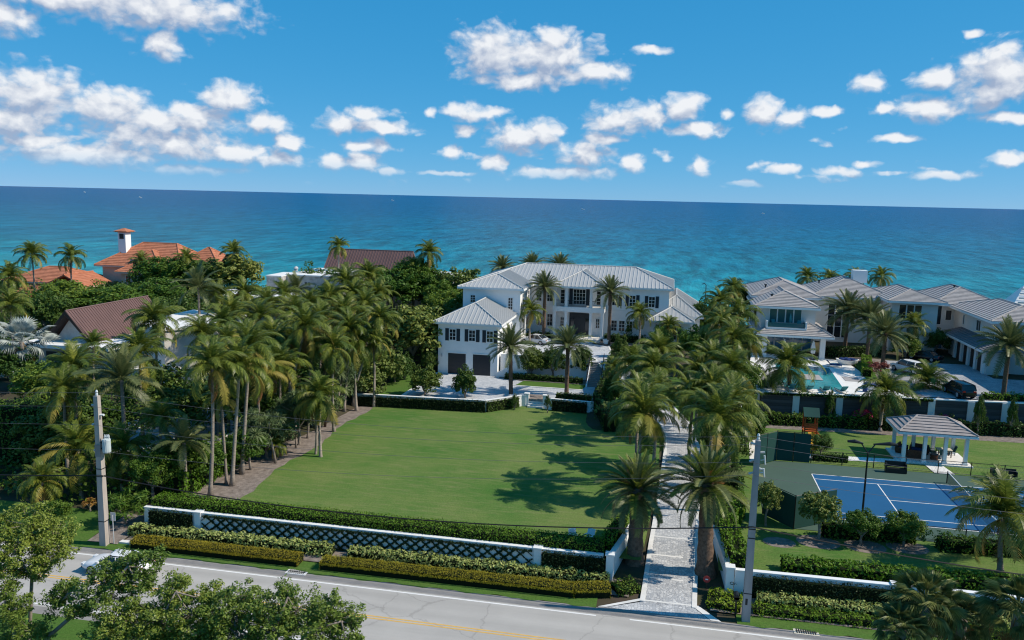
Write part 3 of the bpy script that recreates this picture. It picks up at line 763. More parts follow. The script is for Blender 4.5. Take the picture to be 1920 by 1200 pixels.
ragg = lambda x: 49.12 + 0.10 * math.sin(x * 1.7) + .07 * math.sin(x * 4.3 + 1)
def verge(x0, x1, y1):
    mb = MB(); n = max(2, int((x1 - x0) / .5)); ysn = 5
    for j in range(ysn):
        for i in range(n + 1):
            x = x0 + (x1 - x0) * i / n; y = ragg(x) + (y1 - ragg(x)) * j / (ysn - 1)
            mb.v.append((x, y, max(gz(x, y) + .05, 0.03) + (.02 if j else -.02)))
    mb.f = [(j * (n + 1) + i, j * (n + 1) + i + 1, (j + 1) * (n + 1) + i + 1, (j + 1) * (n + 1) + i) for j in range(ysn - 1) for i in range(n)]
    return struct('grass_verge', mb, 'verge')
verge(-200, -41.5, 54.5)
verge(-41.5, -3.6, 50.6)
verge(5.2, 160, 50.2)
verge(-200, -199, 50)
flat('grass_verge', [(-700, 30.0), (700, 30.0), (700, 40.2), (-700, 40.2)], 0.0, 'verge')
flat('mulch_bed', [(-41.4, 49.9, .12), (-38.9, 49.9, .12), (-38.9, 54.5, .42), (-41.4, 54.5, .42)], 0, 'mulch')
flat('mulch_bed', [(-38.8, 50.6, .13), (-1.6, 50.8, .13), (-1.6, 52.9, .24), (-38.8, 52.9, .24)], 0, 'mulch')
flat('mulch_bed', [(3.6, 50.2, .12), (40, 50.2, .12), (40, 52.7, .3), (3.6, 52.7, .3)], 0, 'mulch')

LAWN = 1.0
lawn_left = []
for i in range(26):
    y = 54.6 + i * (88.9 - 54.6) / 25
    lawn_left.append((-34.0 + 0.35 * math.sin(y * .45) + .15 * math.sin(y * 1.9), y))
flat('lawn', [(-1.0, 54.6), (-0.6, 62), (-0.1, 75), (-0.2, 84), (-2.2, 88.2), (-7.6, 92.2), (-8.0, 93.2), (-13.6, 93.6), (-16.4, 94.8), (-20.3, 90.6), (-34.4, 89.2)] + lawn_left[::-1], LAWN, 'lawn')
bed = [(-38.2, 54.8)] + [(-38.6, 70), (-38.4, 88)] + [(-34.3, 89.4)] + [(p[0] + .25, p[1]) for p in lawn_left[::-1]]
flat('mulch_bed', bed, LAWN - .02, 'mulch')
flat('mulch_bed', [(-1.9, 66.5), (-0.4, 66.8), (-0.3, 70.5), (-1.7, 70.3)], LAWN + .006, 'mulch')
flat('lawn', [(4.3, 54.4), (60, 54.4), (70, 97.2), (10.9, 96.0), (8.2, 84), (4.6, 74)], LAWN - .03, 'lawn')
flat('lawn', [(-7.3, 103.5, 3.5), (8.5, 103.5, 3.5), (8.8, 121.0, 4.42), (-7.3, 121.0, 4.42)], 0, 'verge')
flat('lawn', [(8.2, 97.4, 4.4), (10.6, 97.4, 4.4), (10.9, 115, 4.45), (8.6, 115, 4.45)], 0, 'verge')
for (x, y, r) in ((11.9, 61.4, 1.6), (15.2, 61.4, 1.5), (18.3, 62.0, 1.5), (9.0, 60.6, 1.2)):
    flat('mulch_bed', [(x + r * math.cos(t * math.pi / 8), y - .3 + r * .8 * math.sin(t * math.pi / 8)) for t in range(16)], LAWN - .02, 'mulch')
flat('mulch_bed', [(10.9, 92.4), (60, 95.2), (60, 97.2), (10.9, 95.6)], LAWN - .02, 'mulch')

# driveway: cobbles between pale concrete borders, rising from the road to the upper court
DRV = [(0.95, 50.3, .13, 1.75), (1.05, 53, .17, 1.72), (1.25, 58, .74, 1.72), (1.45, 62, .93, 1.75), (1.75, 70, 1.02, 1.8), (1.95, 76, 1.03, 1.8), (2.05, 80, 1.04, 1.8), (2.05, 85, 1.16, 1.8), (1.5, 89, 1.5, 1.8), (-0.4, 93.5, 2.2, 1.8), (-3.4, 99, 3.1, 1.8), (-6.2, 105, 4.1, 1.8), (-8.2, 110, 4.46, 1.8)]
def ribbon(name, off0, off1, dz, m, th=0.0):
    mb = MB(); k = len(DRV)
    for i, (x, y, z, hw) in enumerate(DRV):
        a = DRV[max(0, i - 1)]; b = DRV[min(k - 1, i + 1)]
        d = Vector((b[0] - a[0], b[1] - a[1])).normalized(); n = Vector((d.y, -d.x))
        for o in (off0, off1):
            q = Vector((x, y)) + n * (o if abs(o) < 5 else 0)
            mb.v.append((q.x, q.y, z + dz))
    mb.f = [(2 * i, 2 * i + 1, 2 * i + 3, 2 * i + 2) for i in range(k - 1)]
    if th:
        b = len(mb.v); mb.v += [(x, y, z - th) for x, y, z in mb.v]
        mb.f += [(2 * i, 2 * i + 2, b + 2 * i + 2, b + 2 * i) for i in range(k - 1)] + [(2 * i + 3, 2 * i + 1, b + 2 * i + 1, b + 2 * i + 3) for i in range(k - 1)] + [(0, b, b + 1, 1)]
    return struct(name, mb, m)
ribbon('driveway', -1.5, 1.5, .03, 'cobble')
ribbon('driveway_kerb', -1.82, -1.5, .06, 'kerb', .25)
ribbon('driveway_kerb', 1.5, 1.82, .06, 'kerb', .25)
flat('driveway_apron', [(-3.0, 49.25, .03), (3.6, 49.1, .03), (2.52, 50.35, .155), (-.62, 50.35, .155)], 0, 'cobble')
flat('driveway_kerb', [(-3.5, 49.2, .05), (-3.0, 49.25, .05), (-.55, 50.5, .19), (-.9, 50.62, .19)], 0, 'kerb')
flat('driveway_kerb', [(3.6, 49.1, .05), (4.25, 49.05, .05), (2.86, 50.55, .19), (2.5, 50.4, .19)], 0, 'kerb')
flat('apron_border', [(-3.4, 49.0, .012), (4.3, 48.85, .012), (4.25, 49.1, .034), (-3.5, 49.22, .034)], 0, 'shoulder')  # darker colour deepens the pole's shadow along this edge
for y in (50.45, 53.6, 56.6, 59.4, 66.0):
    i = max(k for k in range(len(DRV)) if DRV[k][1] <= y); a, b = DRV[i], DRV[i + 1]; t = (y - a[1]) / (b[1] - a[1]); t2 = t + .16 / (b[1] - a[1])
    x = a[0] + (b[0] - a[0]) * t; z = a[2] + (b[2] - a[2]) * t + .034; z2 = a[2] + (b[2] - a[2]) * t2 + .034
    flat('driveway_band', [(x - 1.5, y, z), (x + 1.5, y, z), (x + 1.5, y + .16, z2), (x - 1.5, y + .16, z2)], 0, 'kerb')

LC, UC = 1.9, 4.4
flat('lower_court', [(-30.9, 90.4), (-21.0, 91.2), (-17.2, 95.6), (-8.2, 95.4), (-8.2, 104.6), (-9.9, 104.6), (-19.0, 104.6), (-21.6, 106.3), (-30.6, 105.6)], LC, 'court_paver')
flat('court_border', [(-31.4, 90.2), (-30.9, 90.2), (-30.6, 105.4), (-31.1, 105.4)], LC + .03, 'kerb', .2)
flat('lawn', [(-34.5, 90.3), (-31.45, 90.4), (-31.15, 105.2), (-36, 105.2)], LC - .03, 'verge')
flat('lawn', [(-19.0, 100.9), (-10.4, 100.9), (-9.9, 103.6), (-18.4, 103.6)], LC + .05, 'verge', .1)
flat('court_border', [(-19.3, 100.6), (-10.2, 100.6), (-10.2, 100.85), (-19.3, 100.85)], LC + .07, 'kerb', .15)
flat('mulch_bed', [(-18.4, 103.6), (-9.9, 103.6), (-9.9, 106.4), (-21.9, 106.4), (-21.9, 104.6)], LC + .09, 'mulch', .1)
flat('mulch_bed', [(-17.3, 94.4), (-14.0, 94.2), (-14.2, 96.6), (-17.0, 96.6)], LC + .05, 'mulch')
flat('mulch_bed', [(-13.2, 94.0), (-8.2, 93.8), (-8.2, 96.4), (-13.0, 96.6)], LC + .05, 'mulch')
flat('upper_court', [(-22.3, 106.9), (-10.0, 106.9), (-8.2, 106.9), (-7.4, 112), (-8.6, 119.5), (-12.0, 121.3), (-15.8, 121.3), (-22.3, 119.6)], UC, 'court_paver')
flat('court_border', [(-7.4, 112), (-7.15, 112), (-8.35, 119.6), (-8.6, 119.5)], UC + .03, 'kerb', .2)
flat('entry_terrace', [(-15.9, 121.2), (-11.2, 121.2), (-10.0, 122.2), (-10.0, 125.4), (-17.0, 125.4), (-17.0, 122.2)], 4.85, 'deck', .5)
flat('entry_step', [(-15.2, 120.6), (-11.8, 120.6), (-11.4, 121.15), (-15.7, 121.15)], 4.62, 'deck', .3)
flat('mulch_bed', [(-22.3, 119.7), (-15.9, 121.4), (-17.1, 122.3), (-17.1, 125.3), (-22.3, 125.3)], UC + .04, 'mulch')
flat('mulch_bed', [(-11.1, 121.3), (-8.5, 119.7), (-2.8, 121), (-2.8, 125.3), (-9.9, 125.3), (-9.9, 122.2)], UC + .04, 'mulch')

sheet('lawn', [-6.4, -4, -2, 0, 2, 4, 6, 8.3], [84.5, 86, 88, 90, 92, 94, 96, 98, 100, 102, 104], lambda x, y: gz(x, y) + .04, 'verge')
# right hand plot
flat('court_surface', [(9.0, 78.2), (11.1, 80.4), (46, 80.4), (46, 63.4), (10.5, 63.2), (8.4, 65.8)], LAWN + .004, 'court_green')
flat('court_playing_area', [(13.95, 66.2), (37.72, 66.2), (37.72, 77.17), (13.95, 77.17)], LAWN + .010, 'court_blue')
def cline(x0, x1, y0, y1): flat('court_line', [(x0, y0), (x1, y0), (x1, y1), (x0, y1)], LAWN + .016, 'white_line')
w_ = .09
for yy in (66.2, 67.57, 75.8, 77.17): cline(13.95, 37.72, yy - w_ / 2, yy + w_ / 2)
for xx in (13.95, 19.43, 32.24, 37.72):
    a, b = (66.2, 77.17) if xx in (13.95, 37.72) else (67.57, 75.8)
    cline(xx - w_ / 2, xx + w_ / 2, a + .05, b - .05)
cline(19.5, 32.2, 71.64, 71.73)
flat('footpath', [(14.0, 82.0), (24.0, 82.9), (24.0, 84.2), (14.6, 83.4)], LAWN + .012, 'deck')
flat('footpath', [(25.6, 80.5), (27.4, 80.5), (27.1, 82.9), (25.4, 82.9)], LAWN + .02, 'deck')
flat('footpath', [(8.6, 80.2), (9.9, 80.2), (10.6, 90.5), (9.4, 90.5)], LAWN + .01, 'deck')
flat('pool_deck', [(11.0, 96.4), (27.5, 97.9), (25.8, 103.5), (24.6, 118), (22.0, 119.5), (22.0, 126), (12.6, 126), (11.2, 117)], 4.4, 'deck', .25)
flat('motor_court', [(29.5, 98.4), (75, 102), (75, 112), (41.4, 112), (40.9, 128), (35.5, 128), (30.3, 121), (28.0, 112)], 4.4, 'dark_paver')
flat('pool_coping', [(13.6, 97.9), (21.2, 98.6), (21.9, 112.6), (14.2, 114.2)], 4.45, 'trim', .06)
flat('pool_water', [(14.0, 98.3), (20.8, 98.95), (21.4, 112.2), (14.6, 113.7)], 4.462, 'water_pool')
flat('lawn', [(24.8, 106), (26.2, 106), (27.6, 118), (25.4, 118)], 4.46, 'verge')
flat('mulch_bed', [(27.6, 97.6), (29.5, 98.2), (28.2, 112), (30.2, 121.5), (25.6, 121.5), (26.2, 106)], 4.42, 'mulch')
flat('mulch_bed', [(35, 98.6), (60, 101), (60, 102.4), (37, 100.3)], 4.42, 'mulch')

# left hand plot
flat('gravel_court', [(-56, 66.5, 1.0), (-48.5, 64.8, 1.0), (-43, 75, 1.15), (-44.5, 84, 1.4), (-52, 84, 1.4), (-57, 74, 1.15)], 0, 'court_paver')
flat('paved_terrace', [(-64, 86, 1.6), (-55.5, 86, 1.6), (-55.5, 92, 1.6), (-64, 92, 1.6)], 0, 'deck')

# ------------------------------------------------------------------ boundary walls
def wall(name, segs, label, m='stucco', w=.3, cap=.07, pillars=(), pil=.5, capm='trim'):
    """segs: (x0,y0,x1,y1,z0,z1)"""
    s = segs[0]
    t = thing(name, (s[0], s[1], 0), label, 'wall')
    for (x0, y0, x1, y1, z0, z1) in segs:
        MB().obox((x0, y0), (x1, y1), w, z0, z1).build('wall_panel', m, t)
        MB().obox((x0, y0), (x1, y1), w + .08, z1 + .002, z1 + cap).build('coping', capm, t)
    for (x, y, z0, z1) in pillars:
        mb = MB().box(x - pil / 2, x + pil / 2, y - pil / 2, y + pil / 2, z0, z1)
        p = mb.build('pillar', m, t)
        MB().box(x - pil / 2 - .07, x + pil / 2 + .07, y - pil / 2 - .07, y + pil / 2 + .07, z1, z1 + .1).build('pillar_cap', capm, p)
    return t
FW = wall('street_wall', [(-38.6, 52.85, -34.3, 52.85, 0, 1.9), (-33.8, 52.85, -8.3, 52.85, 0, 1.9), (-7.8, 52.85, -3.5, 52.85, 0, 1.9)],
     'long white street wall with a diamond lattice of clipped vine below the big lawn', pillars=[(-34.05, 52.83, 0, 1.95), (-8.05, 52.83, 0, 1.95)])
wall('entrance_wall', [(-3.0, 53.1, -1.6, 60.0, 0.1, 1.9)], 'white entrance wall along the left side of the cobbled driveway, behind the left gate palm', pillars=[(-3.05, 52.75, 0, 2.05)])
wall('entrance_wall', [(4.85, 53.2, 4.25, 60.0, 0.1, 1.9)], 'white entrance wall along the right side of the cobbled driveway, behind the right gate palm', pillars=[(4.9, 52.75, 0, 2.05)])
wall('street_wall', [(5.2, 52.75, 15.0, 52.95, 0, 1.9), (15.5, 52.96, 60, 53.6, 0, 1.9)],
     'white capped street wall covered in dark creeping fig, right of the driveway', pillars=[(15.25, 52.95, 0, 1.98)])
CW = wall('court_wall', [(-36.6, 89.35, -20.6, 90.5, .5, 2.3), (-20.6, 90.5, -16.9, 94.3, .5, 2.3), (-16.9, 94.3, -16.4, 94.3, .5, 2.3), (-13.6, 93.6, -8.1, 93.3, .5, 2.3)],
     'white capped court wall clad in dark creeping fig at the far end of the big lawn', pillars=[(-16.3, 94.5, .5, 2.5), (-14.0, 94.2, .5, 2.5)])
wall('upper_court_wall', [(-22.2, 106.75, -10.1, 106.75, 1.6, 4.75)], 'white retaining wall between the lower paved court and the upper motor court')
sw = thing('garden_steps', (-9, 103, 0), 'narrow flight of pale garden steps with dark handrails climbing to the upper court', 'steps')
for i in range(14):
    MB().box(-9.85, -8.2, 102.9 + i * .29, 102.9 + (i + 1) * .29 + .02, 1.6, 2.02 + i * .18).build('step', 'shoulder', sw)  # tone darkened: shade on the risers put into the colour
for x in (-10.05, -8.2):
    MB().add([(x, 102.6, 1.5), (x + .18, 102.6, 1.5), (x + .18, 107, 1.5), (x, 107, 1.5), (x, 102.6, 2.0), (x + .18, 102.6, 2.0), (x + .18, 107, 4.5), (x, 107, 4.5)], [(0, 3, 2, 1), (4, 5, 6, 7), (0, 1, 5, 4), (1, 2, 6, 5), (2, 3, 7, 6), (3, 0, 4, 7)]).build('cheek_wall', 'stucco', sw)
    mb = MB().tube([(x + .09, 102.7, 3.1), (x + .09, 106.8, 5.65)], .045, 6)
    for k in range(9):
        yy = 102.8 + k * .49; zz = 2.2 + (yy - 102.6) * .568; mb.tube([(x + .09, yy, zz - .05), (x + .09, yy, zz + .93)], .03, 5)
    mb.build('handrail', 'black_metal', sw)
s2 = thing('lawn_steps', (-15.2, 94, 0), 'short pale steps between two low white pillars from the lawn up to the court', 'steps')
for i in range(4):
    MB().box(-16.1, -14.2, 93.7 + i * .36, 93.7 + (i + 1) * .36 + .02, .9, 1.18 + i * .235).build('step', 'kerb', s2)
s3 = thing('side_stair', (-21, 105, 0), 'white walled stair beside the garage wing, climbing right to the upper court', 'steps')
for i in range(11):
    MB().box(-22.3 + i * .34, -22.3 + (i + 1) * .34 + .02, 105.2, 106.3, 1.8, 2.1 + i * .235).build('step', 'kerb', s3)
MB().add([(-22.4, 104.9, 1.8), (-18.2, 104.9, 1.8), (-18.2, 105.15, 1.8), (-22.4, 105.15, 1.8), (-22.4, 104.9, 2.5), (-18.2, 104.9, 4.85), (-18.2, 105.15, 4.85), (-22.4, 105.15, 2.5)], [(0, 3, 2, 1), (4, 5, 6, 7), (0, 1, 5, 4), (1, 2, 6, 5), (2, 3, 7, 6), (3, 0, 4, 7)]).build('cheek_wall', 'stucco', s3)

# dark boarded retaining wall with white pilasters under the pool terrace
RA, RB = Vector((11.0, 95.75)), Vector((60.0, 100.7))
rd = (RB - RA).normalized()
rt = thing('retaining_fence', (11, 95.75, 1), 'dark boarded retaining wall with white pilasters and a pale coping under the pool terrace', 'retaining wall')
def rp(d, o=0): return (RA.x + rd.x * d + rd.y * o, RA.y + rd.y * d - rd.x * o)
L_ = (RB - RA).length
MB().obox(rp(0), rp(L_), .35, .8, 4.30).build('backing_wall', 'iron', rt)
MB().obox(rp(0), rp(L_), .5, 4.303, 4.42).build('coping', 'trim', rt)
pil_d = [3.6, 8.45, 13.35, 18.6, 22.9, 26.6, 31.2, 35.6, 39.8, 44, 48]
for d in pil_d:
    MB().obox(rp(d, .12), rp(d + .75, .12), .42, .8, 4.29).build('pilaster', 'pilaster', rt)
ends = [0] + [v for d in pil_d for v in (d, d + .75)] + [L_]
for i in range(0, len(ends) - 1, 2):
    a, b = ends[i] + .01, ends[i + 1] - .01
    if b - a < .3: continue
    for k in range(9):
        z = .95 + k * .37
        MB().obox(rp(a, .19 + .012 * (k % 2)), rp(b, .19 + .012 * (k % 2)), .05, z + .012, z + .358).build('board', 'board', rt)
wall('terrace_wall', [(10.75, 95.9, 11.0, 117, 0.8, 4.42)], 'plain stone return wall at the left side of the pool terrace', 'pilaster', w=.4)
wall('path_wall', [(8.3, 91, 8.9, 97.2, .6, 3.2), (8.9, 97.2, 9.3, 104, 2, 4.4)], 'weathered pale wall beside the palms left of the pool terrace', 'limestone_light', w=.35)
wall('gravel_court_wall', [(-43.5, 66, -41.2, 78, .8, 1.9)], 'low pale wall half hidden in the palms left of the big lawn', 'limestone_light')

# ------------------------------------------------------------------ the white main house
H = thing('main_house', (-12, 125, 4.4), 'large white two storey house with pale standing seam metal roofs and a columned entrance porch', 'house')
def wbox(parent, *a, m='stucco', name='wall'): return MB().box(*a).build(name, m, parent)
wbox(H, -30.75, -22.4, 105.5, 117, 1.6, 8.95)
wbox(H, -30.2, -21.5, 116.6, 126, 1.7, 12.6)
wbox(H, -30.2, 0.0, 125.5, 139.4, 2.0, 12.6)
wbox(H, -2.4, 3.3, 122.2, 127, 3.0, 8.2)
wbox(H, 0.002, 4.8, 126.5, 141.6, 3.0, 8.3)
roof(H, [(-31.3, -21.8, 104.95, 117.4, 9.05, 11.25, dict(axis='y', inset=4.75, inset2=0)),
         (-30.9, -20.9, 116.0, 131.5, 12.75, 14.35, dict(axis='y', inset=5.0, inset2=0)),
         (-30.9, 0.65, 124.9, 140.0, 12.76, 15.25, dict(axis='x', inset=7.5, inset2=6.2)),
         (-17.7, -9.4, 122.3, 132.3, 12.80, 14.85, dict(axis='y', inset=4.2, inset2=0)),
         (-3.0, 3.9, 121.6, 129.5, 8.30, 10.0, dict(axis='y', inset=3.45, inset2=0)),
         (-2.98, 5.3, 125.9, 143.2, 8.55, 11.4, dict(axis='y', inset=3.4, inset2=4.2))],
     'roof_metal', 'seam', 'seam_metal')
for x in (-29.45, -26.72, -23.95 - .3):
    window(H, '-y', 105.5, x + .25, 6.5, 1.0, 1.62, 2, 3, shutters=.5)
for (x, w) in ((-29.3, 2.5), (-25.8, 2.45)):
    g = wbox(H, x, x + w, 105.44, 105.6, 1.88, 4.74, m='door_dark', name='garage_door')
    f = MB()
    f.box(x - .12, x, 105.42, 105.56, 1.88, 4.88); f.box(x + w, x + w + .12, 105.42, 105.56, 1.88, 4.88); f.box(x, x + w, 105.42, 105.56, 4.745, 4.88)
    f.build('frame', 'trim', g)
    mb = MB()
    for k in range(1, 5): mb.box(x + .03, x + w - .03, 105.425, 105.44, 1.9 + k * .56, 1.93 + k * .56)
    mb.build('door_rail', 'shutter', g)
for k in range(5):
    window(H, '+x', -22.4, 106.6 + k * 1.9, 5.2, 1.05, 2.7, 2, 3, shutters=0)
window(H, '-y', 116.6, -29.1, 10.35, .85, 1.2, 2, 3)
window(H, '-y', 116.6, -23.35, 9.5, .8, 1.9, 2, 4)
for k in range(3): window(H, '+x', -21.5, 118.2 + k * 2.3, 9.2, 1.3, 2.6, 2, 4)
for k in range(2): window(H, '+x', -21.5, 119.0 + k * 3, 5.4, 1.4, 2.5, 2, 3)
for (x, z, h) in ((-20.6, 9.9, 1.7), (-18.9, 9.9, 1.7), (-20.4, 6.0, 2.0), (-18.8, 6.0, 2.0)):
    window(H, '-y', 125.5, x, z, .95, h, 2, 3, shutters=0)
for (x, z, h, w) in ((-8.7, 9.75, 1.75, 1.0), (-6.05, 9.75, 1.75, 1.05), (-3.1, 9.7, 1.75, 1.05)):
    window(H, '-y', 125.5, x, z, w, h, 2, 3, shutters=.5)
for x in (-8.7, -7.5, -6.3): window(H, '-y', 125.5, x, 5.75, 1.0, 1.75, 2, 3, shutters=0)
# porch
wbox(H, -17.5, -9.55, 122.55, 125.45, 8.85, 9.6, m='trim', name='balcony_slab')
for x in (-17.2, -15.45, -11.65, -9.9):
    for z0, z1 in ((4.85, 8.84), (9.61, 12.48)):
        c = wbox(H, x - .19, x + .19, 122.75, 123.13, z0, z1, m='trim', name='column')
        MB().box(x - .26, x + .26, 122.68, 123.2, z1 - .18, z1 - .002).build('capital', 'trim', c)
        MB().box(x - .25, x + .25, 122.69, 123.19, z0 + .002, z0 + .22).build('base', 'trim', c)
rl = MB()
for a, b in ((-17.0, -15.65), (-15.25, -11.85), (-11.45, -10.1)):
    rl.box(a, b, 122.9, 122.96, 10.52, 10.58); rl.box(a, b, 122.9, 122.96, 9.7, 9.75)
    n = int((b - a) / .14)
    for k in range(n): rl.box(a + .05 + k * .14, a + .075 + k * .14, 122.915, 122.945, 9.75, 10.52)
rl.build('balcony_railing', 'black_metal', H)
window(H, '-y', 125.5, -14.75, 9.65, 2.0, 2.45, 4, 4, shutters=.55)
window(H, '-y', 125.5, -16.75, 9.65, .75, 2.3, 1, 4); window(H, '-y', 125.5, -11.1, 9.65, .75, 2.3, 1, 4)
window(H, '-y', 125.5, -16.7, 6.0, .7, 1.6, 2, 3); window(H, '-y', 125.5, -11.1, 6.0, .7, 1.6, 2, 3)
dr = wbox(H, -15.2, -11.95, 125.40, 125.6, 4.86, 8.35, m='door_dark', name='entrance_door')
mb = MB()
for x in (-15.2, -14.4, -13.6, -12.8, -12.03): mb.box(x, x + .08, 125.36, 125.4, 4.86, 8.35)
mb.box(-15.12, -12.03, 125.36, 125.4, 7.55, 7.63)
mb.build('frame', 'shutter', dr)
mb = MB()
for x in (-15.08, -12.68): mb.box(x, x + .6, 125.385, 125.398, 5.6, 7.5)
mb.build('pane', 'glass', dr)
for x in (-11.3,): pass
wbox(H, -21.45, 0.05, 125.42, 125.5, 9.0, 9.16, m='trim', name='string_course')
# right wing details
for x in (-1.2,): window(H, '-y', 122.2, x, 5.4, 2.6, 2.2, 4, 3, shutters=.55)
for (x0, x1, y0, y1) in ((-30.85, -30.6, 105.4, 105.65), (-22.5, -22.3, 105.4, 105.6), (-30.3, -30.05, 116.5, 116.75), (-.2, .05, 125.4, 125.6)):
    pass
ws = thing('wall_lantern', (-30.2, 105.4, 4.4), 'small pale wall lantern on the left corner of the white garage wing', 'lantern')
MB().box(-30.28, -30.12, 105.3, 105.48, 4.2, 4.6).build('lantern_body', 'alu', ws)

# ------------------------------------------------------------------ modern house on the right
Q = thing('modern_house', (26, 128, 4.4), 'pale modern house with grey tile hip roofs, dark windows and a garage row', 'house')
wp = lambda *a, **k: wbox(Q, *a, m=k.get('m', 'warm_stucco'), name=k.get('name', 'wall'))
wp(13.2, 20.6, 120.5, 131, 8.0, 11.45)
wp(13.2, 21.4, 127.5, 138, 4.0, 12.0)
wp(13.3, 21.2, 124.5, 127.5, 4.3, 8.0)
wp(22.4, 33.5, 134.2, 148, 4.0, 11.6)
wp(20.6, 24.0, 136.5, 147, 4.0, 11.4)
wp(32.6, 39.0, 128.5, 136, 4.0, 12.0)
wp(38.3, 46.5, 132.5, 142, 4.0, 11.4)
wp(42.6, 52, 116, 136, 4.0, 11.2)
wp(41.3, 44, 114.6, 129.5, 4.0, 7.5)
wp(47.5, 62, 99.5, 115.9, 4.0, 12.5)  # unseen wing, added beyond the view to shade the motor court
roof(Q, [(12.0, 21.0, 119.4, 131.6, 11.5, 13.35, dict(axis='y', inset=4.0, inset2=0)),
         (12.2, 22.4, 126.6, 142.5, 12.15, 14.1, dict(axis='y', inset=5.1)),
         (21.8, 34.5, 133.4, 148.5, 11.75, 14.35, dict(axis='y', inset=6.0)),
         (31.8, 40.0, 127.6, 143.0, 12.15, 13.55, dict(axis='y', inset=4.1)),
         (39.2, 49.5, 131.6, 146, 11.55, 13.75, dict(axis='y', inset=5.1)),
         (41.6, 52.5, 115.4, 133.5, 11.35, 13.0, dict(axis='y', inset=5.0)),
         (12.4, 22.8, 117.6, 130.0, 7.75, 10.2, dict(axis='y', inset=5.2)),
         (46.9, 62.6, 98.9, 116.4, 12.6, 15.2, dict(axis='y', inset=5.0))], 'tile_grey', 'tile', step=.42)  # last hip covers the unseen wing added for its shade
# low garage roof: darker tile, its shade put into the colour
lr = [(40.3, 113.4, 7.7), (43.6, 115.0, 9.0), (43.6, 128.5, 9.0), (40.3, 130.2, 7.7)]
mb = MB().slab(lr, .25).slab([(40.3, 113.4, 7.7), (46, 113.4, 7.7), (43.6, 115.0, 9.0)], .2)
r_ = mb.build('garage_roof', 'tile_dark', Q)
mb = MB()
for c in courses(lr, .42, .06): mb.arr(c.v, c.f)
mb.build('tile', 'tile_dark', r_, kind='stuff')
MB().box(40.2, 40.32, 113.3, 130.2, 7.38, 7.66).build('fascia', 'trim', r_)
for k in range(5):
    y = 115.3 + k * 2.75
    wp(41.0, 41.3, y - .35, y + .35, 4.3, 7.45, m='trim', name='pier')
    if k < 4:
        d = wp(41.22, 41.36, y + .5, y + 2.25, 4.4, 6.9, m='brown_door', name='garage_door')
        mb = MB()
        for q in range(1, 4): mb.box(41.195, 41.22, y + .5, y + 2.25, 4.4 + q * .62, 4.44 + q * .62)
        mb.build('door_rail', 'black_metal', d)
# pool pavilion under the skirt roof
for x in (13.65, 21.55):
    wp(x - .35, x + .35, 118.6, 119.3, 4.4, 7.7, m='trim', name='column')
wp(13.3, 21.9, 118.62, 119.28, 7.40, 7.72, m='trim', name='beam')
for k in range(5): window(Q, '-y', 124.5, 14.4 + k * 1.32, 4.5, 1.28, 3.0, 1, 1, glassm='blue_glass', frame='trim', fw=.06)
for k in range(4): window(Q, '-y', 120.5, 14.25 + k * 1.12, 8.75, 1.1, 2.35, 1, 1, glassm='teal_glass', frame='trim', fw=.07)
bal = MB().box(14.0, 19.0, 118.9, 119.0, 8.55, 9.25).box(14.0, 14.1, 119.0, 120.4, 8.5, 9.3).box(18.9, 19.0, 119.0, 120.4, 8.5, 9.3)
bal.build('balcony_parapet', 'teal_glass', Q)
MB().box(13.8, 19.2, 118.75, 118.89, 8.35, 8.62).box(13.75, 13.95, 118.8, 120.4, 8.4, 9.5).box(19.05, 19.25, 118.8, 120.4, 8.4, 9.5).build('balcony_frame', 'trim', Q)
for k in range(3): window(Q, '-y', 134.2, 24.7 + k * 1.1, 5.2, 1.08, 5.4, 1, 3, fw=.07)
for k in range(2): window(Q, '-y', 136.5, 22.0 - .95 + k * .75, 8.2, .72, 3.1, 1, 1, fw=.06)
for k in range(4): window(Q, '-y', 134.2, 28.6 + k * 1.0, 8.7, .98, 2.1, 1, 1, fw=.06)
for k in range(3): window(Q, '-y', 128.5, 33.6 + k * 1.08, 9.5, 1.06, 2.1, 1, 1, fw=.07)
for k in range(2): window(Q, '-y', 132.5, 39.2 + k * .8, 8.3, .78, 3.0, 1, 1, fw=.06)
for k in range(3): window(Q, '-y', 132.5, 39.15 + k * .7, 4.6, .68, 2.9, 1, 1, glassm='blue_glass', fw=.06)
window(Q, '-y', 132.5, 41.3, 9.0, .9, 1.6, 1, 1, fw=.06)
for (y, w) in ((128.0, .6), (121.5, 1.7)): window(Q, '-x', 42.6, y, 9.0, w, 1.55, 2 if w > 1 else 1, 1, fw=.07)
for k in range(3): window(Q, '-y', 116.0, 44.6 + k * 1.2, 8.6, 1.15, 1.9, 1, 1, fw=.07)
wp(29.0, 31.2, 139, 140.6, 13.6, 15.6, m='trim', name='chimney')
for (x, y, z) in ((14.4, 128.8, 13.4), (14.6, 121.8, 12.7), (24.2, 141, 13.3), (43.9, 138, 13.6)):
    MB().lathe([(.12, 0), (.12, .35), (.2, .36), (.2, .5)], (x, y, z - .15), 8).build('roof_vent', 'black_metal', Q)
g1 = thing('beach_pavilion', (66, 150, 8), 'small white slatted gable of a pavilion roof beyond the far right grey roofs', 'pavilion')
mb = MB(); bx, by, bz = 59.0, 151, 10.0
mb.slab([(bx - 2.4, by - 2.4, bz), (bx + 2.4, by - 2.4, bz), (bx, by, bz + 3.4)], .2); mb.slab([(bx + 2.4, by - 2.4, bz), (bx + 2.4, by + 2.4, bz), (bx, by, bz + 3.4)], .2)
mb.slab([(bx - 2.4, by + 2.4, bz), (bx - 2.4, by - 2.4, bz), (bx, by, bz + 3.4)], .2); mb.slab([(bx + 2.4, by + 2.4, bz), (bx - 2.4, by + 2.4, bz), (bx, by, bz + 3.4)], .2)
mb.build('roof', 'trim', g1)
mb = MB()
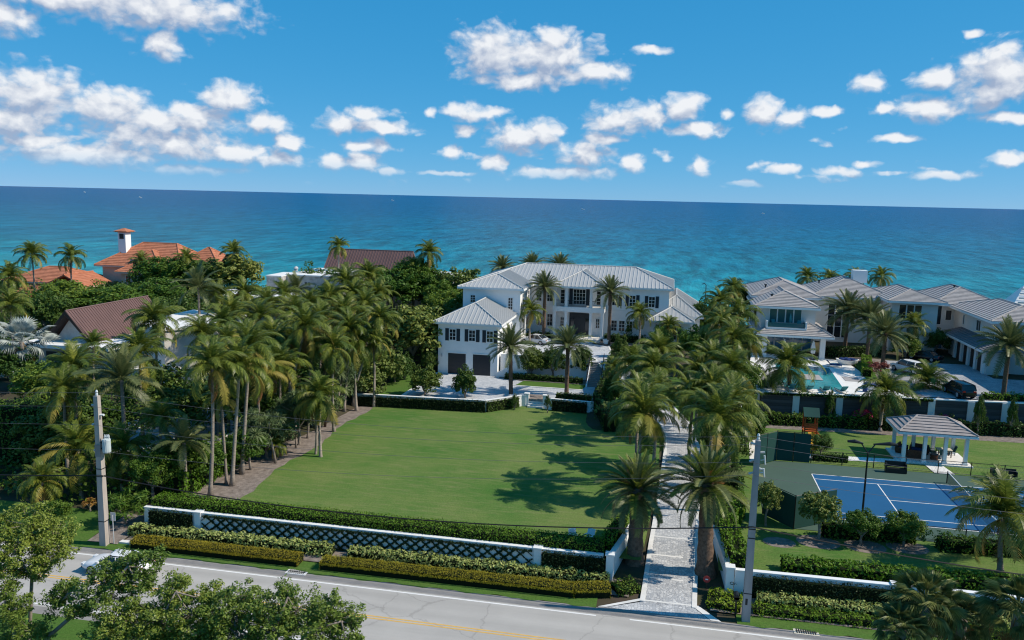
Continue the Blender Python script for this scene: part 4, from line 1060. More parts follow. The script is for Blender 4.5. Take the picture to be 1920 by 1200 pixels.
for k in range(4): mb.box(bx - 1.7 + k * .3, bx + 1.7 - k * .3, by - 2.42 + k * .55, by - 2.36 + k * .55, bz + .35 + k * .72, bz + .62 + k * .72)
mb.build('slat', 'kerb', g1)
mb = MB()
for sx in (-1, 1):
    for sy in (-1, 1): mb.box(bx + sx * 2 - .15, bx + sx * 2 + .15, by + sy * 2 - .15, by + sy * 2 + .15, 3, bz)
mb.build('post', 'trim', g1)
ch = thing('beach_chimney', (62, 150, 8), 'pale pink chimney stack standing beyond the far right grey roofs', 'chimney')
mb = MB().box(60.9, 63.3, 150, 151.6, 3.5, 12.9); mb.build('stack', 'terracotta_wall', ch)
MB().box(60.75, 63.45, 149.85, 151.75, 12.9, 13.15).build('cap', 'trim', ch)
ch['label'] = 'pale pink chimney stack standing beyond the far right grey roofs'

# ------------------------------------------------------------------ brown roofed estate on the left
E_ = thing('gable_pavilion', (-80.6, 96, 1.5), 'limestone pavilion with a steep brown metal gable roof, near the silver fan palm', 'house')
we = lambda *a, **k: wbox(E_, *a, m=k.get('m', 'limestone'), name=k.get('name', 'wall'))
we(-85.4, -74.0, 95.0, 114.5, 1.0, 4.3)
we(-86.6, -72.6, 93.4, 116, 4.45, 4.95, m='flat_roof', name='flat_roof')
def gable(parent, x0, x1, y0, y1, ze, zr, axis, m, sm, rec=.0, wallm='limestone', step=.5):
    faces, ridge = hip(x0, x1, y0, y1, ze, zr, axis, 0)
    mb = MB()
    for f in faces: mb.slab(f, .28)
    ro = mb.build('roof', m, parent); s = MB()
    for f in faces: seams(s, f, step, .07, .08)
    s.build('seam', sm, ro, kind='stuff')
    MB().tube([Vector(ridge[0]) + Vector((0, 0, .04)), Vector(ridge[1]) + Vector((0, 0, .04))], .1, 6).build('ridge_cap', sm, ro)
    if axis == 'y':
        xm = (x0 + x1) / 2
        for y in (y0 + rec, y1 - rec - .3):
            p = [(x0 + .5, ze - .2), (x1 - .5, ze - .2), (xm, zr - .5)]
            MB().add([(a, y, b) for a, b in p] + [(a, y + .3, b) for a, b in p], [(0, 1, 2), (5, 4, 3), (0, 3, 4, 1), (1, 4, 5, 2), (2, 5, 3, 0)]).build('gable_wall', wallm, parent)
    else:
        ym = (y0 + y1) / 2
        for x in (x0 + rec, x1 - rec - .3):
            p = [(y0 + .5, ze - .2), (y1 - .5, ze - .2), (ym, zr - .5)]
            MB().add([(x, a, b) for a, b in p] + [(x + .3, a, b) for a, b in p], [(0, 1, 2), (5, 4, 3), (0, 3, 4, 1), (1, 4, 5, 2), (2, 5, 3, 0)]).build('gable_wall', wallm, parent)
    return ro
gable(E_, -84.3, -77.0, 95.6, 113.5, 5.05, 9.3, 'y', 'brown_metal', 'brown_seam', rec=1.6, wallm='limestone_light')
for xa_, xb_ in ((-84.35, -80.65), (-76.95, -80.65)):
    MB().add([(xa_, 95.5, 4.75), (xa_, 95.5, 5.15), (xb_, 95.5, 9.35), (xb_, 95.5, 8.75), (xa_, 96.9, 4.75), (xa_, 96.9, 5.0), (xb_, 96.9, 9.0), (xb_, 96.9, 8.75)],
             [(0, 1, 2, 3), (7, 6, 5, 4), (0, 3, 7, 4), (1, 5, 6, 2), (0, 4, 5, 1), (3, 2, 6, 7)]).build('rake_board', 'brown_door', E_)  # very dark boards: underside shadow of the overhang put into the colour
dk = we(-83.5, -78.5, 94.95, 95.1, 1.2, 3.7, m='door_dark', name='opening')
W2 = thing('limestone_wing', (-60, 96, 1.5), 'tall rough pale limestone wing with a window, standing among the left palms', 'house')
wing = [(-68, 93), (-61.8, 89.8), (-55.3, 96.4), (-58.5, 104), (-68, 106)]
MB().prism(wing, 1.0, 8.5).build('wall', 'limestone_light', W2)
MB().prism([(-68.2, 92.9), (-61.8, 89.5), (-55.0, 96.35), (-58.4, 104.2), (-68.2, 106.2)], 8.502, 8.72).build('parapet', 'flat_roof', W2)
wbox(W2, -66.0, -59.9, 87.6, 90.8, 1.2, 3.9, m='limestone_light', name='arcade')
mb = MB()
for i in range(9):
    t = math.pi * i / 8; mb.v.append((-62.9 + 1.5 * math.cos(t), 87.57, 2.3 + 1.1 * math.sin(t)))
mb.v += [(-64.4, 87.57, 1.3), (-61.4, 87.57, 1.3)]
mb.f = [(9, 10, 0, 1, 2, 3, 4, 5, 6, 7, 8)]
mb.build('archway', 'door_dark', W2)
MB().add([(-57.35, 94.26, 4.6), (-55.85, 95.78, 4.6), (-55.85, 95.78, 7.0), (-57.35, 94.26, 7.0)], [(0, 1, 2, 3)]).build('pane', 'teal_glass', W2)
F_ = thing('gable_house', (-57, 145, 4), 'far stone house with a long dark brown metal gable roof and white end gable', 'house')
wf = lambda *a, **k: wbox(F_, *a, m=k.get('m', 'limestone'), name=k.get('name', 'wall'))
wf(-64.2, -49.2, 145.4, 152.0, 4.5, 10.9)
gable(F_, -65.2, -48.4, 144.4, 153.0, 11.0, 15.3, 'x', 'brown_metal', 'brown_seam', rec=1.0, wallm='stucco', step=.55)
wf(-66.0, -55.5, 131.5, 145.3, 4.0, 11.6); wf(-66.2, -55.3, 131.3, 145.3, 11.602, 11.8, m='flat_roof', name='flat_roof')
wf(-68.8, -66.0, 129.5, 136, 4.0, 11.5); wf(-68.9, -65.95, 129.4, 136.1, 11.502, 11.66, m='flat_roof', name='flat_roof')
wf(-76, -60.0, 120.5, 129, 3.0, 8.7); wf(-76.2, -59.8, 120.3, 129.2, 8.702, 9.0, m='flat_roof', name='flat_roof')
for z in (10.0,):
    MB().box(-62.6, -62.2, 131.46, 131.6, z, z + .5).box(-62.0, -61.6, 131.46, 131.6, z, z + .5).build('slot_window', 'glass', F_)
wf(-46.5, -39.0, 143.0, 152, 4.0, 11.2, m='stucco'); wf(-46.7, -38.8, 142.8, 152.2, 11.202, 11.4, m='flat_roof', name='flat_roof')
MB().lathe([(.35, 0), (.35, .5), (.5, .52), (.2, .9)], (-67.9, 139, 11.6), 10).build('roof_vent', 'alu', F_)
MB().lathe([(.25, 0), (.25, .5), (.35, .52), (.1, .8)], (-58.5, 138, 11.8), 10).build('roof_vent', 'alu', F_)

# ------------------------------------------------------------------ terracotta villa, far left
T_ = thing('terracotta_villa', (-112, 155, 5), 'far pinkish villa with orange clay tile hip roofs and a tall white chimney tower', 'house')
wt = lambda *a, **k: wbox(T_, *a, m=k.get('m', 'terracotta_wall'), name=k.get('name', 'wall'))
wt(-118.5, -100.5, 152, 165, 4, 9.8); wt(-111.5, -103.5, 148.5, 153, 4, 8.9); wt(-133.6, -119.4, 143, 154.4, 3.0, 6.7)
wt(-110.8, -106.2, 152.5, 157, 9.5, 11.2)
roof(T_, [(-119.7, -99.5, 151.0, 166.2, 9.9, 14.4, dict(axis='x', inset=6.5, inset2=5.5)),
          (-112.3, -102.5, 147.6, 158.5, 9.0, 11.9, dict(axis='y', inset=4.9, inset2=0)),
          (-111.6, -105.4, 151.8, 158.2, 11.3, 13.2, dict(axis='y', inset=3.1)),
          (-104.5, -94.0, 156.5, 166.5, 10.0, 13.6, dict(axis='x', inset=5.0)),
          (-134.5, -118.6, 142.2, 155, 6.8, 9.4, dict(axis='x', inset=6.0, inset2=6.0)),
          (-124, -114.5, 141.5, 150, 6.4, 8.6, dict(axis='y', inset=0, inset2=0)),
          (-127.5, -108, 133, 141, 4.6, 6.6, dict(axis='x', inset=3.0))], 'terracotta', 'tile', th=.2, cap=.16, step=.6, fascia='terracotta_wall')
c = wt(-116.7, -114.9, 155, 156.8, 12, 16.7, m='stucco', name='chimney_tower')
MB().box(-117.2, -114.4, 154.7, 157.3, 16.7, 16.95).slab([(-117.4, 154.5, 16.95), (-114.2, 154.5, 16.95), (-115.8, 156, 17.6)], .1).slab([(-114.2, 154.5, 16.95), (-114.2, 157.5, 16.95), (-115.8, 156, 17.6)], .1).slab([(-117.4, 157.5, 16.95), (-117.4, 154.5, 16.95), (-115.8, 156, 17.6)], .1).build('chimney_cap', 'terracotta', c)
MB().box(-116.3, -115.3, 154.93, 155, 15.3, 16.4).build('flue_opening', 'door_dark', c)
for (x, z) in ((-110.5, 7.0), (-108.3, 7.0), (-105.6, 7.0)): window(T_, '-y', 148.5, x, z - .3, 1.3, 1.6, 2, 2)
for x in (-133.5, -131.7, -129.9, -126): window(T_, '-y', 143, x, 4.4, 1.2, 2.0, 2, 2)
for x in (-110.2, -108): window(T_, '-y', 152.5, x, 9.9, .9, 1.1, 1, 1)

# ------------------------------------------------------------------ utility poles and lines
def xpole(name, x, y, z, h, w0, w1, m, label, insul, transformer=False):
    t = thing(name, (x, y, 0), label, 'utility pole')
    mb = MB()
    mb.add([(x + sx * w0 / 2, y + sy * w0 / 2, z) for sx, sy in ((-1, -1), (1, -1), (1, 1), (-1, 1))] + [(x + sx * w1 / 2, y + sy * w1 / 2, z + h) for sx, sy in ((-1, -1), (1, -1), (1, 1), (-1, 1))],
           [(0, 3, 2, 1), (4, 5, 6, 7), (0, 1, 5, 4), (1, 2, 6, 5), (2, 3, 7, 6), (3, 0, 4, 7)])
    mb.build('shaft', m, t)
    for (dx, zz, tilt) in insul:
        s = 1 if dx > 0 else -1
        ww = w0 + (w1 - w0) * (zz - z) / h
        b = Vector((x + s * ww / 2, y, zz)); e = Vector((x + s * (ww / 2 + abs(dx)), y, zz + tilt))
        mb = MB(); k = 6
        pts = [b.lerp(e, i / 12) for i in range(13)]
        mb.tube(pts, [.05 if i % 2 else .085 for i in range(13)], 8)
        mb.build('insulator', 'porcelain', t)
    mb = MB().lathe([(.07, 0), (.1, .1), (.07, .2), (.1, .3), (.05, .42)], (x, y, z + h), 8)
    mb.build('top_insulator', 'porcelain', t)
    for zz in (z + h * .47, z + h * .52, z + 1.9):
        ww = w0 + (w1 - w0) * (zz - z) / h + .03
        MB().box(x - ww / 2, x + ww / 2, y - ww / 2, y + ww / 2, zz, zz + .06).build('band', 'iron', t)
    if transformer:
        tx = x + .62; tz = z + h * .635
        tr = MB().lathe([(.05, -.02), (.27, 0), (.29, .08), (.29, .85), (.30, .88), (.27, .98), (.05, 1.03)], (tx, y - .05, tz), 14).build('transformer', 'transformer', t, smooth=False)
        for a in (-.13, .1, .28):
            MB().lathe([(.04, 0), (.07, .06), (.04, .12), (.07, .18), (.03, .34)], (tx + a * .6, y - .05 + a * .2, tz + .98), 7).build('bushing', 'porcelain', tr)
        MB().box(x + w0 * .3, tx - .25, y - .12, y + .04, tz + .2, tz + .3).box(x + w0 * .3, tx - .25, y - .12, y + .04, tz + .65, tz + .75).build('bracket', 'iron', tr)
        MB().box(x - .22, x + .22, y - .235, y - .2, tz - .35, tz + .55).build('cover_strip', 'shoulder', t)
    else:
        for zz in (z + h - .9, z + h - 1.7):
            c = MB().tube([(x + .42, y - .1, zz), (x + .50, y - .1, zz - .55)], [.06, .045], 7); c.tube([(x + .2, y - .1, zz - .3), (x + .46, y - .1, zz - .25)], .03, 5)
            c.build('fuse_cutout', 'porcelain', t)
        MB().box(x - .12, x + .02, y - .24, y - .205, z + .9, z + 1.6).build('meter_plate', 'iron', t)
    return t
PLX, PLY, PRX, PRY = -39.8, 49.75, 5.75, 49.65
xpole('utility_pole', PLX, PLY, 0, 11.3, .52, .33, 'concrete_pole', 'square tan concrete utility pole with a grey transformer can, left roadside',
      [(-.28, 10.55, .04), (-.30, 9.25, -.12), (-.24, 7.3, -.08), (.32, 9.9, .02)], True)
xpole('utility_pole', PRX, PRY, 0, 11.75, .50, .30, 'grey_pole', 'grey concrete utility pole with white insulators, right of the cobbled driveway',
      [(-.26, 11.5, .05), (-.28, 10.5, -.1), (-.26, 9.7, -.1), (.28, 11.0, .04), (.3, 10.0, -.1)])
def cable(label, pts_ends, sag, r, group=None):
    mb = MB()
    for (a, b) in pts_ends:
        a = Vector(a); b = Vector(b); n = 26
        mb.tube([a.lerp(b, i / n) - Vector((0, 0, sag * 4 * (i / n) * (1 - i / n) * ((b - a).length / 45.5) ** 2)) for i in range(n + 1)], r, 4)
    o = mb.build('power_line', 'cable' if r > .03 else 'wire', None)
    return tag(o, label, 'cable', group)
def span(zl, zr, dx, zl0, zr1):
    L0 = (PLX - 45, PLY + .3 + dx * 0, zl0); A = (PLX + dx, PLY - .2, zl); B = (PRX + dx, PRY - .2, zr); R1 = (PRX + 46, PRY - .3, zr1)
    return [(L0, A), (A, B), (B, R1)]
cable('thick black communication cable, the lowest and darkest line along the road', span(5.45, 6.3, 0, 5.6, 6.0), 1.35, .042)
cable('topmost thin wire between the tops of the two utility poles', span(11.6, 12.05, 0, 11.5, 11.9), 1.0, .009)
cable('thin upper wire held on the left side insulators of both poles', span(10.55, 11.5, -.45, 10.5, 11.4), .95, .009)
cable('thin wire below the upper wires at the third insulators of both poles', span(9.2, 10.4, -.5, 9.2, 10.3), .95, .009)
cable('thin faint wire running midway down both utility poles', span(7.3, 9.6, -.4, 7.4, 9.5), 1.0, .010)

# ------------------------------------------------------------------ roadside pieces
t = thing('road_sign', (-39.2, 49.95, 0), 'small pale road sign seen from the back beside the left utility pole', 'sign')
MB().tube([(-39.2, 49.95, 0), (-39.2, 49.95, 2.3)], .035, 6).build('post', 'alu', t)
MB().box(-39.4, -39.0, 49.99, 50.01, 1.85, 2.5).build('plate', 'alu', t)
t = thing('mailbox', (5.15, 50.1, 0), 'black roadside mailbox on a post, left of the right utility pole', 'mailbox')
MB().box(5.1, 5.2, 50.05, 50.15, 0, 1.25).build('post', 'black_metal', t)
b = MB(); b.tube([(5.15, 49.8, 1.4), (5.15, 50.4, 1.4)], .17, 10); b.box(4.98, 5.32, 49.8, 50.4, 1.22, 1.4)
b = b.build('box', 'black_metal', t)
MB().box(5.325, 5.34, 50.0, 50.2, 1.35, 1.55).build('flag', 'black_metal', b)
t = thing('marker_disc', (3.45, 53.0, 0.1), 'small round red marker disc on a stake in front of the right gate palm', 'marker')
MB().tube([(3.45, 53.0, .1), (3.45, 53.0, .75)], .03, 6).build('stake', 'black_metal', t)
d = MB(); d.tube([(3.45, 52.97, .9), (3.45, 53.0, .9)], .24, 14)
d = d.build('disc', 'red_sign', t)
MB().box(3.36, 3.54, 52.955, 52.968, .86, .94).build('emblem', 'trim', d)
def drain(x, label, m):
    t = thing('storm_drain', (x, 49.0, 0), label, 'drain')
    MB().box(x - .75, x + .75, 48.75, 49.5, -.1, .03).build('frame', m, t)
    mb = MB()
    for i in range(9): mb.box(x - .58 + i * .135, x - .52 + i * .135, 48.85, 49.38, .032, .05)
    mb.box(x - .62, x + .62, 49.08, 49.14, .032, .055)
    mb.build('grate', 'iron', t)
drain(-24.3, 'storm drain grate at the road edge below the golden hedge, left of the driveway', 'kerb')
drain(9.3, 'storm drain grate with an ochre frame, right of the right utility pole', 'cream')
t = thing('house_number', (5.05, 52.55, 1.0), 'small dark house number flourish on the white wall right of the driveway', 'house number')
mb = MB(); mb.tube([(5.05 + .12 * math.cos(a * .5), 52.48, 1.05 + .09 * math.sin(a * .5)) for a in range(13)], .02, 4); mb.tube([(5.2, 52.48, .95), (5.25, 52.48, 1.12), (5.34, 52.48, 1.0)], .02, 4)
mb.build('numeral', 'iron', t)
t = thing('step_slab', (-38, 50.5, 0), 'small pale concrete slab in the mulch at the left end of the golden hedge', 'slab')
MB().box(-38.9, -37.9, 50.1, 50.5, .08, .22).build('slab', 'kerb', t)

def chair(x, y, z, rz, label, m, group=None, sc_=1.0):
    t = thing('garden_chair', (x, y, z), label, 'chair', group, rz, abs_children=False); t.scale = (sc_,) * 3
    MB().box(-.28, .28, -.28, .28, .36, .42).build('seat', m, t)
    MB().add([(-.28, .24, .42), (.28, .24, .42), (.28, .42, .95), (-.28, .42, .95), (-.28, .29, .42), (.28, .29, .42), (.28, .47, .95), (-.28, .47, .95)], [(0, 1, 2, 3), (7, 6, 5, 4), (0, 4, 5, 1), (1, 5, 6, 2), (2, 6, 7, 3), (3, 7, 4, 0)]).build('backrest', m, t)
    for sx in (-1, 1):
        for sy in (-1, 1): MB().box(sx * .25 - .03, sx * .25 + .03, sy * .25 - .03, sy * .25 + .03, 0, .36).build('leg', m, t)
        MB().box(sx * .3 - .04, sx * .3 + .04, -.3, .3, .58, .62).build('armrest', m, t)
    return t
chair(-6.0, 56.3, LAWN, R(20), 'left one of two small white garden chairs on the lawn behind the front hedge', 'trim')
chair(-4.9, 56.4, LAWN, R(-25), 'right one of two small white garden chairs on the lawn behind the front hedge', 'trim', None, 1.1)

# ------------------------------------------------------------------ cars
def car(name, loc, rz, paint, label, cat='car', suv=False):
    t = thing(name, loc, label, cat, None, rz, abs_children=False)
    H0 = .25 if not suv else .32
    if suv:
        st = [(-2.25, .55, .95, .70), (-2.2, .38, 1.05, .86), (-1.4, H0, 1.08, .93), (0, H0, 1.06, .94), (1.0, H0, 1.05, .93), (1.7, H0, .98, .90), (2.2, .38, .86, .82), (2.32, .5, .72, .68)]
        cab = [(-2.12, -1.85), (1.15, .45), 1.06, 1.72, .86, .68]
    else:
        st = [(-2.35, .5, .82, .66), (-2.25, .35, .92, .82), (-1.4, H0, .95, .90), (0, H0, .90, .91), (1.0, H0, .90, .90), (1.7, H0, .82, .87), (2.2, .35, .68, .78), (2.35, .42, .58, .64)]
        cab = [(-1.70, -.75), (1.10, .22), .90, 1.42, .84, .62]
    mb = MB(); k = len(st)
    for (x, zb, zt, hw) in st:
        zm = zb + (zt - zb) * .55
        mb.v += [(x, -hw * .9, zb), (x, -hw, zb + .12), (x, -hw, zm), (x, -hw * .9, zt - .03), (x, -hw * .6, zt), (x, hw * .6, zt), (x, hw * .9, zt - .03), (x, hw, zm), (x, hw, zb + .12), (x, hw * .9, zb)]
    for i in range(k - 1):
        for j in range(10): mb.f.append((i * 10 + j, i * 10 + (j + 1) % 10, (i + 1) * 10 + (j + 1) % 10, (i + 1) * 10 + j))
    mb.f += [tuple(range(9, -1, -1)), tuple((k - 1) * 10 + j for j in range(10))]
    mb.build('body', paint, t, smooth=True)
    (xr0, xr1), (xf0, xf1), zb, zt, w0, w1 = cab
    mb = MB().add([(xr0, -w0, zb - .03), (xf0, -w0, zb - .03), (xf0, w0, zb - .03), (xr0, w0, zb - .03), (xr1, -w1, zt - .03), (xf1, -w1, zt - .03), (xf1, w1, zt - .03), (xr1, w1, zt - .03)],
                  [(0, 1, 5, 4), (1, 2, 6, 5), (2, 3, 7, 6), (3, 0, 4, 7), (4, 5, 6, 7)])
    mb.build('cabin_glass', 'car_glass', t)
    mb = MB()
    xs = np.linspace(xr1 - .12, xf1 + .08, 5)
    for i, x in enumerate(xs):
        dz = -.05 if i in (0, 4) else 0.0
        mb.v += [(x, -w1 - .04, zt - .07 + dz), (x, -w1 * .7, zt + .0 + dz), (x, 0, zt + .03 + dz), (x, w1 * .7, zt + dz), (x, w1 + .04, zt - .07 + dz)]
    mb.f = [(i * 5 + j, (i + 1) * 5 + j, (i + 1) * 5 + j + 1, i * 5 + j + 1) for i in range(4) for j in range(4)]
    for s in (-1, 1):
        mb.tube([(xr0 + .05, s * w0, zb - .02), (xr1 - .08, s * (w1 + .01), zt - .06)], .05, 5); mb.tube([(xf0 + .02, s * w0, zb - .02), (xf1 + .06, s * (w1 + .01), zt - .06)], .04, 5)
        mb.tube([((xr0 + xf0) / 2 - .1, s * (w0 + .005), zb - .02), ((xr1 + xf1) / 2 - .05, s * (w1 + .015), zt - .06)], .035, 5)
    mb.build('roof_panel', paint, t, smooth=True)
    for x in (-1.4, 1.42):
        for s in (-1, 1):
            r = .33 if not suv else .38
            wv = MB().tube([(x, s * .68, r), (x, s * .93, r)], r, 16).build('wheel', 'rubber', t)
            MB().tube([(x, s * .9, r), (x, s * .945, r)], r * .66, 12).build('rim', 'rim', wv)
    for s in (-1, 1):
        y = s * .6; z = .66 if not suv else .8
        MB().box(st[-2][0] - .1, st[-2][0] + .09, y - .16, y + .16, z - .1, z + .05).build('headlight', 'lamp_glass', t)
        MB().box(st[1][0] - .07, st[1][0] + .06, y - .17, y + .17, z + .02, z + .2).build('tail_light', 'red_light', t)
        MB().box(xf0 - .35, xf0 - .2, s * (w0 + .02), s * (w0 + .2), zb + .02, zb + .16).build('wing_mirror', paint, t)
    MB().box(st[1][0] - .10, st[1][0] + .05, -.7, .7, .38, .5).box(st[-2][0] - .05, st[-2][0] + .14, -.7, .7, .36, .46).build('bumper', 'rubber', t)
    return t
car('parked_car', (-19.4, 118.4, UC), R(160), 'car_silver', 'silver sedan parked on the upper court before the white main house')
car('moving_car', (-36.1, 46.3, 0), R(180), 'car_white', 'white sedan driving on the road, half hidden by the near tree', 'car')
car('parked_car', (31.2, 112.6, 4.42), R(118), 'car_white', 'white crossover parked on the shaded drive of the modern house', 'car', True)
car('parked_car', (36.1, 122.8, 4.42), R(140), 'car_black', 'dark car parked in the shade near the glass door of the modern house')
car('parked_car', (33.6, 100.4, 4.42), R(100), 'car_black', 'black crossover parked near the boarded retaining wall', 'car', True)
car('parked_car', (-83.6, 87.3, 1.55), R(20), 'car_white', 'pale car at the far left edge beneath the silver fan palm', 'car', True)

# ------------------------------------------------------------------ tennis court fittings
t = thing('tennis_net', (25.83, 71.7, LAWN), 'black tennis net with a white tape across the blue court', 'net')
nm = MB()
y0, y1 = 66.2 - .45, 77.17 + .55
def nz(y): return LAWN + 1.07 - .16 * (1 - abs((y - 71.7) / 5.9)) ** 1.0
for i in range(93):
    y = y0 + (y1 - y0) * i / 92; nm.box(25.826, 25.836, y - .008, y + .008, LAWN + .05, nz(y) - .04)
for k in range(9):
    zz = .06 + k * .1
    nm.box(25.825, 25.837, y0, y1, LAWN + zz, LAWN + zz + .016)
nm.build('net_mesh', 'black_metal', t)
tp = MB()
for i in range(12):
    a = y0 + (y1 - y0) * i / 12; b = y0 + (y1 - y0) * (i + 1) / 12
    tp.obox((25.83, a), (25.83, b), .05, (nz(a) - .05, nz(b) - .05), (nz(a) + .02, nz(b) + .02))
tp.build('tape', 'trim', t)
for y in (y0 - .06, y1 + .06): MB().tube([(25.83, y, LAWN), (25.83, y, LAWN + 1.12)], .05, 8).build('post', 'black_metal', t)
MB().box(25.80, 25.86, 71.65, 71.72, LAWN + .05, LAWN + .92).build('centre_strap', 'trim', t)

def fence(pts, label, h, screen=True, step=2.6, m='black_metal', lowh=None):
    t = thing('court_fence', (pts[0][0], pts[0][1], LAWN), label, 'fence')
    for (a, b) in zip(pts, pts[1:]):
        a = Vector(a); b = Vector(b); d = b - a; n = max(1, round(d.length / step))
        for i in range(n):
            p, q = a + d * (i / n), a + d * ((i + 1) / n); u = d.normalized() * .05
            MB().tube([(p.x, p.y, LAWN), (p.x, p.y, LAWN + h + .05)], .045, 6).build('post', m, t)
            if screen: MB().obox(p + u, q - u, .03, LAWN + .04, LAWN + h - .08).build('windscreen', 'screen_green', t)
            rl = MB().tube([(p.x, p.y, LAWN + h), (q.x, q.y, LAWN + h)], .03, 5)
            if not screen:
                rl.tube([(p.x, p.y, LAWN + .08), (q.x, q.y, LAWN + .08)], .02, 4)
            rl.build('rail', m, t)
            if not screen:
                w = MB(); k = int((q - p).length / .32)
                for j in range(k):
                    c = p.lerp(q, j / k); e = p.lerp(q, min(1, (j + 2) / k)); w.tube([(c.x, c.y, LAWN + .08), (e.x, e.y, LAWN + h)], .0045, 3, False); w.tube([(e.x, e.y, LAWN + .08), (c.x, c.y, LAWN + h)], .0045, 3, False)
                w.build('wire_mesh', m, t, kind='stuff')
    return t
fence([(9.0, 78.3), (11.1, 80.5), (14.3, 80.5)], 'tall dark green screened fence at the far left corner of the tennis court', 3.0, True, 1.6)
fence([(8.35, 65.8), (10.4, 63.1), (13.9, 65.6)], 'green screened fence at the near left corner of the tennis court', 2.7, True, 2.3)
fence([(14.4, 80.6), (46, 80.6)], 'low black wire fence along the far side of the tennis court', 1.25, False, 2.9)
fence([(14.1, 63.5), (46, 63.5)], 'low black wire fence along the near side of the tennis court', 1.1, False, 3.0)
def clight(x, y, h, label):
    t = thing('court_light', (x, y, LAWN), label, 'lamp post')
    MB().tube([(x, y, LAWN), (x, y, LAWN + h - .6)], [.09, .065], 8).build('post', 'black_metal', t)
    for s, dx in ((-1, 1.0), (1, 1.6)):
        a = MB().tube([(x, y, LAWN + h - .7), (x + s * .25, y + .05, LAWN + h - .35), (x + s * .5, y + .1, LAWN + h)], .05, 6).build('arm', 'black_metal', t)
        MB().tube([(x + s * .38, y + .1, LAWN + h + .02), (x + s * dx, y + .15, LAWN + h + .14), (x + s * (dx + .55), y + .15, LAWN + h + .1)], [.06, .16, .1], 8).build('lamp_head', 'black_metal', a)
clight(16.0, 66.0, 6.4, 'tall black court lamp post with two dark heads beside the blue court')
def bench(x, y, label, w):
    t = thing('bench', (x, y, LAWN), label, 'bench')
    MB().box(x - w / 2, x + w / 2, y - .3, y + .2, LAWN + .38, LAWN + .46).build('seat', 'black_metal', t)
    MB().box(x - w / 2, x + w / 2, y + .2, y + .28, LAWN + .5, LAWN + 1.05).build('backrest', 'black_metal', t)
    MB().box(x - w / 2, x + w / 2, y - .3, y - .27, LAWN + .05, LAWN + .37).build('skirt', 'black_metal', t)
    for s in (-1, 1): MB().box(x + s * (w / 2 - .08) - .05, x + s * (w / 2 - .08) + .05, y - .28, y + .25, LAWN, LAWN + .9).build('leg', 'black_metal', t)
bench(21.9, 79.7, 'dark bench on the far side of the court, left of the pale path', 1.9)
bench(31.4, 80.1, 'dark bench on the far side of the court, right of the net', 2.2)

# ------------------------------------------------------------------ gazebo with furniture
G_ = thing('gazebo', (26.2, 85.4, LAWN), 'open gazebo with white square columns and a banded grey hip roof', 'gazebo')
gx0, gx1, gy0, gy1 = 23.4, 29.35, 83.6, 87.3
MB().box(gx0 - .5, gx1 + .5, gy0 - .5, gy1 + .4, .8, LAWN + .1).build('floor', 'deck', G_)
for i in range(4):
    for y in (gy0, gy1):
        x = gx0 + .15 + i * (gx1 - gx0 - .3) / 3
        if y == gy1: x += 0
        c = MB().box(x - .16, x + .16, y - .16, y + .16, LAWN + .1, LAWN + 2.85).build('column', 'trim', G_)
        MB().box(x - .21, x + .21, y - .21, y + .21, LAWN + .102, LAWN + .3).build('base', 'trim', c)
for y in (gy0, gy1): MB().box(gx0 - .15, gx1 + .15, y - .14, y + .14, LAWN + 2.85, LAWN + 3.1).build('beam', 'trim', G_)
for x in (gx0, gx1): MB().box(x - .14, x + .14, gy0 + .15, gy1 - .15, LAWN + 2.853, LAWN + 3.097).build('beam', 'trim', G_)
fa, rg = hip(gx0 - .6, gx1 + .6, gy0 - .6, gy1 + .6, LAWN + 3.15, LAWN + 4.25, 'x', 2.2)
mb = MB()
for f in fa: mb.slab(f, .12)
gr = mb.build('roof', 'tile_dark', G_)
for f in fa:
    for c in courses(f, .46, .08): c.build('tile_course', 'tile_warm', gr)
cp = MB()
for a, b in hip_lines(fa, rg): cp.tube([a + Vector((0, 0, .08)), b + Vector((0, 0, .08))], .09, 6)
cp.build('ridge_cap', 'tile_warm', gr)
for ya, yb, xa, xb in ((gy0 - .65, gy0 - .58, gx0 - .65, gx1 + .65), (gy1 + .58, gy1 + .65, gx0 - .65, gx1 + .65), (gy0 - .57, gy1 + .57, gx0 - .65, gx0 - .58), (gy0 - .57, gy1 + .57, gx1 + .58, gx1 + .65)):
    MB().box(xa, xb, ya, yb, LAWN + 2.92, LAWN + 3.13).build('fascia', 'trim', gr)
def sofa(x, y, rz, w, label):
    t = thing('garden_sofa', (x, y, LAWN + .1), label, 'sofa', None, rz, abs_children=False)
    MB().box(-w / 2, w / 2, -.4, .4, .02, .34).build('base', 'rattan', t)
    MB().box(-w / 2, w / 2, .3, .45, .34, .85).build('backrest', 'rattan', t)
    MB().box(-w / 2 + .12, w / 2 - .12, -.38, .29, .342, .48).build('cushion', 'blue_fabric', t)
    for s in (-1, 1): MB().box(s * w / 2 - .07, s * w / 2 + .07, -.4, .45, .2, .62).build('arm', 'rattan', t)
sofa(24.2, 86.6, R(60), 1.5, 'brown wicker sofa with dark cushions at the left end of the gazebo')
sofa(25.9, 86.7, R(-20), 1.7, 'brown wicker sofa at the back of the gazebo, centre')
sofa(24.9, 84.8, R(180), 1.5, 'brown wicker sofa in the shade along the near side of the gazebo')
t = thing('drum_table', (26.75, 84.75, LAWN + .1), 'round brown wicker drum table near the middle of the gazebo', 'table')
MB().lathe([(.36, 0), (.38, .1), (.33, .25), (.38, .42), (.36, .5)], (26.75, 84.75, LAWN + .1), 14).build('drum', 'rattan', t)
MB().lathe([(.40, 0), (.40, .04)], (26.75, 84.75, LAWN + .6), 14).build('top', 'brown_door', t)
t = thing('dining_table', (28.0, 86.0, LAWN + .1), 'cream topped table at the right end of the gazebo', 'table')
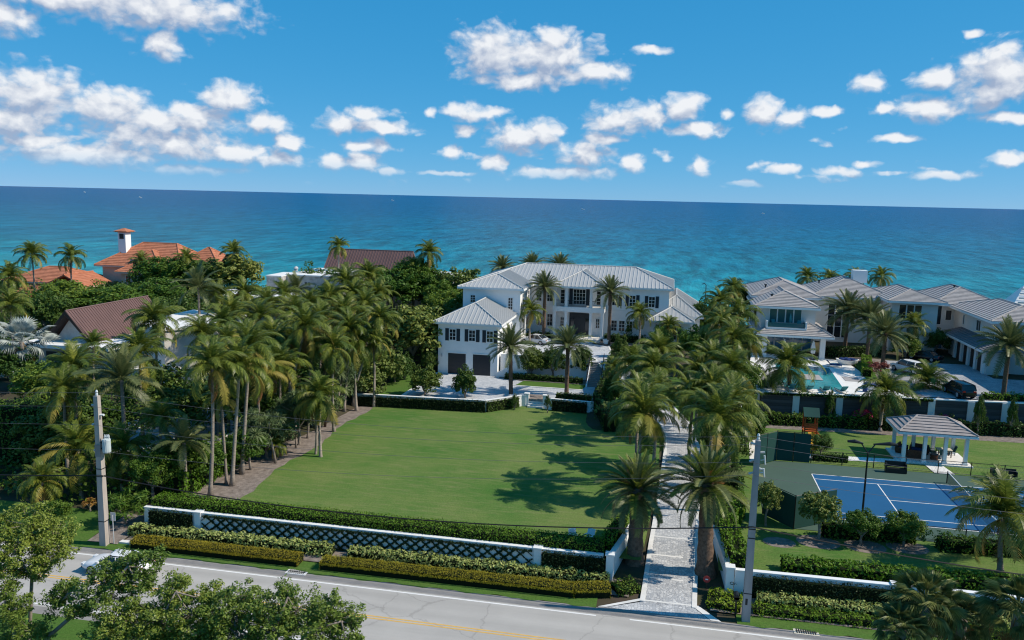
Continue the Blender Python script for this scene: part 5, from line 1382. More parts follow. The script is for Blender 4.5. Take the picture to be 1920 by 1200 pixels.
MB().box(27.3, 28.7, 85.6, 86.5, LAWN + .82, LAWN + .88).build('tabletop', 'cream', t)
for x in (27.4, 28.6):
    for y in (85.7, 86.4): MB().box(x - .04, x + .04, y - .04, y + .04, LAWN + .1, LAWN + .82).build('leg', 'brown_door', t)
chair(27.0, 86.1, LAWN + .1, R(90), 'dark teal chair left of the cream table in the gazebo', 'teal_dark')
chair(29.0, 86.9, LAWN + .1, R(-90), 'dark teal chair right of the cream table in the gazebo', 'teal_dark')
chair(27.7, 85.3, LAWN + .1, R(160), 'dark teal chair on the near side of the cream table in the gazebo', 'teal_dark')

# ------------------------------------------------------------------ play set
P_ = thing('play_set', (15.6, 87, LAWN), 'orange cedar climbing frame with a green canopy and a slide, by the round bush', 'play set')
px_, py_ = 15.2, 87.2
for sx in (-.6, .6):
    for sy in (-.6, .6): MB().box(px_ + sx - .06, px_ + sx + .06, py_ + sy - .06, py_ + sy + .06, LAWN, LAWN + 3.3).build('post', 'cedar', P_)
MB().box(px_ - .7, px_ + .7, py_ - .7, py_ + .7, LAWN + 1.45, LAWN + 1.55).build('deck', 'cedar', P_)
for k in range(4): MB().box(px_ - .66, px_ + .66, py_ - .69, py_ - .64, LAWN + 1.65 + k * .2, LAWN + 1.8 + k * .2).build('plank', 'cedar', P_)
MB().slab([(px_ - .8, py_ - .85, LAWN + 3.15), (px_ + .8, py_ - .85, LAWN + 3.15), (px_ + .8, py_, LAWN + 3.95), (px_ - .8, py_, LAWN + 3.95)], .04).slab([(px_ - .8, py_ + .85, LAWN + 3.15), (px_ + .8, py_ + .85, LAWN + 3.15), (px_ + .8, py_, LAWN + 3.95), (px_ - .8, py_, LAWN + 3.95)], .04).build('canopy', 'screen_green', P_)
MB().add([(px_ - .25, py_ - .7, LAWN + 1.5), (px_ + .25, py_ - .7, LAWN + 1.5), (px_ + .35, py_ - 2.9, LAWN + .25), (px_ - .15, py_ - 2.9, LAWN + .25), (px_ - .32, py_ - .7, LAWN + 1.72), (px_ + .32, py_ - .7, LAWN + 1.72), (px_ + .42, py_ - 2.9, LAWN + .47), (px_ - .22, py_ - 2.9, LAWN + .47)],
         [(0, 1, 2, 3), (0, 3, 7, 4), (1, 5, 6, 2)]).build('slide', 'yellow_slide', P_)
MB().tube([(px_ + .6, py_ - .5, LAWN + 1.5), (px_ + 1.9, py_ - .9, LAWN + .1)], .05, 6).tube([(px_ + .6, py_ + .4, LAWN + 1.5), (px_ + 1.9, py_ + .1, LAWN + .1)], .05, 6).build('ramp_rail', 'cedar', P_)
for k in range(6): MB().box(px_ + .62, px_ + .7 + k * .0, py_ - .5, py_ + .5, LAWN + .2 + k * .22, LAWN + .27 + k * .22).build('rung', 'cedar', P_)
MB().lathe([(.3, 0), (.35, .2), (.2, .4)], (px_ - .1, py_ - 3.2, LAWN), 10).build('bumper_mat', 'yellow_slide', P_)

# ------------------------------------------------------------------ pool terrace
def lounger(x, y, rz, label, m='teal_fabric'):
    t = thing('sun_lounger', (x, y, 4.41), label, 'sun lounger', None, rz, abs_children=False)
    MB().box(-.35, .35, -.9, .5, .26, .36).build('mattress', m, t)
    MB().add([(-.35, .5, .26), (.35, .5, .26), (.35, 1.0, .78), (-.35, 1.0, .78), (-.35, .5, .37), (.35, .5, .37), (.35, .95, .88), (-.35, .95, .88)], [(3, 2, 1, 0), (4, 5, 6, 7), (0, 1, 5, 4), (1, 2, 6, 5), (2, 3, 7, 6), (3, 0, 4, 7)]).build('backrest', m, t)
    MB().box(-.38, .38, -.92, .95, .2, .258).build('frame', 'white_fabric', t)
    for sx in (-1, 1):
        for yy in (-.8, .7): MB().box(sx * .33 - .03, sx * .33 + .03, yy - .03, yy + .03, 0, .2).build('leg', 'white_fabric', t)
for i, (x, y, s) in enumerate(((14.6, 97.4, 'leftmost of the four teal sun loungers along the pool edge'), (16.4, 97.6, 'second from the left of the four teal sun loungers along the pool edge'),
                               (18.4, 97.8, 'third from the left of the four teal sun loungers along the pool edge'), (20.2, 98.0, 'rightmost of the four teal sun loungers along the pool edge'))):
    lounger(x, y + .2, R(200 if i % 2 else 185), s)
lounger(22.3, 113.6, R(95), 'dark blue sun lounger on the white terrace behind the pool', 'blue_fabric')
lounger(18.2, 115.9, R(80), 'blue sun lounger before the pavilion columns', 'blue_fabric')
def urn(x, y, h, label):
    t = thing('planter_urn', (x, y, 4.4), label, 'planter')
    MB().lathe([(.16, 0), (.22, .1), (.38, h * .7), (.42, h), (.36, h), (.34, h - .1)], (x, y, 4.405), 12).build('urn', 'iron', t)
    MB().lathe([(.34, 0), (.34, .02)], (x, y, 4.405 + h - .12), 12).build('soil', 'soil', t)
urn(12.5, 98.2, 1.15, 'dark tapering planter urn standing on the white terrace left of the pool')
urn(11.45, 98.0, .8, 'smaller dark planter at the left corner of the white terrace')
t = thing('daybed', (24.4, 116.0, 4.4), 'white boat shaped daybed heaped with navy cushions behind the pool', 'daybed')
mb = MB(); prof = []
n = 20; b = 0
for (r, z) in ((.75, 0), (1.0, .25), (1.12, .62), (1.0, .62), (.95, .45)):
    for j in range(n):
        a = 2 * math.pi * j / n; mb.v.append((24.4 + r * 1.35 * math.cos(a), 116.0 + r * .8 * math.sin(a), 4.41 + z * (1 + .25 * abs(math.cos(a)) ** 3)))
for i in range(4):
    for j in range(n): mb.f.append((i * n + j, i * n + (j + 1) % n, (i + 1) * n + (j + 1) % n, (i + 1) * n + j))
mb.f.append(tuple(4 * n + j for j in range(n)))
mb.build('hull', 'white_fabric', t)
for (dx, dy, s) in ((-.7, .1, .42), (-.1, .3, .5), (.5, .2, .45), (.0, -.25, .4), (.7, -.15, .36)):
    m_ = MB().lathe([(s * .5, 0), (s, .12), (s * .95, .3), (s * .45, .42)], (24.4 + dx, 116 + dy, 4.86), 8); m_.build('cushion', 'blue_fabric', t)
t = thing('daybed', (24.3, 101.2, 4.4), 'round daybed with navy cushions at the near right corner of the white terrace', 'daybed')
MB().lathe([(1.0, 0), (1.15, .3), (1.1, .42)], (24.3, 101.2, 4.41), 18).build('base', 'white_fabric', t)
for (dx, dy, s) in ((-.35, .2, .6), (.3, .3, .55), (0, -.3, .5)): MB().lathe([(s * .6, 0), (s, .12), (s * .5, .3)], (24.3 + dx, 101.2 + dy, 4.83), 9).build('cushion', 'blue_fabric', t)
t = thing('side_stool', (23.1, 99.2, 4.4), 'small blue drum stool right of the pool', 'stool')
MB().lathe([(.26, 0), (.3, .3), (.26, .6)], (23.1, 99.2, 4.41), 12).build('drum', 'blue_fabric', t); MB().lathe([(.28, 0), (.28, .04)], (23.1, 99.2, 5.01), 12).build('top', 'blue_fabric', t)
t = thing('terrace_mat', (22.9, 105.6, 4.4), 'flat grey mat lying on the white terrace right of the pool', 'mat')
MB().box(22.0, 23.9, 104.6, 107.2, 4.405, 4.43).build('mat', 'tile_grey', t)
t = thing('pool_platform', (18.2, 106, 4.4), 'flat grey sunning platform in the middle of the pool', 'platform')
MB().box(16.9, 19.2, 103.6, 106.8, 4.30, 4.53).build('platform', 'tile_grey', t)
def umbrella(x, y, label):
    t = thing('closed_umbrella', (x, y, 4.4), label, 'umbrella')
    MB().tube([(x, y, 4.4), (x, y, 7.0)], .04, 6).build('pole', 'alu', t)
    mb = MB(); n = 12
    for (r, z) in ((.30, 5.3), (.36, 5.7), (.28, 6.3), (.16, 6.8), (.04, 7.1)):
        for j in range(n): mb.v.append((x + r * (1 if j % 2 else .7) * math.cos(2 * math.pi * j / n), y + r * (1 if j % 2 else .7) * math.sin(2 * math.pi * j / n), z))
    for i in range(4):
        for j in range(n): mb.f.append((i * n + j, i * n + (j + 1) % n, (i + 1) * n + (j + 1) % n, (i + 1) * n + j))
    mb.build('canopy', 'white_fabric', t)
    MB().box(x - .35, x + .35, y - .35, y + .35, 4.405, 4.5).build('base', 'iron', t)
umbrella(16.3, 118.1, 'left closed white umbrella standing before the glass pavilion')
umbrella(20.2, 118.9 - .8, 'right closed white umbrella standing before the glass pavilion')
chair(15.0, 119.9, 8.62, R(30), 'left pale teal chair on the balcony of the modern house', 'teal_fabric')
chair(18.2, 119.8, 8.62, R(-30), 'right pale teal chair on the balcony of the modern house', 'teal_fabric')
umb = thing('balcony_umbrella', (17.1, 119.7, 8.6), 'closed teal umbrella on the balcony between the two chairs', 'umbrella')
MB().tube([(17.1, 119.7, 8.6), (17.1, 119.7, 9.4)], .04, 6).build('pole', 'alu', umb)
MB().lathe([(.16, 0), (.2, .3), (.12, .9), (.03, 1.3)], (17.1, 119.7, 9.3), 8).build('canopy', 'teal_fabric', umb)
for (x, y, z, h, lab) in ((7.4, 172, 0, 9.0, 'thin dark lamp post standing alone above the beach behind the white house'),):
    t = thing('beach_lamp', (x, y, z), lab, 'lamp post')
    MB().tube([(x, y, -2), (x, y, h)], [.12, .08], 6).build('post', 'brown_door', t)
    MB().tube([(x, y, h - .1), (x - .3, y, h + .25), (x - .9, y, h + .1)], [.07, .1, .05], 6).build('lamp_head', 'black_metal', t)
# white urns by the porch, parked boats far out
for (x, s) in ((-19.2, 'left'), (-8.9, 'right')):
    t = thing('planter_box', (x, 121.3, UC), 'low white planter in the shrubs %s of the entrance porch' % s, 'planter')
    MB().lathe([(.35, 0), (.5, .1), (.6, .7), (.5, .7)], (x, 121.0, UC + .05), 10).build('bowl', 'trim', t); MB().lathe([(.5, 0), (.5, .03)], (x, 121.0, UC + .6), 10).build('soil', 'soil', t)
def boat(x, y, s, label):
    t = thing('motor_boat', (x, y, -3.5), label, 'boat', None, R(10), abs_children=False); t.scale = (s,) * 3
    mb = MB()
    for (xx, hw, z) in ((-5, 1.4, 1.2), (-2, 1.7, 1.2), (2, 1.6, 1.4), (4.5, .8, 1.8), (6, .03, 2.1)): mb.v += [(xx, -hw, z), (xx, -hw * .6, -.2), (xx, hw * .6, -.2), (xx, hw, z)]
    for i in range(4):
        for j in range(4): mb.f.append((i * 4 + j, i * 4 + (j + 1) % 4, i * 4 + 4 + (j + 1) % 4, i * 4 + 4 + j))
    mb.f += [(3, 2, 1, 0)]
    mb.build('hull', 'trim', t)
    MB().box(-2.5, 1.8, -1.1, 1.1, 1.3, 2.9).box(-2.2, .8, -.9, .9, 2.9, 3.9).build('cabin', 'trim', t)
    MB().box(1.8, 1.86, -1, 1, 1.9, 2.6).build('windscreen', 'glass', t)
for (x, y, s, lab) in [(-3453.93, 4307.13, 1.6, 'tiny white boat on the horizon at far left'), (-1726.06, 2409.84, 1.1, 'tiny white boat near the horizon, second from the left'), (-1387.97, 3914.96, 1.3, 'tiny white boat near the horizon above the far brown roof'), (-250.81, 2286.47, 0.9, 'tiny white boat near the horizon right of the middle'), (241.97, 2352.86, 0.9, 'tiny white boat near the horizon above the modern house')]: boat(x, y, s, lab)

# ------------------------------------------------------------------ vegetation: shared leaf meshes
def frond_mesh(name, L, a0, a1, n, ll, w, vee, droop, m, jag=.15, tipdrop=0.0):
    """feather frond: root at the origin, growing along +X, bending from a0 to a1 (degrees)"""
    mb = MB(); K = 12; pts = [Vector((0, 0, 0))]
    for i in range(K):
        t = (i + .5) / K; a = R(a0 + (a1 - a0) * t ** 1.25)
        pts.append(pts[-1] + Vector((math.cos(a), 0, math.sin(a))) * L / K)
    mb.tube(pts, [.035 * (1 - i / (K + 1)) + .008 for i in range(K + 1)], 3, False)
    for i in range(n):
        t = .10 + .89 * i / (n - 1); f = t * K; k = min(K - 1, int(f)); p = pts[k].lerp(pts[k + 1], f - k); d = (pts[k + 1] - pts[k]).normalized()
        up = Vector((-d.z, 0, d.x))
        ln = ll * (0.35 + 1.1 * math.sin(math.pi * min(1, .12 + t * .80)) ** .8) * random.uniform(1 - jag, 1 + jag) * .72
        for s in (-1, 1):
            side = Vector((0, s, 0)); fw = .35 + .55 * t + random.uniform(-.1, .1)
            dr = (side * math.cos(vee) + up * math.sin(vee) + d * fw).normalized()
            mid = p + dr * ln * .5; tip = mid + (dr + Vector((0, 0, -droop * random.uniform(.6, 1.3)))).normalized() * ln * .5
            q = d * w
            b = len(mb.v)
            mb.v += [tuple(p - q * .5), tuple(p + q * .5), tuple(mid + q * .55), tuple(mid - q * .55), tuple(tip)]
            mb.f += [(b, b + 1, b + 2, b + 3), (b + 3, b + 2, b + 4)]
    me = bpy.data.meshes.new(name); me.from_pydata(mb.v, [], mb.f); me.materials.append(M[m]); me.update()
    return me
def fan_mesh(name, Lp, Rf, n, spread, m, drop=.35):
    mb = MB(); mb.tube([(0, 0, 0), (Lp * .5, 0, Lp * .06), (Lp, 0, 0)], [.035, .028, .02], 3, False)
    c = Vector((Lp, 0, 0))
    for i in range(n):
        a = -spread + 2 * spread * i / (n - 1); da = spread / n * .95
        r = Rf * (.82 + .18 * math.cos(a)) * random.uniform(.93, 1.05)
        def pt(rr, an, z): return c + Vector((rr * math.cos(an), rr * math.sin(an), z))
        m1 = r * .55; b = len(mb.v)
        zf = .05 * r; zt = -drop * r * random.uniform(.5, 1.2)
        mb.v += [tuple(c), tuple(pt(m1, a - da, -.03)), tuple(pt(m1, a, zf)), tuple(pt(m1, a + da, -.03)), tuple(pt(r, a, zt))]
        mb.f += [(b, b + 1, b + 2), (b, b + 2, b + 3), (b + 1, b + 4, b + 2), (b + 2, b + 4, b + 3)]
    me = bpy.data.meshes.new(name); me.from_pydata(mb.v, [], mb.f); me.materials.append(M[m]); me.update()
    return me
random.seed(3)
FR = {
 'coconut': dict(young=[frond_mesh('frond', 4.1, 16, -58, 44, 1.0, .072, .10, .95, 'leaf_palm', .3) for _ in range(3)],
                 mid=[frond_mesh('frond', 4.6, 18, -96, 46, 1.15, .076, -.25, 1.5, 'leaf_palm', .3) for _ in range(4)],
                 old=[frond_mesh('frond', 4.4, 0, -84, 44, 1.05, .074, -.30, 1.1, 'leaf_palm_old', .35) for _ in range(2)],
                 dead=[frond_mesh('frond', 3.6, -10, -75, 30, .8, .06, -.5, 1.2, 'leaf_palm_brown', .4)]),
 'feather': dict(young=[frond_mesh('frond', 4.0, 12, -25, 42, .85, .075, .25, .3, 'leaf_date') for _ in range(2)],
                 mid=[frond_mesh('frond', 4.2, 8, -50, 42, .9, .075, .15, .4, 'leaf_date') for _ in range(2)],
                 old=[frond_mesh('frond', 4.2, 0, -70, 42, .9, .075, .0, .6, 'leaf_date')], dead=None),
 'date': dict(young=[frond_mesh('frond', 3.1, 5, -20, 40, .56, .058, .5, .1, 'leaf_date') for _ in range(2)],
              mid=[frond_mesh('frond', 3.3, 5, -42, 40, .58, .058, .45, .15, 'leaf_date') for _ in range(2)],
              old=[frond_mesh('frond', 3.2, 0, -62, 40, .58, .058, .35, .25, 'leaf_date')], dead=None),
 'gate': dict(young=[frond_mesh('frond', 4.4, 4, -24, 58, .66, .066, .45, .12, 'leaf_palm'), frond_mesh('frond', 4.3, 4, -28, 58, .66, .066, .45, .12, 'leaf_date')],
              mid=[frond_mesh('frond', 4.6, 4, -52, 58, .70, .066, .4, .2, 'leaf_date') for _ in range(2)] + [frond_mesh('frond', 4.6, 4, -60, 58, .70, .066, .4, .2, 'leaf_palm')],
              old=[frond_mesh('frond', 4.2, 0, -75, 54, .66, .066, .2, .4, 'leaf_date')], dead=[frond_mesh('frond', 2.2, 25, -20, 18, .35, .06, .3, .3, 'leaf_orange')]),
 'silver': dict(young=[fan_mesh('fan_leaf', 1.5, 1.25, 20, 2.1, 'leaf_silver', .1)], mid=[fan_mesh('fan_leaf', 1.7, 1.3, 20, 2.1, 'leaf_silver', .3)], old=[fan_mesh('fan_leaf', 1.5, 1.2, 20, 1.9, 'leaf_silver', .6)], dead=[fan_mesh('fan_leaf', 1.3, 1.1, 18, 1.6, 'leaf_palm_brown', .8)]),
 'sabal': dict(young=[fan_mesh('fan_leaf', .95, .85, 30, 1.5, 'leaf_fan', .2)], mid=[fan_mesh('fan_leaf', 1.05, .9, 30, 1.6, 'leaf_fan', .4), fan_mesh('fan_leaf', 1.0, .85, 28, 1.4, 'leaf_fan', .5)], old=[fan_mesh('fan_leaf', 1.0, .85, 26, 1.3, 'leaf_fan', .7)], dead=[fan_mesh('fan_leaf', 1.0, .9, 16, 1.2, 'leaf_palm_brown', 1.0)]),
}
COUNT = {'coconut': (10, 13, 5, 1), 'feather': (9, 12, 6, 0), 'date': (18, 22, 10, 0), 'gate': (22, 26, 14, 6), 'silver': (10, 14, 9, 3), 'sabal': (16, 22, 14, 4)}
PITCH = {'coconut': ((54, 86), (18, 58), (-28, 8), (-58, -38)), 'feather': ((45, 80), (10, 45), (-25, 10), (0, 0)), 'date': ((42, 85), (8, 45), (-28, 8), (0, 0)), 'gate': ((40, 85), (5, 45), (-32, 5), (25, 60)),
         'silver': ((40, 85), (5, 45), (-35, 5), (-65, -40)), 'sabal': ((35, 85), (0, 45), (-35, 0), (-65, -40))}
LEAFNAME = {'silver': 'fan_leaf', 'sabal': 'fan_leaf'}
def palm(kind, x, y, z, tx, ty, tz, s, label, group):
    rnd = random.Random(int(x * 131 + y * 77))
    t = thing('palm_tree', (x, y, z), label, 'palm tree', group)
    r0, r1, bm = {'coconut': (.17 * s + .05, .11, 'palm_bark'), 'feather': (.2, .15, 'palm_bark'), 'date': (.27, .24, 'date_bark'), 'gate': (.62, .42, 'date_bark'), 'silver': (.32, .26, 'palm_bark'), 'sabal': (.24, .2, 'palm_bark')}[kind]
    n = 10; pts = []; rad = []
    bend = rnd.uniform(-.35, .35) if kind == 'coconut' else 0
    for i in range(n + 1):
        f = i / n; g = f ** 1.4 if kind == 'coconut' else f
        pts.append((x + (tx - x) * g + bend * math.sin(math.pi * f) * .6, y + (ty - y) * g, z - .15 + (tz - z + .1) * f))
        flare = 1 + .6 * max(0, 1 - f * 9) if kind in ('coconut', 'gate') else 1
        rad.append((r0 + (r1 - r0) * f) * flare * (1 + (.06 if i % 2 else -.06) * (kind in ('date', 'gate'))))
    if kind in ('date', 'gate'): pts += [(tx, ty, tz + .25)]; rad += [r1 * 1.35]; rad[-2] = r1 * 1.25
    MB().tube(pts, rad, 9).build('trunk', bm, t, smooth=True)
    top = Vector((tx - x, ty - y, tz - z))
    if kind == 'gate':
        MB().lathe([(.3, -.5), (.62, -.1), (.66, .3), (.35, .75)], (tx, ty, tz - .2), 12).build('leaf_base', 'date_bark', t)
    if kind == 'coconut' and s > .7:
        mb = MB()
        for k in range(rnd.randint(3, 7)):
            a = rnd.uniform(0, 6.28); mb.lathe([(.03, -.14), (.12, -.05), (.12, .06), (.03, .14)], (tx + .25 * math.cos(a), ty + .25 * math.sin(a), tz - .25 - rnd.random() * .25), 6)
        mb.build('coconut', 'leaf_palm_old', t, kind='stuff')
    yel = 'yellow' in label or 'straw' in label
    az = rnd.uniform(0, 6.28); nm = LEAFNAME.get(kind, 'frond')
    for cls, key in enumerate(('young', 'mid', 'old', 'dead')):
        ms = FR[kind][key]; cnt = COUNT[kind][cls]
        if not ms or not cnt: continue
        if yel and kind == 'coconut' and key == 'mid': ms = [FR[kind]['mid'][0], FR[kind]['old'][0], FR[kind]['mid'][1], FR[kind]['mid'][2]]
        if kind == 'coconut':
            cnt = max(2 if cls < 3 else 0, round(cnt * (.7 + .3 * min(1, s)))) if cls < 2 else rnd.randint(1, 4) if cls == 2 else rnd.randint(0, 2)
            if cls == 2:
                # most hanging fronds are still green
                hang = rnd.randint(4, 7)
                for q in range(hang):
                    az += 2.399 + rnd.uniform(-.3, .3)
                    put_frond(t, nm, FR[kind]['mid'][q % 3], top, az, rnd.uniform(-30, 5), s * rnd.uniform(.85, 1.0), rnd)
        lo, hi = PITCH[kind][cls]
        for q in range(cnt):
            az += 2.39996 + rnd.uniform(-.25, .25)
            put_frond(t, nm, ms[q % len(ms)], top, az, lo + (hi - lo) * (q + rnd.random()) / cnt, s * rnd.uniform(.85, 1.1) * (.85 if cls == 0 else 1), rnd)
    return t
def put_frond(t, nm, me, top, az, pitch, s, rnd):
    o = bpy.data.objects.new(nm, me); COL.objects.link(o); o.parent = t
    o.location = top + Vector((math.cos(az) * .08, math.sin(az) * .08, .05 + pitch * .002))
    # the sea breeze bends the crowns a little inland and to the left
    o.rotation_euler = (R(rnd.uniform(-26, 26)), R(-(pitch + 9 * math.cos(az - 2.4))), az + R(9) * math.sin(2.6 - az)); o.scale = (s, s, s)

SCREW_ME = None
def screw_head():
    mb = MB()
    for k in range(70):
        a = k * 2.39996; p = random.uniform(-.35, 1.3); d = Vector((math.cos(a) * math.cos(p), math.sin(a) * math.cos(p), math.sin(p))); sd = d.cross(Vector((0, 0, 1))).normalized() * .035
        l = random.uniform(.8, 1.1); m1 = d * l * .55; tip = d * l + Vector((0, 0, -.38 * math.cos(p) * l)); b = len(mb.v)
        mb.v += [tuple(-sd), tuple(sd), tuple(m1 + sd), tuple(m1 - sd), tuple(tip)]; mb.f += [(b, b + 1, b + 2, b + 3), (b + 3, b + 2, b + 4)]
    me = bpy.data.meshes.new('leaf_rosette'); me.from_pydata(mb.v, [], mb.f); me.materials.append(M['leaf_screw']); me.update()
    return me
SCREW_ME = [screw_head() for _ in range(2)]
def screw(x, y, z, tx, ty, tz, s, label, group):
    rnd = random.Random(int(x * 31 + y * 7)); t = thing('screw_pine', (x, y, z), label, 'tree', group)
    mb = MB(); top = Vector((tx, ty, tz)); b = Vector((x, y, z - .1)); fork = b.lerp(top, .72)
    mb.tube([b, b.lerp(top, .35) + Vector((.05, 0, 0)), fork], [.15, .11, .09], 7)
    heads = []
    for k in range(7):
        a = k * 2.4 + rnd.random(); r = rnd.uniform(.3, 1.5) * (1 if k else 0)
        e = top + Vector((math.cos(a) * r, math.sin(a) * r, rnd.uniform(-.7, .5))); heads.append(e)
        mb.tube([fork, fork.lerp(e, .6) + Vector((0, 0, -.1)), e], [.07, .05, .045], 5)
    mb.build('trunk', 'date_bark' if 'orange' in label else 'palm_bark', t, smooth=True)
    for k, e in enumerate(heads):
        o = bpy.data.objects.new('leaf_rosette', SCREW_ME[k % 2]); COL.objects.link(o); o.parent = t; o.location = e - Vector((x, y, z)); o.rotation_euler = (rnd.uniform(-.4, .4), rnd.uniform(-.4, .4), rnd.uniform(0, 6)); o.scale = (rnd.uniform(.8, 1.1),) * 3

def crown_mesh(name, m, clumps, per, cr, ll, lw, shape='round', inner=.25, jit=.8):
    C = []; Nn = []
    for i in range(clumps):
        u = RNG.normal(0, 1, 3); u /= np.linalg.norm(u)
        if u[2] < -.45: u[2] *= -.6; u /= np.linalg.norm(u)
        rr = RNG.uniform(.62, .98) if RNG.random() > inner else RNG.uniform(.15, .6)
        c = u * rr * (1 + .16 * RNG.normal())
        if shape == 'cone': c[:2] *= max(.08, (1 - (c[2] + 1) / 2.15)) * 1.5
        if shape == 'oval': c[:2] *= 1 - .28 * (c[2] + .6) * .6
        v = RNG.normal(0, 1, (per, 3)); v /= np.linalg.norm(v, axis=1)[:, None]
        q = cr * RNG.uniform(.65, 1.3) * (.45 + .55 * RNG.random(per) ** .4)[:, None]
        C.append(c + v * q); Nn.append(v * .8 + c / (np.linalg.norm(c) + .1) * .4 + np.array([0, 0, .5]))
    C = np.concatenate(C); Nn = np.concatenate(Nn)
    return quad_mesh(name, leaf_arrays(C, Nn, ll, lw, jit), m)
CROWN = {
 'tree': [crown_mesh('crown', 'leaf_tree', 130, 70, .19, .095, .058) for _ in range(3)],
 'dark': [crown_mesh('crown', 'leaf_dark', 120, 70, .20, .095, .058) for _ in range(3)],
 'grape': [crown_mesh('crown', 'leaf_grape', 110, 52, .20, .120, .095) for _ in range(3)],
 'topiary': [crown_mesh('crown', 'leaf_topiary', 190, 50, .17, .12, .075, 'oval') for _ in range(2)],
 'screwbush': [crown_mesh('crown', 'leaf_screw', 60, 46, .26, .34, .05, 'round', .3, 1.0)],
 'cone': [crown_mesh('crown', 'leaf_dark', 90, 50, .15, .10, .05, 'cone')],
 'variegated': [crown_mesh('crown', 'leaf_variegated', 60, 40, .2, .2, .08)],
 'pink': [crown_mesh('crown', 'leaf_tree', 60, 50, .2, .15, .08)],
 'red': [crown_mesh('crown', 'leaf_red', 60, 40, .2, .16, .08)],
 'orange': [crown_mesh('crown', 'leaf_orange', 16, 18, .3, .5, .09)],
 'fern': [crown_mesh('crown', 'leaf_tree', 34, 30, .3, .5, .07)],
}
def tree(kind, x, y, z, hc, r, rz, label, group):
    rnd = random.Random(int(x * 57 + y * 91)); t = thing('shrub' if hc < 2.0 and kind not in ('topiary', 'cone') else 'broadleaf_tree', (x, y, z), label, 'shrub' if hc < 2.0 and kind not in ('topiary', 'cone') else 'tree', group)
    mb = MB(); tr = .05 + .045 * r; fk = Vector((x, y, z + max(.1, hc - rz * .75)))
    mb.tube([(x, y, z - .2), (x + rnd.uniform(-.1, .1), y, (z + fk.z) / 2), fk], [tr * 1.3, tr, tr * .85], 7)
    for k in range(6):
        a = k * 1.05 + rnd.random(); e = Vector((x + math.cos(a) * r * .62, y + math.sin(a) * r * .62, z + hc + rz * rnd.uniform(-.2, .55)))
        mb.tube([fk, fk.lerp(e, .5) + Vector((0, 0, .12 * rz)), e], [tr * .6, tr * .4, tr * .15], 5, False)
    mb.build('trunk', 'bark', t)
    o = bpy.data.objects.new('crown', rnd.choice(CROWN[kind])); COL.objects.link(o); o.parent = t
    o.location = (0, 0, hc); o.rotation_euler = (0, 0, rnd.uniform(0, 6.28)); o.scale = (r, r * rnd.uniform(.9, 1.1), rz)
    if kind == 'pink':
        n = 260; v = RNG.normal(0, 1, (n, 3)); v[:, 2] = abs(v[:, 2]) + .5; v /= np.linalg.norm(v, axis=1)[:, None]
        V = leaf_arrays(v * np.array([r, r, rz]) * RNG.uniform(.85, 1.05, (n, 1)) + np.array([0, 0, hc]), v, .22, .18)
        link('blossom', quad_mesh('blossom', V, 'pink_bloom'), t)
    return t
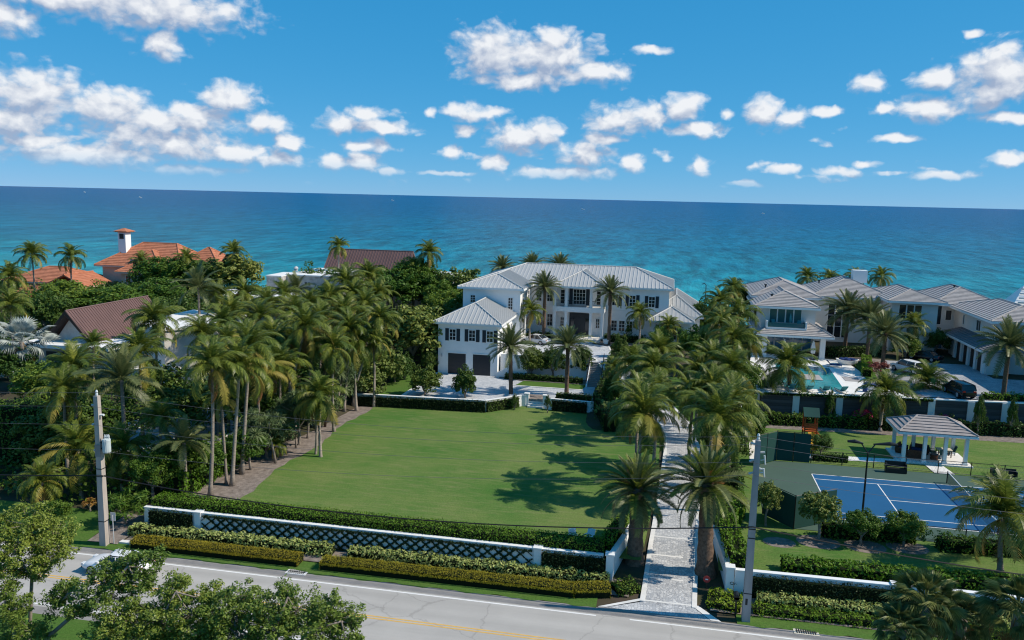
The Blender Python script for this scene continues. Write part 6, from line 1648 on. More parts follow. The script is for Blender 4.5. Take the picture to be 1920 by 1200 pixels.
PALMS = [
  ('coconut', -36.35, 58.09, 1.0, -35.77, 58.09, 11.88, 0.76, 'tall straight coconut palm nearest the street hedge in the row left of the lawn', 'palms in the grove left of the lawn'),
  ('coconut', -36.64, 61.14, 1.0, -36.9, 61.14, 8.31, 0.47, 'slim short crowned palm with yellowing fronds, second from the street in the lawn edge row', 'palms in the grove left of the lawn'),
  ('coconut', -36.0, 60.9, 1.0, -34.99, 60.9, 11.35, 0.76, 'coconut palm with a pale smooth trunk, third from the street in the lawn edge row', 'palms in the grove left of the lawn'),
  ('coconut', -36.69, 63.8, 1.0, -35.64, 63.8, 12.38, 0.8, 'dark trunked coconut palm just behind the pale trunked third palm by the lawn', 'palms in the grove left of the lawn'),
  ('coconut', -39.32, 77.36, 1.0, -36.83, 77.36, 12.11, 0.76, 'coconut palm leaning right over the middle of the lawn edge', 'palms in the grove left of the lawn'),
  ('coconut', -35.82, 75.33, 1.0, -35.69, 75.33, 5.3, 0.42, 'short thick trunked palm in the mulch at the middle of the lawn edge', 'palms in the grove left of the lawn'),
  ('coconut', -36.27, 85.88, 1.0, -35.54, 85.88, 10.69, 0.72, 'straight coconut palm near the far end of the lawn edge row', 'palms in the grove left of the lawn'),
  ('coconut', -36.19, 88.42, 1.0, -32.64, 88.42, 11.58, 0.68, 'slender palm leaning strongly to the right at the far left corner of the lawn', 'palms in the grove left of the lawn'),
  ('coconut', -35.7, 68.08, 1.0, -35.45, 68.08, 2.27, 0.29, 'tiny young palm sprouting from the mulch beside the lawn edge', None),
  ('coconut', -116.02, 130.06, 4.35, -116.02, 130.06, 13.45, 0.84, 'tall coconut palm left of the terracotta villa, nearer the photo edge', 'palms in the grove left of the lawn'),
  ('coconut', -107.26, 129.38, 4.32, -107.26, 129.38, 13.42, 0.8, 'tall coconut palm standing against the terracotta villa roof', 'palms in the grove left of the lawn'),
  ('coconut', -100.57, 107.95, 2.86, -100.57, 107.95, 11.96, 0.8, 'coconut palm cut by the left photo edge below the sea', 'palms in the grove left of the lawn'),
  ('coconut', -87.79, 94.06, 1.65, -87.79, 94.06, 9.75, 0.8, 'drooping coconut palm at the left edge above the silver palm', 'palms in the grove left of the lawn'),
  ('coconut', -101.28, 141, 4.72, -101.28, 141, 11.82, 0.64, 'small palm before the right part of the terracotta roof', 'palms in the grove left of the lawn'),
  ('coconut', -91.48, 141, 4.75, -91.48, 141, 12.7, 0.72, 'palm at the right end of the terracotta roof', 'palms in the grove left of the lawn'),
  ('feather', -64.68, 102.25, 2.36, -64.68, 102.25, 12.46, 1.0, 'large palm with a broad feathery crown behind the brown gable pavilion', 'palms in the grove left of the lawn'),
  ('coconut', -59.68, 85.03, 1.18, -59.68, 85.03, 10.28, 0.92, 'coconut palm in front of the right end of the brown gable roof', 'palms in the grove left of the lawn'),
  ('coconut', -50.17, 68.96, 0.81, -50.17, 68.96, 9.91, 0.88, 'dark coconut palm below the right end of the brown gable roof', 'palms in the grove left of the lawn'),
  ('coconut', -81.56, 141, 4.75, -81.56, 141, 14.29, 0.76, 'stout palm against the sea left of the far stone house', 'palms in the grove left of the lawn'),
  ('coconut', -47.36, 113.54, 3.34, -47.36, 113.54, 12.44, 1.0, 'large coconut palm covering the left of the far brown gable roof', 'palms in the grove left of the lawn'),
  ('coconut', -46.7, 120.54, 3.92, -46.7, 120.54, 13.02, 0.84, 'coconut palm in front of the far brown gable roof, right of the largest one', 'palms in the grove left of the lawn'),
  ('coconut', -60.22, 141, 4.75, -60.22, 141, 16.22, 0.64, 'wind blown palm rising behind the left end of the far brown roof', 'palms in the grove left of the lawn'),
  ('coconut', -42.9, 141, 4.75, -42.9, 141, 15.66, 0.76, 'wind blown palm against the sea, right of the far brown gable', 'palms in the grove left of the lawn'),
  ('coconut', -45.91, 141, 4.75, -45.91, 141, 13.13, 0.56, 'low palm beside the white end gable of the far brown roof', 'palms in the grove left of the lawn'),
  ('coconut', -54.05, 92.26, 1.5, -54.05, 92.26, 10.6, 0.8, 'coconut palm before the flat white roof, left of its tree screen', 'palms in the grove left of the lawn'),
  ('coconut', -50.08, 79.66, 1.06, -50.08, 79.66, 10.16, 0.76, 'palm in front of the pale limestone wing, left of its window', 'palms in the grove left of the lawn'),
  ('coconut', -42.79, 72.18, 0.88, -42.79, 72.18, 10.98, 0.6, 'thin palm with a tuft of yellow fronds beside the limestone wing window', 'palms in the grove left of the lawn'),
  ('coconut', -49.07, 90.44, 1.34, -49.07, 90.44, 10.44, 0.84, 'coconut palm in the upper grove, third right of the limestone wing', 'palms in the grove left of the lawn'),
  ('coconut', -41.44, 79.12, 1.05, -41.44, 79.12, 10.15, 0.8, 'coconut palm in the middle of the left grove, lower row', 'palms in the grove left of the lawn'),
  ('coconut', -46.24, 94.02, 1.65, -46.24, 94.02, 10.75, 0.8, 'coconut palm in the upper grove below the stone blocks', 'palms in the grove left of the lawn'),
  ('coconut', -41.32, 90.75, 1.37, -41.32, 90.75, 10.47, 0.8, 'coconut palm in the upper grove with a bright yellow frond', 'palms in the grove left of the lawn'),
  ('coconut', -40.17, 95.38, 1.77, -40.17, 95.38, 10.87, 0.76, 'coconut palm in the upper grove left of the broad sea grape tree', 'palms in the grove left of the lawn'),
  ('coconut', -39.26, 100.34, 2.2, -39.26, 100.34, 11.3, 0.72, 'coconut palm at the right end of the upper grove', 'palms in the grove left of the lawn'),
  ('coconut', -33.83, 88.96, 0.8, -33.83, 88.96, 8.9, 0.64, 'palm in the shade of the broad sea grape tree', 'palms in the grove left of the lawn'),
  ('coconut', -34.15, 78.19, 0.77, -34.15, 78.19, 9.87, 0.72, 'palm with hanging dry fronds in the lower grove near the lawn', 'palms in the grove left of the lawn'),
  ('coconut', -38.04, 69.35, 0.82, -38.04, 69.35, 8.92, 0.8, 'coconut palm with arching yellow fronds in the lower grove', 'palms in the grove left of the lawn'),
  ('feather', -45.88, 60.5, 0.61, -45.88, 60.5, 9.71, 0.88, 'bushy blue green palm behind the left utility pole', 'palms in the grove left of the lawn'),
  ('coconut', -51.23, 61.42, 0.63, -51.23, 61.42, 9.73, 0.84, 'coconut palm left of the left utility pole, below the gable pavilion', 'palms in the grove left of the lawn'),
  ('coconut', -63.84, 79.69, 1.06, -63.84, 79.69, 8.16, 0.6, 'dark young palm before the stone wall of the gable pavilion', 'palms in the grove left of the lawn'),
  ('coconut', -49.9, 58.44, 0.5, -49.9, 58.44, 8.6, 0.72, 'drooping coconut palm above the clipped dark hedge at left', 'palms in the grove left of the lawn'),
  ('feather', -55.14, 112.77, 3.27, -55.14, 112.77, 11.37, 0.76, 'silvery feather palm before the stone blocks', 'palms in the grove left of the lawn'),
  ('coconut', -32.82, 70.63, 0.75, -32.82, 70.63, 5.85, 0.48, 'small palm low in the grove beside the lawn', 'palms in the grove left of the lawn'),
  ('coconut', -41.57, 59.36, 0.56, -41.57, 59.36, 6.66, 0.56, 'low palm beside the shaded gravel court', 'palms in the grove left of the lawn'),
  ('feather', -38.31, 57.73, 0.45, -38.31, 57.73, 5.55, 0.64, 'blue green low palm below the gravel court', 'palms in the grove left of the lawn'),
  ('coconut', -62.96, 104.49, 2.56, -62.96, 104.49, 11.16, 0.7, 'slim coconut palm, first from the left in the back row of the left grove', 'slim palms of the left grove'),
  ('coconut', -60.01, 106.31, 2.71, -60.01, 106.31, 11.31, 0.8, 'slim coconut palm, second from the left in the back row of the left grove', 'slim palms of the left grove'),
  ('coconut', -53.24, 100.55, 2.21, -53.24, 100.55, 10.81, 0.72, 'slim coconut palm, third from the left in the back row of the left grove', 'slim palms of the left grove'),
  ('coconut', -53.82, 106.19, 2.7, -53.82, 106.19, 11.3, 0.77, 'slim coconut palm, fourth from the left in the back row of the left grove', 'slim palms of the left grove'),
  ('coconut', -47.85, 101.76, 2.32, -47.85, 101.76, 10.92, 0.7, 'slim coconut palm, fifth from the left in the back row of the left grove', 'slim palms of the left grove'),
  ('coconut', -46.6, 105.6, 2.65, -46.6, 105.6, 11.25, 0.8, 'slim coconut palm, sixth from the left in the back row of the left grove', 'slim palms of the left grove'),
  ('coconut', -44.1, 108.4, 2.89, -44.1, 108.4, 11.49, 0.83, 'slim coconut palm, seventh from the left in the back row of the left grove', 'slim palms of the left grove'),
  ('coconut', -41.7, 111.42, 3.16, -41.7, 111.42, 11.26, 0.8, 'slim coconut palm, eighth from the left in the back row of the left grove', 'slim palms of the left grove'),
  ('coconut', -52.51, 87.87, 1.25, -52.51, 87.87, 9.85, 0.8, 'slim coconut palm, first from the left in the middle row of the left grove', 'slim palms of the left grove'),
  ('coconut', -45.36, 80.55, 1.08, -45.36, 80.55, 9.68, 0.77, 'slim coconut palm, second from the left in the middle row of the left grove', 'slim palms of the left grove'),
  ('coconut', -40.13, 80.56, 1.08, -40.13, 80.56, 9.68, 0.78, 'slim coconut palm, third from the left in the middle row of the left grove', 'slim palms of the left grove'),
  ('coconut', -37.29, 79.54, 1.02, -37.29, 79.54, 9.62, 0.72, 'slim coconut palm, fourth from the left in the middle row of the left grove', 'slim palms of the left grove'),
  ('coconut', -35.07, 86.75, 0.8, -35.07, 86.75, 8.9, 0.8, 'slim coconut palm, fifth from the left in the middle row of the left grove', 'slim palms of the left grove'),
  ('coconut', -42.73, 70.31, 0.84, -42.73, 70.31, 8.94, 0.8, 'slim coconut palm, first from the left in the front row of the left grove', 'slim palms of the left grove'),
  ('coconut', -37.98, 73.84, 0.92, -37.98, 73.84, 8.52, 0.78, 'slim coconut palm, second from the left in the front row of the left grove', 'slim palms of the left grove'),
  ('coconut', -31.97, 70.01, 0.75, -31.97, 70.01, 6.85, 0.7, 'slim coconut palm, third from the left in the front row of the left grove', 'slim palms of the left grove'),
  ('coconut', -46.85, 56.1, 0.4, -46.87, 56.1, 4.66, 0.8, 'yellowish coconut palm left of the base of the left utility pole', None),
  ('coconut', -44.01, 57.57, 0.5, -43.8, 57.57, 4.32, 0.76, 'yellowish coconut palm just right of the left utility pole', None),
  ('coconut', -48.33, 52.55, 0.4, -47.27, 52.55, 3.13, 0.53, 'dark young palm in the shade left of the left utility pole', None),
  ('coconut', -1.63, 65.69, 0.77, -1.63, 65.69, 8.37, 0.85, 'coconut palm with yellow outer fronds, nearest of the row left of the driveway', 'palms lining the driveway'),
  ('coconut', -2.11, 69.82, 0.79, -2.11, 69.82, 8.39, 0.81, 'coconut palm behind the nearest one in the row left of the driveway', 'palms lining the driveway'),
  ('coconut', -1.03, 83.0, 0.84, -1.03, 83.0, 8.44, 0.85, 'golden fronded coconut palm in the middle of the row left of the driveway', 'palms lining the driveway'),
  ('coconut', -3.26, 86.84, 0.97, -3.26, 86.84, 8.07, 0.76, 'coconut palm beside the hedge at the far left of the driveway row', 'palms lining the driveway'),
  ('coconut', -0.83, 91.65, 1.69, -0.83, 91.65, 8.79, 0.81, 'coconut palm farthest from the street in the row left of the driveway', 'palms lining the driveway'),
  ('coconut', 4.32, 65.24, 0.77, 4.32, 65.24, 8.37, 0.93, 'broad coconut palm nearest the street in the row right of the driveway', 'palms lining the driveway'),
  ('coconut', 5.94, 70.81, 0.79, 5.94, 70.81, 8.39, 0.85, 'coconut palm second in the row right of the driveway', 'palms lining the driveway'),
  ('coconut', 4.34, 75.25, 0.81, 4.34, 75.25, 8.41, 0.85, 'coconut palm with a long arching yellow frond, third in the row right of the driveway', 'palms lining the driveway'),
  ('coconut', 6.78, 85.36, 0.85, 6.78, 85.36, 8.45, 0.85, 'coconut palm fourth in the row right of the driveway', 'palms lining the driveway'),
  ('coconut', 4.9, 88.57, 1.23, 4.9, 88.57, 8.83, 0.81, 'coconut palm fifth in the row right of the driveway', 'palms lining the driveway'),
  ('coconut', 7.6, 96.41, 2.39, 7.6, 96.41, 9.99, 0.81, 'coconut palm sixth in the row right of the driveway', 'palms lining the driveway'),
  ('coconut', 6.47, 102.09, 3.23, 6.47, 102.09, 10.83, 0.76, 'coconut palm seventh in the row right of the driveway', 'palms lining the driveway'),
  ('coconut', 8.94, 107.66, 4.05, 8.94, 107.66, 11.65, 0.76, 'coconut palm eighth in the row right of the driveway', 'palms lining the driveway'),
  ('coconut', 7.08, 116.85, 4.21, 7.08, 116.85, 11.81, 0.76, 'coconut palm ninth in the row right of the driveway, against the sea', 'palms lining the driveway'),
  ('coconut', 10.03, 133.57, 4.43, 10.03, 133.57, 12.03, 0.73, 'coconut palm farthest from the street in the row right of the driveway', 'palms lining the driveway'),
  ('coconut', -0.66, 76.3, 0.81, -0.66, 76.3, 7.91, 0.7, 'slender coconut palm leaning over the bend of the driveway, left side', 'palms lining the driveway'),
  ('coconut', 2.66, 74.34, 0.81, 2.66, 74.34, 7.91, 0.74, 'coconut palm leaning over the driveway bend, right side', 'palms lining the driveway'),
  ('coconut', 3.59, 86.43, 0.91, 3.59, 86.43, 8.01, 0.7, 'coconut palm standing between the two driveway rows near the bend', 'palms lining the driveway'),
  ('coconut', 9.89, 101.05, 2.84, 9.89, 101.05, 8.94, 0.59, 'small palm at the corner of the modern house and the driveway row', 'palms lining the driveway'),
  ('coconut', -6.06, 94.86, 2.16, -6.06, 94.86, 6.26, 0.42, 'small palm in the hedge right of the garden steps', 'palms lining the driveway'),
  ('gate', -1.45, 55.61, 0.2, -1.5, 55.61, 5.51, 0.74, 'stout date palm with a thick dark trunk left of the driveway entrance', None),
  ('gate', 3.45, 54.95, 0.2, 3.19, 54.95, 6.58, 0.78, 'stout date palm with a thick sunlit trunk right of the driveway entrance', None),
  ('date', -18.66, 96.4, 1.9, -18.86, 96.4, 7.68, 1.0, 'date palm before the garage doors at the edge of the lower court', None),
  ('date', -11.91, 97.82, 1.9, -11.91, 97.82, 7.97, 1.0, 'date palm with a reddish trunk left of the garden steps', None),
  ('date', -18.53, 121.0, 4.4, -18.53, 121.0, 12.52, 0.92, 'date palm left of the columned porch of the main house', None),
  ('date', -8.59, 120.8, 4.4, -8.59, 120.8, 12.26, 0.92, 'date palm right of the columned porch of the main house', None),
  ('date', 25.6, 124.0, 4.4, 25.6, 124.0, 10.63, 1.2, 'tall date palm against the modern house, left of the three by its drive', None),
  ('date', 28.03, 121.0, 4.4, 28.03, 121.0, 10.24, 1.15, 'date palm against the modern house, middle of the three by its drive', None),
  ('date', 27.83, 111.5, 4.4, 27.83, 111.5, 9.41, 1.2, 'date palm with fringed lower fronds, right of the three by the modern house drive', None),
  ('date', 38.57, 101.0, 4.4, 38.57, 101.0, 10.34, 1.2, 'date palm before the garages at the right edge', None),
  ('coconut', 14.45, 98.92, 1.0, 14.3, 98.92, 6.6, 1.1, 'coconut palm with a thin pale trunk before the pool', None),
  ('coconut', 23.99, 94.63, 1.0, 24.19, 94.63, 5.31, 0.85, 'coconut palm before the boarded wall, between the pool and the gazebo', None),
  ('coconut', 31.46, 103.78, 1.0, 31.24, 103.78, 4.7, 0.92, 'coconut palm above the gazebo roof before the boarded wall', None),
  ('coconut', 23.61, 58.9, 1.0, 23.34, 58.9, 4.87, 0.95, 'coconut palm with straw coloured fronds at the right edge beside the net', None),
  ('coconut', 34.9, 124.5, 4.4, 34.9, 124.5, 9.09, 0.65, 'bright green palm at the foot of the white gabled wing of the modern house', None),
  ('coconut', -20.05, 117.5, 4.4, -20.05, 117.5, 9.24, 0.6, 'bright green slim palm beside the main house, left of the porch', None),
  ('coconut', -4.13, 121.2, 4.4, -4.13, 121.2, 9.13, 0.62, 'bright green slim palm against the right wing of the main house', None),
  ('coconut', 0.26, 119.5, 4.3, 0.26, 119.5, 7.61, 0.6, 'triple stemmed slim palm before the small right wing window', None),
  ('date', -31.24, 150, 4.0, -31.24, 150, 12.68, 0.95, 'date palm crown showing above the main roof, left one of three', None),
  ('date', -25.52, 150, 4.0, -25.52, 150, 13.31, 0.95, 'date palm crown showing above the main roof, middle one of three', None),
  ('date', -20.27, 150, 4.0, -20.27, 150, 13.41, 0.95, 'date palm crown showing above the main roof, right one of three', None),
  ('coconut', 23.76, 150, 4.0, 23.76, 150, 13.14, 0.62, 'wind blown palm behind the modern roofs, left of the white chimney', None),
  ('coconut', 27.53, 150, 4.0, 27.53, 150, 12.92, 0.62, 'low palm behind the modern roofs, just left of the white chimney', None),
  ('coconut', 35.89, 150, 4.0, 35.89, 150, 13.73, 0.62, 'dark palm behind the modern roofs, right of the white chimney', None),
  ('coconut', 31.73, 150, 4.0, 31.73, 150, 13.37, 0.62, 'low dark palm right behind the white chimney', None),
  ('silver', -77.3, 84.07, 1.16, -77.3, 84.07, 7.26, 1.3, 'large silver blue fan palm at the left edge beside the gable pavilion', None),
  ('sabal', 10.98, 34, 0, 10.98, 34, 9.79, 0.85, 'sabal palm at the bottom right, left and larger of those beyond the road', None),
  ('sabal', 12.8, 35, 0, 12.8, 35, 8.9, 0.68, 'sabal palm at the bottom right, between its larger neighbours', None),
  ('sabal', 14.24, 33.5, 0, 14.24, 33.5, 10.23, 0.82, 'sabal palm cut by the lower right corner of the photo', None),
  ('sabal', 9.87, 33, 0, 9.87, 33, 9.14, 0.6, 'low sabal palm at the bottom edge, left of the larger sabal palms', None),
  ('screw', -35.92, 77.49, 1.0, -34.87, 77.49, 7.86, 1.0, 'screw pine with an orange brown leaning trunk, left of three by the lawn', None),
  ('screw', -35.84, 79.6, 1.0, -35.04, 79.6, 7.07, 1.0, 'screw pine with an orange brown trunk, middle of three by the lawn', None),
  ('screw', -35.78, 81.58, 1.0, -34.41, 81.58, 7.05, 1.0, 'screw pine with a leaning trunk, right of three by the lawn', None),
  ('screw', -35.45, 71.9, 1.0, -35.52, 71.9, 6.14, 1.0, 'pale trunked screw pine at the middle of the lawn edge', None),
  ('screw', -35.22, 67.25, 1.0, -36.04, 67.25, 4.94, 1.0, 'bushy low screw pine over the mulch near the street end of the lawn', None),
  ('screw', -36.54, 65.03, 1.0, -36.98, 65.03, 3.98, 1.0, 'low spiky screw pine among the tall trunks near the street end of the lawn', None)]
TREES = [
  ('grape', -34.81, 107.04, 3.07, 3.6, 4.83, 3.7, 'broad sea grape tree with large pale leaves left of the garage wing', None),
  ('tree', -48.74, 137.51, 4.79, 4.2, 5.98, 4.26, 'large round green tree between the far brown gable and the main house', None),
  ('tree', -45.9, 141, 4.85, 6.33, 4.14, 3.36, 'round green tree before the far white flat roof', None),
  ('tree', -42.86, 141, 4.85, 5.0, 3.91, 3.36, 'leafy green tree hiding the foot of the far white flat roof', None),
  ('tree', -39.17, 136.28, 4.73, 3.4, 3.68, 3.14, 'green tree in front of the far white block, beside the main house trees', None),
  ('grape', -37.15, 141, 4.8, 4.81, 3.91, 3.36, 'yellowish green tree touching the left corner of the main house', None),
  ('tree', -35.41, 127.05, 4.43, 3.2, 3.91, 3.36, 'dark green tree just left of the main house second storey', None),
  ('dark', -31.27, 121.56, 4.37, 2.5, 2.99, 2.69, 'dark shaded tree tucked behind the garage wing roof', None),
  ('dark', -62.19, 136.78, 4.76, 4.2, 4.6, 3.81, 'dark tree before the stone block walls', None),
  ('dark', -52.62, 119.61, 3.97, 3.8, 3.91, 3.36, 'very dark tree in the middle of the upper grove', None),
  ('tree', -97.36, 141, 4.85, 4.21, 5.29, 3.58, 'dense green tree below the terracotta villa right end', None),
  ('tree', -92.16, 141, 4.85, 5.25, 4.6, 3.36, 'dense green tree right of the terracotta villa', None),
  ('dark', -86.52, 141, 4.85, 4.66, 5.29, 3.58, 'dark round tree before the sea, left of the stone house', None),
  ('grape', -80.91, 141, 4.85, 5.4, 4.6, 3.36, 'tree with a yellow flowering patch left of the stone block walls', None),
  ('tree', -93.14, 117.44, 3.78, 3.0, 5.29, 2.46, 'clipped looking green tree above the left end of the brown gable roof', None),
  ('tree', -98.63, 116.79, 3.72, 3.5, 5.06, 3.14, 'green tree below the terracotta tiled garage', None),
  ('dark', -95.01, 108.95, 3.04, 3.2, 4.14, 3.36, 'dark green tree left of the brown gable roof', None),
  ('tree', -88.81, 119.01, 3.91, 3.5, 5.75, 2.91, 'green tree right above the brown gable roof', None),
  ('tree', -84.5, 122.13, 4.1, 3.6, 5.06, 3.14, 'green tree behind the right end of the brown gable roof', None),
  ('dark', -73.1, 109.33, 3.08, 3.4, 4.14, 3.36, 'dark tree right of the brown gable roof', None),
  ('grape', -74.91, 121.81, 4.08, 3.2, 4.14, 2.91, 'twiggy tree before the flat white roof', None),
  ('dark', -68.36, 122.21, 4.1, 3.0, 4.14, 2.91, 'shaded tree before the flat white roof, right side', None),
  ('grape', -35.91, 95.32, 1.47, 2.8, 3.22, 2.91, 'pale leaved tree at the far left corner of the court', None),
  ('grape', -35.9, 90.76, 1.02, 2.2, 2.53, 2.24, 'loose pale leaved tree with white limbs at the lawn corner', None),
  ('dark', -45.48, 91.2, 1.5, 3.0, 3.45, 2.91, 'dark tree behind the row of lawn palms', None),
  ('dark', -40.87, 74.1, 1.03, 2.8, 3.22, 2.69, 'dark tree in the lower grove near the lawn', None),
  ('dark', -47.78, 70.86, 0.95, 3.2, 3.91, 2.69, 'dark spreading tree over the shaded gravel court', None),
  ('dark', -54.11, 76.58, 1.09, 3.2, 3.91, 3.14, 'dark tree before the arcade of the limestone wing', None),
  ('dark', -47.34, 76.91, 1.09, 3.0, 2.99, 2.69, 'dark tree between the slim palms of the lower grove', None),
  ('dark', -52.85, 66.49, 0.85, 3.0, 3.22, 2.69, 'dark tree behind the transformer of the left pole', None),
  ('tree', -68.18, 77.13, 1.1, 3.0, 3.68, 2.69, 'bright green bushy tree above the clipped dark hedge at left', None),
  ('dark', -54.12, 62.4, 0.76, 2.6, 3.22, 2.91, 'dark leafy tree left of the left utility pole', None),
  ('dark', -78.01, 83.33, 1.24, 2.8, 3.22, 2.69, 'dark tree under the silver fan palm', None),
  ('dark', -83.98, 108.63, 3.01, 3.0, 2.99, 2.46, 'dark shrub like tree behind the brown gable', None),
  ('dark', -34.47, 98.29, 1.76, 2.0, 1.95, 2.02, 'small dark tree left of the garage wing base', None),
  ('tree', 4.11, 107.06, 4.06, 3.2, 2.99, 2.91, 'leafy tree filling the row right of the driveway near the right wing', None),
  ('dark', 6.43, 130.81, 4.49, 3.0, 3.22, 3.14, 'dark tree at the far end of the row right of the driveway', None),
  ('dark', 5.77, 77.98, 0.92, 2.2, 2.3, 2.46, 'dark tree under the palms right of the driveway', None),
  ('tree', 8.46, 83.64, 0.94, 2.4, 2.18, 2.24, 'green tree between the driveway palms and the tennis court', None),
  ('tree', 9.1, 96.18, 2.44, 2.6, 2.3, 2.46, 'green tree right of the driveway palms near the terrace wall', None),
  ('dark', 11.98, 141, 4.59, 5.36, 2.76, 2.69, 'dark tree beside the left wall of the modern house', None),
  ('tree', -0.77, 116.37, 4.3, 1.8, 1.84, 1.9, 'round shrub tree before the right wing of the main house', None),
  ('dark', -5.88, 126.94, 4.44, 1.7, 1.95, 1.79, 'dark shrub tree right of the porch date palm', None),
  ('dark', -21.03, 131.33, 4.49, 1.5, 1.72, 1.57, 'dark round shrub left of the porch', None),
  ('tree', 33.91, 123.79, 4.43, 1.6, 2.07, 1.68, 'dark shrub before the entrance glass of the modern house', None),
  ('dark', 39.21, 128.66, 4.48, 1.8, 2.07, 1.9, 'very dark tree beside the garages of the modern house', None),
  ('topiary', -28.6, 92.62, 1.9, 1.66, 2.0, 1.8, 'clipped oval tree at the left front of the lower court', None),
  ('topiary', -23.61, 92.71, 1.9, 1.71, 1.6, 1.9, 'clipped oval tree at the middle front of the lower court', None),
  ('topiary', -33.78, 100.1, 1.7, 1.59, 1.6, 1.8, 'clipped round tree on the grass left of the lower court', None),
  ('topiary', -31.7, 104.55, 1.9, 1.8, 1.1, 1.6, 'clipped tree by the left corner of the garage wing', None),
  ('topiary', -17.7, 105.65, 2.0, 2.2, 1.9, 1.9, 'rounded left tree of three against the white retaining wall', None),
  ('topiary', -14.92, 106.5, 2.0, 2.2, 1.9, 1.9, 'rounded middle tree of three against the white retaining wall', None),
  ('topiary', -11.22, 107.63, 2.0, 2.21, 1.9, 1.9, 'rounded right tree of three against the white retaining wall', None),
  ('grape', 11.91, 61.36, 1.0, 2.31, 1.5, 1.35, 'round shrub on a bare stem, left of three before the tennis court', None),
  ('tree', 14.92, 61.24, 1.0, 1.54, 1.3, 1.15, 'round shrub on a bare stem, middle of three before the tennis court', None),
  ('tree', 18.07, 61.83, 1.0, 1.42, 1.4, 1.2, 'round shrub on a bare stem, right of three before the tennis court', None),
  ('grape', 8.37, 63.3, 1.0, 2.21, 1.0, 1.2, 'loose large leaved shrub beside the right utility pole and the green fence', None),
  ('dark', 15.87, 83.93, 1.0, 1.0, 1.25, 1.0, 'round dark bush in front of the play set', None),
  ('cone', 18.77, 95.85, 1.0, 2.08, 0.75, 2.2, 'narrow cone shaped tree before the boarded wall, left one', None),
  ('cone', 34.39, 95.86, 1.0, 2.49, 0.85, 2.3, 'cone shaped dark tree before the boarded wall, right of the gazebo', None),
  ('cone', 37.96, 96.42, 1.0, 2.31, 0.8, 2.3, 'cone shaped dark tree at the right edge before the boarded wall', None),
  ('cone', -17.4, 92.37, 1.0, 0.83, 0.7, 1.1, 'small upright shrub left of the lawn steps', None),
  ('cone', -13.37, 91.97, 1.0, 1.22, 0.6, 1.0, 'small upright shrub right of the lawn steps', None),
  ('pink', 22.32, 95.92, 1.0, 1.07, 1.2, 0.9, 'shrub crowned with pink blossom before the boarded wall, left one', None),
  ('pink', 31.41, 98.48, 1.0, 1.08, 1.2, 0.9, 'shrub crowned with bright pink blossom behind the gazebo roof', None),
  ('variegated', -6.47, 90.11, 1.0, 1.37, 1.0, 0.9, 'pale variegated shrub at the far right corner of the lawn', None),
  ('topiary', -5.88, 93.8, 1.0, 2.6, 1.4, 2.0, 'dark rounded tree right of the court wall', None),
  ('topiary', -6.01, 104.93, 1.9, 2.31, 1.3, 1.9, 'rounded tree beside the garden steps, nearer one', None),
  ('topiary', -6.35, 111.5, 3.6, 1.89, 1.3, 1.7, 'rounded tree beside the top of the garden steps', None),
  ('screwbush', -36.58, 68.22, 1.0, 2.86, 2.3, 1.9, 'bushy green shrub over the mulch under the lawn edge palms, street end', None),
  ('tree', -36.88, 64.34, 1.0, 2.2, 1.8, 1.6, 'rounded green shrub behind the second trunk of the lawn edge row', None),
  ('screwbush', -35.67, 73.06, 1.0, 3.21, 2.2, 2.0, 'bushy shrub over the mulch at the middle of the lawn edge', None),
  ('tree', -39.84, 59.17, 1.0, 2.37, 2.5, 2.0, 'bright green bushy shrub above the left end of the clipped front hedge', None),
  ('tree', -40.33, 56.28, 1.0, 2.36, 1.8, 1.7, 'green shrub between the left utility pole and the front hedge', None),
  ('tree', -38.37, 60.76, 1.0, 1.84, 1.9, 1.6, 'green shrub left of the tallest lawn edge trunk', None),
  ('screwbush', -36.3, 79.46, 1.0, 2.85, 2.0, 1.9, 'leafy shrub behind the orange trunked screw pines', None),
  ('screwbush', -36.91, 86.68, 1.0, 2.94, 2.0, 2.0, 'leafy shrub at the far end of the lawn edge row', None),
  ('orange', -44.59, 54.25, 0.4, 0.6, 0.6, 0.5, 'orange bromeliad clump left of the left utility pole', None),
  ('fern', -40.21, 52.71, 0.3, 1.5, 1.3, 1.0, 'leafy fern like shrub right of the left utility pole', None),
  ('tree', -44.26, 50.03, 0.3, 1.5, 1.3, 1.0, 'rounded shrub on the verge left of the left utility pole', None),
  ('red', 26.38, 106.73, 4.4, 1.5, 1.2, 0.9, 'reddish croton shrub beside the shaded drive', None),
  ('red', -16.65, 130.8, 4.7, 0.53, 0.5, 0.4, 'small red flowering shrub beside the porch column', None)]
for p in PALMS: (screw if p[0] == 'screw' else lambda *a, k=p[0]: palm(k, *a))(*p[1:])
for p in TREES: tree(*p)

